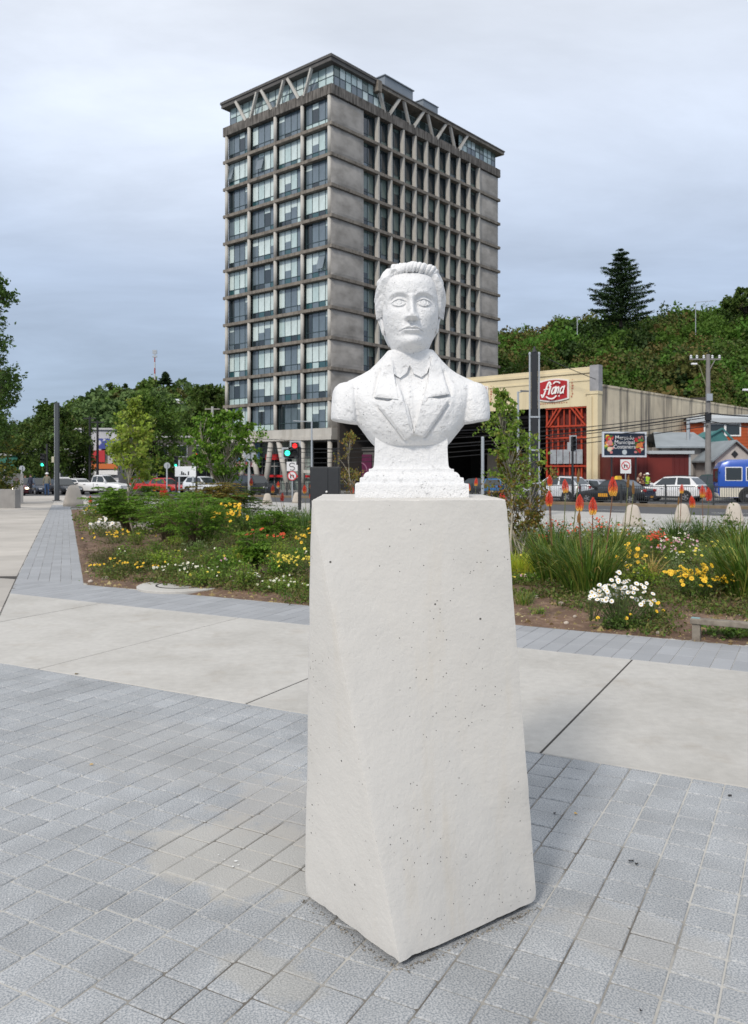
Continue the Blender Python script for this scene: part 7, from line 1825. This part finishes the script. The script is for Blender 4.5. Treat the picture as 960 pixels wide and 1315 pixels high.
TOR = [torch_mesh(i, yel=[.12, .28, .42, .0, .32][i]) for i in range(5)]; TSP = [torch_mesh(9, True, .20), torch_mesh(10, True, .12)]
def spike(parent, x, y, ztop, px_lean=0, kind=0, hs=1.0, r=.0065, red=False):
    """stalk rising from the clump with its head; coordinates are relative to the plant"""
    mb = MB(); P = [(x*.4, y*.4, 0), (x*.7, y*.7, ztop*.35), (x*.95, y, ztop*.75), (x, y, ztop-.10)]
    mb.tube(P, [r*1.3, r*1.1, r, r*.8], 6); st_ = mb.build('flower_stalk', M_stalkr if red else M_stalk, parent, smooth=True)
    hd = link(bpy.data.objects.new('flower_head', (TOR+TSP)[kind]), st_); hd.location = (x, y, ztop-.13*hs-.01); hd.scale = (hs, hs, hs); hd.rotation_euler = (random.uniform(-.08, .08), random.uniform(-.1, .1), random.random()*6)
def lily(label, px_, py_, n, heads, L=(.6, .95), spread=.16, w=.016, m=None, dry=10, Y=None, bend=1.1, hs=1.0):
    x, y = G(px_, py_)
    t = tuft('torch_lily', label, 'torch lily', x, y, n, L[0], L[1], w, spread, bend, m or LM_blade, group='torch lilies in the flower bed', dry=dry)
    for hp, hy, kind, dy, *sc in heads:
        Yh = y+dy; hx = X(hp, Yh)-x; spike(t, hx, dy, Z(hy, Yh)-t.location.z, kind=kind, hs=(sc[0] if sc else 1.0)*hs, red=(kind % 2 == 0))
    return t
lily('large torch lily clump with red-tipped spikes, nearest right of the plinth', 716, 752, 420, [(706, 611, 0, .1, .8), (705, 632, 0, -.1, 1.1), (726, 617, 1, .2, 1.0), (742, 606, 5, .4, .8)], L=(.55, .98), spread=.28, bend=.9)
lily('torch lily clump with two drooping orange heads in the middle of the right group', 756, 768, 420, [(744, 637, 1, .1, 1.1), (743, 655, 6, 0, .9), (761, 641, 4, .1, 1.15), (787, 615, 2, .5, 1.3)], L=(.5, .92), spread=.28, bend=1.0)
lily('torch lily clump behind the daisies carrying two tall thin spent spikes', 790, 728, 260, [(806, 614, 5, .3, .9), (813, 622, 5, .1, .9)], L=(.5, .9), spread=.30, w=.015)
lily('torch lily clump farther back with three heads, centre right', 868, 704, 200, [(875, 623, 2, .2, 1.0), (889, 638, 1, -.1, 1.3), (871, 640, 5, .1, .7)], L=(.5, .8), spread=.22, m=LM_blade_d, w=.014, dry=4)
lily('torch lily clump at the right with the tallest pair of orange heads', 904, 700, 200, [(902, 625, 2, .3, 1.4), (910, 628, 3, .0, 1.5)], L=(.45, .75), spread=.22, m=LM_blade_d, w=.014, dry=4)
lily('torch lily clump cut by the right edge of the picture', 962, 772, 420, [], L=(.6, 1.05), spread=.26, dry=14)
lily('tall grassy torch lily leaves at the right edge, farther back', 950, 720, 240, [], L=(.6, .95), spread=.3, m=LM_blade)
lily('torch lily with two small heads just right of the bust foot', 606, 664, 60, [(602, 622, 2, 0, 1.4), (611, 615, 1, 0.2, 1.5), (628, 630, 3, .3, 1.0)], L=(.3, .5), spread=.2, dry=0, hs=1.0)
lily('torch lily with one small red head beside the right sapling', 644, 668, 60, [(644, 632, 0, 0, 1.5), (648, 636, 3, 0, 1.2)], L=(.3, .5), spread=.2, dry=0)
lily('torch lilies left of the black cabinet with three orange heads', 372, 668, 90, [(350, 624, 1, 0, 1.4), (362, 634, 3, -.2, 1.5), (357, 619, 4, .8, 1.1)], L=(.4, .6), spread=.4, dry=0, m=LM_blade_d)
lily('torch lilies in front of the black cabinet with two orange heads', 396, 672, 90, [(391, 624, 1, 0, 1.4), (400, 618, 2, -.2, 1.5), (399, 632, 3, 0, 1.2)], L=(.4, .6), spread=.3, dry=0, m=LM_blade_d)
lily('torch lily with a single head beside the round sign', 320, 672, 60, [(322, 615, 1, 0, 1.3), (316, 634, 3, .1, 1.0)], L=(.35, .55), spread=.3, dry=0)
lily('torch lily with red heads low before the two red cars', 212, 672, 60, [(208, 627, 0, 0, 1.7), (213, 629, 3, 0, 1.8), (198, 622, 1, .3, 1.3)], L=(.35, .5), spread=.3, dry=0)
lily('torch lily with a single tiny red head near the far left bollard', 115, 668, 30, [(116, 638, 0, 0, 1.4)], L=(.2, .4), spread=.2, dry=0)
lily('torch lily head glimpsed left of the bust foot', 455, 668, 30, [(452, 624, 0, 0, 1.6)], L=(.2, .4), spread=.2, dry=0)

# daisy heads and other small flowers
def daisy_mesh(np_=13, R=.021, petal=(.82, .82, .80), eye=(.70, .42, .03), nm='daisy', cup=.15, pw=.36):
    mb = MB()
    for k in range(np_):
        a = 2*PI*k/np_; ca, sa = math.cos(a), math.sin(a); w_ = R*pw
        mb.add([(R*.22*ca, R*.22*sa, .001), (R*.7*ca-w_*sa, R*.7*sa+w_*ca, R*cup), (R*ca, R*sa, R*cup*.6), (R*.7*ca+w_*sa, R*.7*sa-w_*ca, R*cup)], [(0, 3, 2, 1)], 0)
    mb.lathe([(R*.34, 0), (R*.30, R*.18), (0, R*.26)], 8, mi=1)
    return mb.mesh(nm, [mat(nm+'_petals', petal, .6), mat(nm+'_centre', eye, .7)], fix=False)
DAI = daisy_mesh(); YEL = daisy_mesh(6, .020, (.80, .50, .02), (.55, .30, .02), 'yellow_flower', .25, .55); YPALE = daisy_mesh(6, .019, (.75, .62, .08), (.6, .4, .03), 'pale_yellow_flower', .25, .5)
PNK = daisy_mesh(6, .017, (.65, .38, .45), (.4, .1, .2), 'pink_flower', .3, .5); RED = daisy_mesh(6, .018, (.62, .07, .02), (.5, .05, .02), 'orange_red_flower', .3, .55); WHT = daisy_mesh(6, .015, (.72, .72, .62), (.6, .5, .2), 'white_flower', .3, .55)
def herb(name, label, cat, px_, py_, w_, h, nst, per, leafm, leaf, flowers=None, nfl=0, seed=1, fz=(.7, 1.0), group=None, fs=1.0, aspect=.35, depth=None, xy=None, faces=-1, uplean=.5):
    """bushy herb: thin stems from a common root, small leaves along them, flowers on top"""
    x, y = xy or G(px_, py_); r = random.Random(seed); t = thing(name, label, cat, (x, y, soil_z(x, y)-.01), 0, group); sb = MB(); lv = []; tips = []
    for k in range(nst):
        a = r.uniform(0, 2*PI); q = r.random()**.6; ex, ey = q*w_/2*math.cos(a), q*(depth or w_)/2*math.sin(a); hh = h*(1-.45*q*q)*r.uniform(.7, 1.05)
        P = [Vector((ex*.25, ey*.25, 0)), Vector((ex*.65, ey*.65, hh*.55)), Vector((ex, ey, hh))]; sb.tube(P, [.004+.004*h, .003+.002*h, .0015], 4)
        m = per; tt = rng.random(m)**.65; pts = np.array([P[0]])*((1-tt)**2)[:, None]+np.array([P[1]])*(2*tt*(1-tt))[:, None]+np.array([P[2]])*(tt**2)[:, None]
        lv.append(pts+rng.normal(size=(m, 3))*leaf*1.1); tips.append(P[2])
    sb.build('stems', mat('herb_stem', (.08, .10, .035), .8), t, fix=False); V_, F_ = leaf_quads(np.concatenate(lv), leaf, up=.6, aspect=aspect); npmesh('leaves', V_, F_, leafm, t)
    if flowers:
        fl = flowers if isinstance(flowers, (list, tuple)) else [flowers]
        for k in range(nfl):
            b_ = r.choice(tips); f = r.uniform(*fz); o = link(bpy.data.objects.new('flower', r.choice(fl)), t)
            o.location = (b_.x*(.5+.5*f)+r.gauss(0, w_*.05), b_.y*(.5+.5*f)+r.gauss(0, w_*.05)-.01, b_.z*f+.02+r.uniform(0, .03)); o.rotation_euler = (r.uniform(.2, 1.25), r.uniform(-.4, .4), r.uniform(-.7, .7)); s_ = fs*r.uniform(.75, 1.2); o.scale = (s_, s_, s_)
    return t
herb('daisy_plant', 'mound of white daisies with yellow eyes at the bed front, left of the wooden rail', 'daisies', 800, 808, .66, .45, 74, 26, LM_blade_d, .030, DAI, 92, 3, (.84, 1.08), fs=1.12, xy=(2.42, 8.12), aspect=.2, depth=.35)
herb('daisy_plant', 'few white daisies leaning out to the left of the main daisy mound', 'daisies', 775, 790, .26, .33, 12, 16, LM_blade_d, .028, DAI, 11, 4, (.9, 1.05), xy=(2.20, 8.35), aspect=.2)
herb('coreopsis', 'yellow flowered bush right of the daisies, above the wooden rail', 'yellow flowers', 893, 772, .85, .46, 70, 34, LM_mid, .030, YEL, 60, 5, (.6, 1.0), fs=1.55)
herb('coreopsis', 'yellow flowers behind the daisies, beside the torch lily leaves', 'yellow flowers', 812, 752, .55, .50, 34, 24, LM_mid, .030, YEL, 26, 6, (.75, 1.0), fs=1.5)
herb('coreopsis', 'small yellow flowers low at the right of the daisy mound', 'yellow flowers', 838, 790, .4, .22, 20, 20, LM_mid, .026, YEL, 7, 7, (.6, 1.0), xy=(2.75, 8.25))
herb('phlox', 'pink and white flowered plant behind the yellow bush', 'pink flowers', 872, 728, .75, .5, 40, 30, LM_fresh, .035, [PNK, WHT], 60, 8, (.75, 1.0), fs=1.25)
herb('poppy_plant', 'orange red flowered plant right of the big torch lily clumps', 'red flowers', 842, 718, .8, .52, 40, 26, LM_mid, .035, RED, 42, 9, (.75, 1.0), fs=1.4)
herb('poppy_plant', 'reddish flowers scattered behind the torch lily leaves near the sapling', 'red flowers', 700, 706, 1.5, .62, 60, 26, LM_mid, .04, RED, 60, 10, (.75, 1.0), fs=1.3)
herb('poppy_plant', 'sparse red flowers behind the middle torch lilies', 'red flowers', 770, 700, 1.3, .55, 50, 26, LM_mid, .04, RED, 40, 11, (.75, 1.0), fs=1.3)
herb('green_bush', 'dark leafy sprig standing above the flowers, right of the torch lily pair', 'bush', 934, 706, .45, .85, 16, 26, LM_dark, .06, aspect=.6, seed=12)
herb('green_bush', 'leafy green filler between the phlox and the right torch lilies', 'bush', 915, 735, .9, .45, 46, 30, LM_fresh, .035, YPALE, 26, 13, (.7, 1.0), fs=1.1)
tuft('sedge', 'bright yellow-green grass at the foot of the right sapling', 'grass', *G(668, 740), 260, .22, .42, .012, .28, .7, LM_blade_y, 3)
tuft('sedge', 'small green grass tuft beside the plinth at the bed front', 'grass', *G(672, 781), 110, .10, .22, .007, .10, .8, LM_blade, 3)
tuft('sedge', 'orange dry grass spray between daisies and yellow flowers', 'grass', *G(832, 748), 90, .25, .5, .010, .12, 1.0, LM_blade_dry, 3)
tuft('sedge', 'dry arching stalks lying over the soil right of the yellow bush', 'grass', *G(925, 768), 50, .25, .55, .008, .15, 1.5, LM_blade_dry, 3, lean=.6)
herb('ground_cover', 'low green strawberry-like leaves behind the wooden rail', 'ground cover', 930, 822, .9, .07, 60, 12, LM_mid, .035, seed=14, xy=(3.35, 7.62), aspect=.8, depth=.35)
herb('ground_cover', 'low leafy mat in front of the daisies at the grey border', 'ground cover', 800, 812, .8, .09, 60, 14, LM_dark, .03, YEL, 4, 15, xy=(2.45, 7.99), aspect=.7, depth=.2, fs=.8)
herb('ground_cover', 'small bright green weed on the soil right of the plinth', 'ground cover', 690, 793, .18, .06, 22, 12, LM_fresh, .02, seed=16, aspect=.6)
# bare soil shows between; low weeds everywhere else
def weeds(n, a0, a1, b0, b1, seed, leafm, nm, label, s0=.02, s1=.045, h=.10, b_pow=1.3, keep=lambda x, y: True):
    r = random.Random(seed); C_ = []; k = 0
    for k in range(n):
        x, y = dn(r.uniform(a0, a1), b0+(b1-b0)*r.random()**b_pow)
        if not in_bed(x, y, .03) or MDIR[0]*x+MDIR[1]*y < SR+.22 or not keep(x, y): continue
        if mn.noise(Vector((x*1.1+seed, y*1.1, 3))) < -.22: continue
        hh = h*r.uniform(.3, 1.3)*(1+min(.7, max(0, y-9)*.10)); m = r.randrange(5, 12); c = np.array([x, y, soil_z(x, y)]); d = rng.normal(size=(m, 3))*np.array([hh*.7, hh*.7, hh*.35]); d[:, 2] = np.abs(d[:, 2])+.01; d[:, :2] = np.clip(d[:, :2], -.22, .22); C_.append(c+d)
    C_ = np.concatenate(C_); V_, F_ = leaf_quads(C_, (s0+s1)/2, up=.6, aspect=.5, jit=.5); o = npmesh(nm, V_, F_, leafm); tag(o, label, 'ground cover', kind='stuff'); return o
LM_weed = leafmat('weed_mix', [(.03, .06, .015), (.05, .09, .02), (.08, .12, .03), (.07, .08, .03), (.12, .12, .05), (.10, .07, .045)])
LM_weedp = leafmat('brown_weed_mix', [(.06, .05, .03), (.10, .075, .05), (.08, .09, .04), (.12, .10, .07), (.07, .06, .045)])
front_right_bare = lambda x, y: not (x > -.5 and NDIR[0]*x+NDIR[1]*y < NC+1.35 and mn.noise(Vector((x*1.6, y*1.6, 9))) < .42) and not (x <= -1 and NDIR[0]*x+NDIR[1]*y < NC+.35)
weeds(21000, -11, 4, NC+.02, 17, 1, LM_weed, 'low_weeds', 'low mixed green weeds and ground cover all through the flower bed', .025, .055, .12, keep=front_right_bare)
weeds(8000, -12, 4, NC+.3, 17, 2, LM_weedp, 'brown_weeds', 'brownish faded low growth among the green weeds of the bed', .02, .045, .14, keep=front_right_bare)
weeds(8000, -24, 6, 14, 27, 3, leafmat('far_weed_mix', [(.035, .065, .015), (.06, .10, .02), (.09, .12, .03), (.13, .13, .05), (.11, .09, .04)]), 'far_bed_growth', 'taller mixed growth filling the back of the flower bed', .05, .10, .26, 1.0)
# left part of the bed
def fern_bush(label, px_, py_, w_, h, n, seed, m=LM_fresh, leaf=.045, xy=None):
    """feathery shrub: arching sprays with leaflets in two rows"""
    x, y = xy or G(px_, py_); r = random.Random(seed); t = thing('feathery_shrub', label, 'shrub', (x, y, soil_z(x, y)-.02)); sb = MB(); C_ = []; D_ = []
    for k in range(n):
        a = r.uniform(0, 2*PI); L_ = r.uniform(.5, 1.0); b0 = Vector((r.gauss(0, .06), r.gauss(0, .06), 0)); out_ = w_/2*L_*r.uniform(.5, 1); hh = h*r.uniform(.45, 1.05)
        P = [b0, Vector((out_*.35*math.cos(a), out_*.35*math.sin(a), hh*.55)), Vector((out_*.8*math.cos(a), out_*.8*math.sin(a), hh*.9)), Vector((out_*1.15*math.cos(a), out_*1.15*math.sin(a), hh*.9))]
        sb.tube(P, [.010, .006, .004, .002], 4)
        for q in range(7):                       # side sprays
            t1 = r.uniform(.35, 1); i = min(2, int(t1*3)); c = P[i].lerp(P[i+1], t1*3-i) if t1 < 1 else P[3]; a2 = a+r.uniform(-1.3, 1.3); ln = r.uniform(.12, .26)*min(1.4, w_)
            m_n = 20; s_ = np.linspace(.1, 1, m_n); sd_ = np.where(np.arange(m_n) % 2 == 0, 1, -1)*leaf*.55*(1.2-s_)
            C_.append(np.stack([c.x+ln*s_*math.cos(a2)-sd_*math.sin(a2), c.y+ln*s_*math.sin(a2)+sd_*math.cos(a2), c.z+.04*s_-.05*s_**2+rng.normal(0, .008, m_n)], 1)); D_.append(np.stack([np.cos(a2)-np.sign(sd_)*np.sin(a2)*1.4, np.sin(a2)+np.sign(sd_)*np.cos(a2)*1.4, 0*sd_], 1))
    sb.build('stems', mat('shrub_stem', (.12, .09, .05), .9), t, fix=False); V_, F_ = leaf_quads(np.concatenate(C_), leaf, up=1.0, aspect=.36, dirs=np.concatenate(D_)); npmesh('foliage', V_, F_, m, t); return t
LM_fern = leafmat('fern_green', [(.04, .10, .014), (.065, .14, .02), (.095, .18, .028), (.13, .21, .035), (.05, .09, .018)], .55, .35)
fb = [('large feathery green shrub below the pale birch, left part of the bed', 165, 688, 1.9, 1.15, 46, 1), ('feathery green shrub in the middle of the left bed', 215, 700, 1.7, 1.05, 46, 2), ('feathery shrub close to the front, with a bare leaning stem', 250, 712, 1.5, 1.0, 40, 3), ('feathery shrub behind the others at the left bed edge', 150, 676, 1.4, .9, 34, 4), ('small feathery shrub right of the yellow flowers', 352, 700, .9, .7, 26, 5), ('feathery shrub left of the orange and yellow flowers', 268, 690, 1.5, 1.0, 40, 6), ('small upright shrub on a thin stem before the plinth at left', 325, 742, .55, .62, 20, 7), ('dark feathery shrub under the many-stemmed tree', 300, 676, 2.2, 1.1, 40, 8), ('low shrub at the back of the bed beside the white board', 235, 672, 2.0, .9, 34, 9), ('shrub with bronze tips behind the orange flowers', 275, 684, 1.4, 1.25, 34, 10)]
for lb, a, b_, w_, h, n, sd_ in fb: fern_bush(lb, a, b_, w_*1.05, h*1.08, int(n*1.7), sd_, m=(LM_fern if sd_ not in (8, 10) else (LM_dark if sd_ == 8 else LM_rust)), leaf=.05 if b_ > 695 else .07)
herb('coreopsis', 'orange and yellow daisy-like flowers in the middle of the left bed', 'yellow flowers', 293, 693, 1.0, .85, 40, 22, LM_fern, .05, YEL, 44, 21, (.8, 1.0), fs=2.2)
herb('poppy_plant', 'small orange red flowers right of the yellow ones, left bed', 'red flowers', 338, 706, 1.0, .4, 30, 22, LM_fern, .045, RED, 22, 22, (.8, 1.0), fs=1.7)
herb('coreopsis', 'spray of small yellow flowers against the left side of the plinth', 'yellow flowers', 375, 742, .95, .42, 60, 26, LM_mid, .035, YPALE, 85, 23, (.7, 1.0), fs=1.0)
herb('coreopsis', 'bright yellow flowers touching the plinth at left, higher than the others', 'yellow flowers', 392, 722, .4, .6, 18, 20, LM_mid, .035, YEL, 14, 24, (.8, 1.0), fs=1.3)
herb('coreopsis', 'low yellow flowers near the front left of the bed', 'yellow flowers', 165, 740, 1.4, .20, 50, 18, LM_weed, .03, YEL, 30, 25, (.8, 1.1), depth=.5, fs=.9)
herb('coreopsis', 'yellow flowers at the far left corner of the bed', 'yellow flowers', 132, 668, 1.3, .5, 40, 22, LM_weedp, .05, YEL, 40, 26, (.8, 1.0), fs=1.7)
herb('coreopsis', 'yellow flowers low along the middle left of the bed', 'yellow flowers', 150, 700, 1.6, .25, 40, 22, LM_weed, .04, YEL, 26, 27, (.8, 1.0), fs=1.3)
herb('alyssum', 'low green mat with white flowers behind the manhole ring', 'white flowers', 232, 742, .95, .14, 70, 18, LM_mid, .035, WHT, 34, 28, (.8, 1.2), depth=.4, fs=1.2)
herb('alyssum', 'bright green ground cover with white flowers left of the plinth', 'white flowers', 365, 762, .75, .14, 70, 20, LM_fresh, .035, WHT, 22, 29, (.8, 1.2), depth=.45, fs=1.1)
herb('alyssum', 'pale fluffy seed heads left of the bright green ground cover', 'white flowers', 325, 752, .22, .16, 20, 8, LM_weedp, .02, WHT, 18, 30, (.8, 1.1), fs=1.2)
herb('heather', 'purplish brown low bush at the left front of the bed', 'bush', 148, 728, .9, .35, 60, 30, leafmat('heather_leaves', [(.07, .05, .045), (.10, .07, .06), (.06, .065, .03), (.12, .09, .08)]), .03, seed=31)
herb('heather', 'purplish brown bush in the centre left of the bed', 'bush', 285, 728, .8, .42, 50, 30, leafmat('heather_leaves', []) if False else _M['heather_leaves'], .03, seed=32)
herb('daisy_plant', 'handful of white daisies near the left strip, by the white edging', 'daisies', 132, 692, .7, .4, 14, 14, LM_weed, .04, DAI, 9, 33, (.9, 1.05), fs=2.0)
tuft('sedge', 'yellow-green reedy tuft in the centre of the left bed', 'grass', *G(300, 728), 120, .25, .42, .012, .15, .5, LM_blade_y, 3)
tuft('sedge', 'dark green rushes behind the left flowers, before the cabinet', 'grass', *G(330, 690), 260, .5, .85, .014, .4, .6, LM_blade_d, 3)
tuft('sedge', 'dark green rushes against the plinth at left', 'grass', *G(388, 690), 300, .5, .8, .014, .45, .6, LM_blade_d, 3)
tuft('sedge', 'loose grass before the many-stemmed tree', 'grass', *G(262, 708), 160, .3, .6, .012, .4, .8, LM_blade, 3)
B0 = thing('edging_stone', 'flat pale edging slab lying in the left bed below the birch', 'slab', (*G(158, 681), 0), -.02); B0.location.z = gz(B0.location.y)+.12
B_(B0, 'slab_body', M_conc, lambda b: b.box(-.9, .9, -.12, .12, -.15, .10), bevel=.01)

# leafy filler between the named plants
r0 = random.Random(77)
mixes = [LM_fresh, LM_mid, LM_fern, LM_weed, LM_mid, leafmat('silvery_leaves', [(.14, .17, .11), (.10, .14, .08), (.18, .20, .14)]), leafmat('lime_leaves', [(.16, .22, .03), (.12, .20, .03), (.20, .22, .05)])]
k = 0; used_lb = set()
ANCH = [(165, 690, 'the shrub below the pale birch'), (228, 750, 'the manhole ring'), (293, 695, 'the yellow and orange flowers'), (375, 742, 'the yellow spray beside the plinth'), (365, 762, 'the bright ground cover left of the plinth'), (325, 742, 'the small upright shrub'), (148, 728, 'the purplish bush at left'), (285, 728, 'the purplish bush in the centre'), (338, 706, 'the small orange red flowers'), (215, 700, 'the middle feathery shrub'),
        (716, 752, 'the nearest torch lily clump'), (756, 768, 'the middle torch lily clump'), (800, 780, 'the daisy mound'), (893, 772, 'the yellow bush at right'), (872, 728, 'the pink and white phlox'), (842, 718, 'the orange red flowers at right'), (925, 800, 'the wooden rail'), (690, 790, 'the tuft beside the plinth'), (950, 740, 'the grassy clump at the right edge'), (812, 752, 'the yellow flowers behind the daisies')]
while k < 60:
    px_ = r0.choice([r0.uniform(115, 385), r0.uniform(115, 385), r0.uniform(665, 955)]); py_ = r0.uniform(690, 762) if px_ < 400 else r0.uniform(705, 765)
    x, y = G(px_, py_)
    if not in_bed(x, y, .45): k += .2; continue
    mi_ = r0.randrange(len(mixes)); w_c = r0.uniform(.3, .75); anchor = min(ANCH, key=lambda q: (q[0]-px_)**2+((q[1]-py_)*2.5)**2); dxx, dyy = px_-anchor[0], (py_-anchor[1])*2.5
    rel = ('right of' if dxx > 0 else 'left of') if abs(dxx) > abs(dyy) else ('in front of' if dyy > 0 else 'behind')
    lb = '%s %s %s %s' % ('broad' if w_c > .55 else 'small' if w_c < .42 else 'mid-sized', ['fresh green', 'plain green', 'ferny green', 'weedy', 'dull green', 'silvery', 'lime green'][mi_]+' leafy clump', rel, anchor[2])
    if lb in used_lb: k += .3; continue
    used_lb.add(lb)
    herb('leafy_clump', lb, 'leafy plant', 0, 0, w_c, r0.uniform(.12, .38), 26, 24, mixes[mi_], r0.uniform(.025, .045), [WHT, YPALE, PNK] if r0.random() < .35 else None, 8, 500+int(k), group='leafy clumps filling the bed', aspect=r0.uniform(.3, .7), xy=(x, y), depth=.4); k += 1

# saplings
def sapling(label, px_, Y, ytop, crown, leafm, leaf, n, per, seed, tr=.03, stems=1, cr=.1, th=.2, lean=(0, 0), name='birch_sapling', barkm=None, trunk_px=None, sk=1.0, up=.3):
    return tree(name, label, (X(px_, Y), Y, gz(Y)), Z(ytop, Y)-gz(Y), crown, leafm, leaf, n, per, barkm or M_birch, tr, seed, clump_r=cr, trunk_h=th, stems=stems, lean=lean, aspect=.62, spreadk=sk, up=up)
sapling('young birch with pale yellow-green leaves at the left of the bed', 172, 20, 513, [(.40, .58), (.55, .68), (.75, .46), (.90, .22), (1, .06)], LM_birch, .10, 50, 56, 41, .030, 1, .085, .3, lean=(-.03, 0))
sapling('many-stemmed young tree left of the tower base with pale branching stems', 286, 25, 531, [(.42, .6), (.6, 1.1), (.8, 1.0), (.95, .55), (1, .15)], LM_fern, .095, 92, 105, 42, .055, 4, .085, .3, name='young_tree')
sapling('young birch right of the plinth, green above and rusty brown below', 658, 14, 504, [(.42, .46), (.6, .52), (.78, .38), (.92, .20), (1, .05)], LM_fresh, .066, 40, 62, 43, .026, 1, .075, .25, lean=(-.07, 0))
t = sapling('rusty brown leaved sapling at the foot of the green one, right of the plinth', 668, 14.3, 585, [(.25, .35), (.5, .55), (.8, .46), (1, .2)], LM_rust, .055, 56, 66, 44, .022, 5, .10, .12)
sapling('small thin sapling behind the left side of the bust foot', 451, 24, 557, [(.42, .30), (.65, .42), (.9, .26), (1, .05)], LM_rust, .075, 20, 34, 45, .03, 1, .10, .3)

# ---- bits lying on the pavers
def leaflet(label, px_, py_, s_, m, seed):
    x, y = G(px_, py_); r = random.Random(seed); n = 9; V = [(0, 0, .005)]+[(s_*(1 if k % 2 else .62)*r.uniform(.8, 1.1)*math.cos(2*PI*k/n), s_*.6*r.uniform(.8, 1.1)*math.sin(2*PI*k/n), .003+.006*r.random()) for k in range(n)]
    mb = MB(); mb.add(V, [(0, k+1, (k+1) % n+1) for k in range(n)]); o = mb.build('fallen_leaf', m, fix=False); o.location = (x, y, .001); o.rotation_euler = (0, 0, r.random()*6); tag(o, label, 'leaf')
M_yl = mat('yellow_fallen_leaf', (.62, .36, .03), .6); M_bl = mat('black_fallen_leaf', (.012, .011, .010), .7)
leaflet('small yellow leaf on the pavers right of the plinth', 739, 1046, .012, M_yl, 1); leaflet('curled black leaf on the pavers, largest of the dark ones', 810, 1107, .016, M_bl, 2); leaflet('black leaf fragment touching the largest one', 817, 1111, .011, M_bl, 5); leaflet('black leaf near the right edge just below the concrete slabs', 937, 1023, .014, M_bl, 3); leaflet('dark leaf on the pavers nearest the plinth shaft at right', 712, 1046, .012, M_bl, 4)
leaflet('small yellow leaf on the pavers left of the plinth', 117, 983, .013, M_yl, 6); leaflet('dark speck of leaf on the lower right pavers', 823, 1300, .008, M_bl, 7); leaflet('brown leaf at the edge of the concrete slabs on the left', 98, 866, .022, mat('brown_fallen_leaf', (.14, .10, .03), .7), 8)
mb = MB(); r0 = random.Random(4)
for px_, py_, s_ in ((303, 1107, .010), (306, 1112, .006), (299, 1114, .006), (280, 1099, .005), (288, 1105, .004), (192, 1085, .004), (254, 1095, .003), (170, 1134, .004), (11, 1156, .004), (199, 1104, .003), (52, 877, .010), (275, 1116, .003)):
    x, y = G(px_, py_); mb.add([(x+s_*r0.uniform(.5, 1)*math.cos(a), y+s_*r0.uniform(.5, 1)*math.sin(a), .0045) for a in np.linspace(0, 2*PI, 7, endpoint=False)], [tuple(range(7))])
tag(mb.build('white_splashes', mat('white_splash', (.75, .75, .73), .8), promenade, fix=False), kind='stuff')
# moss and grit in the joints
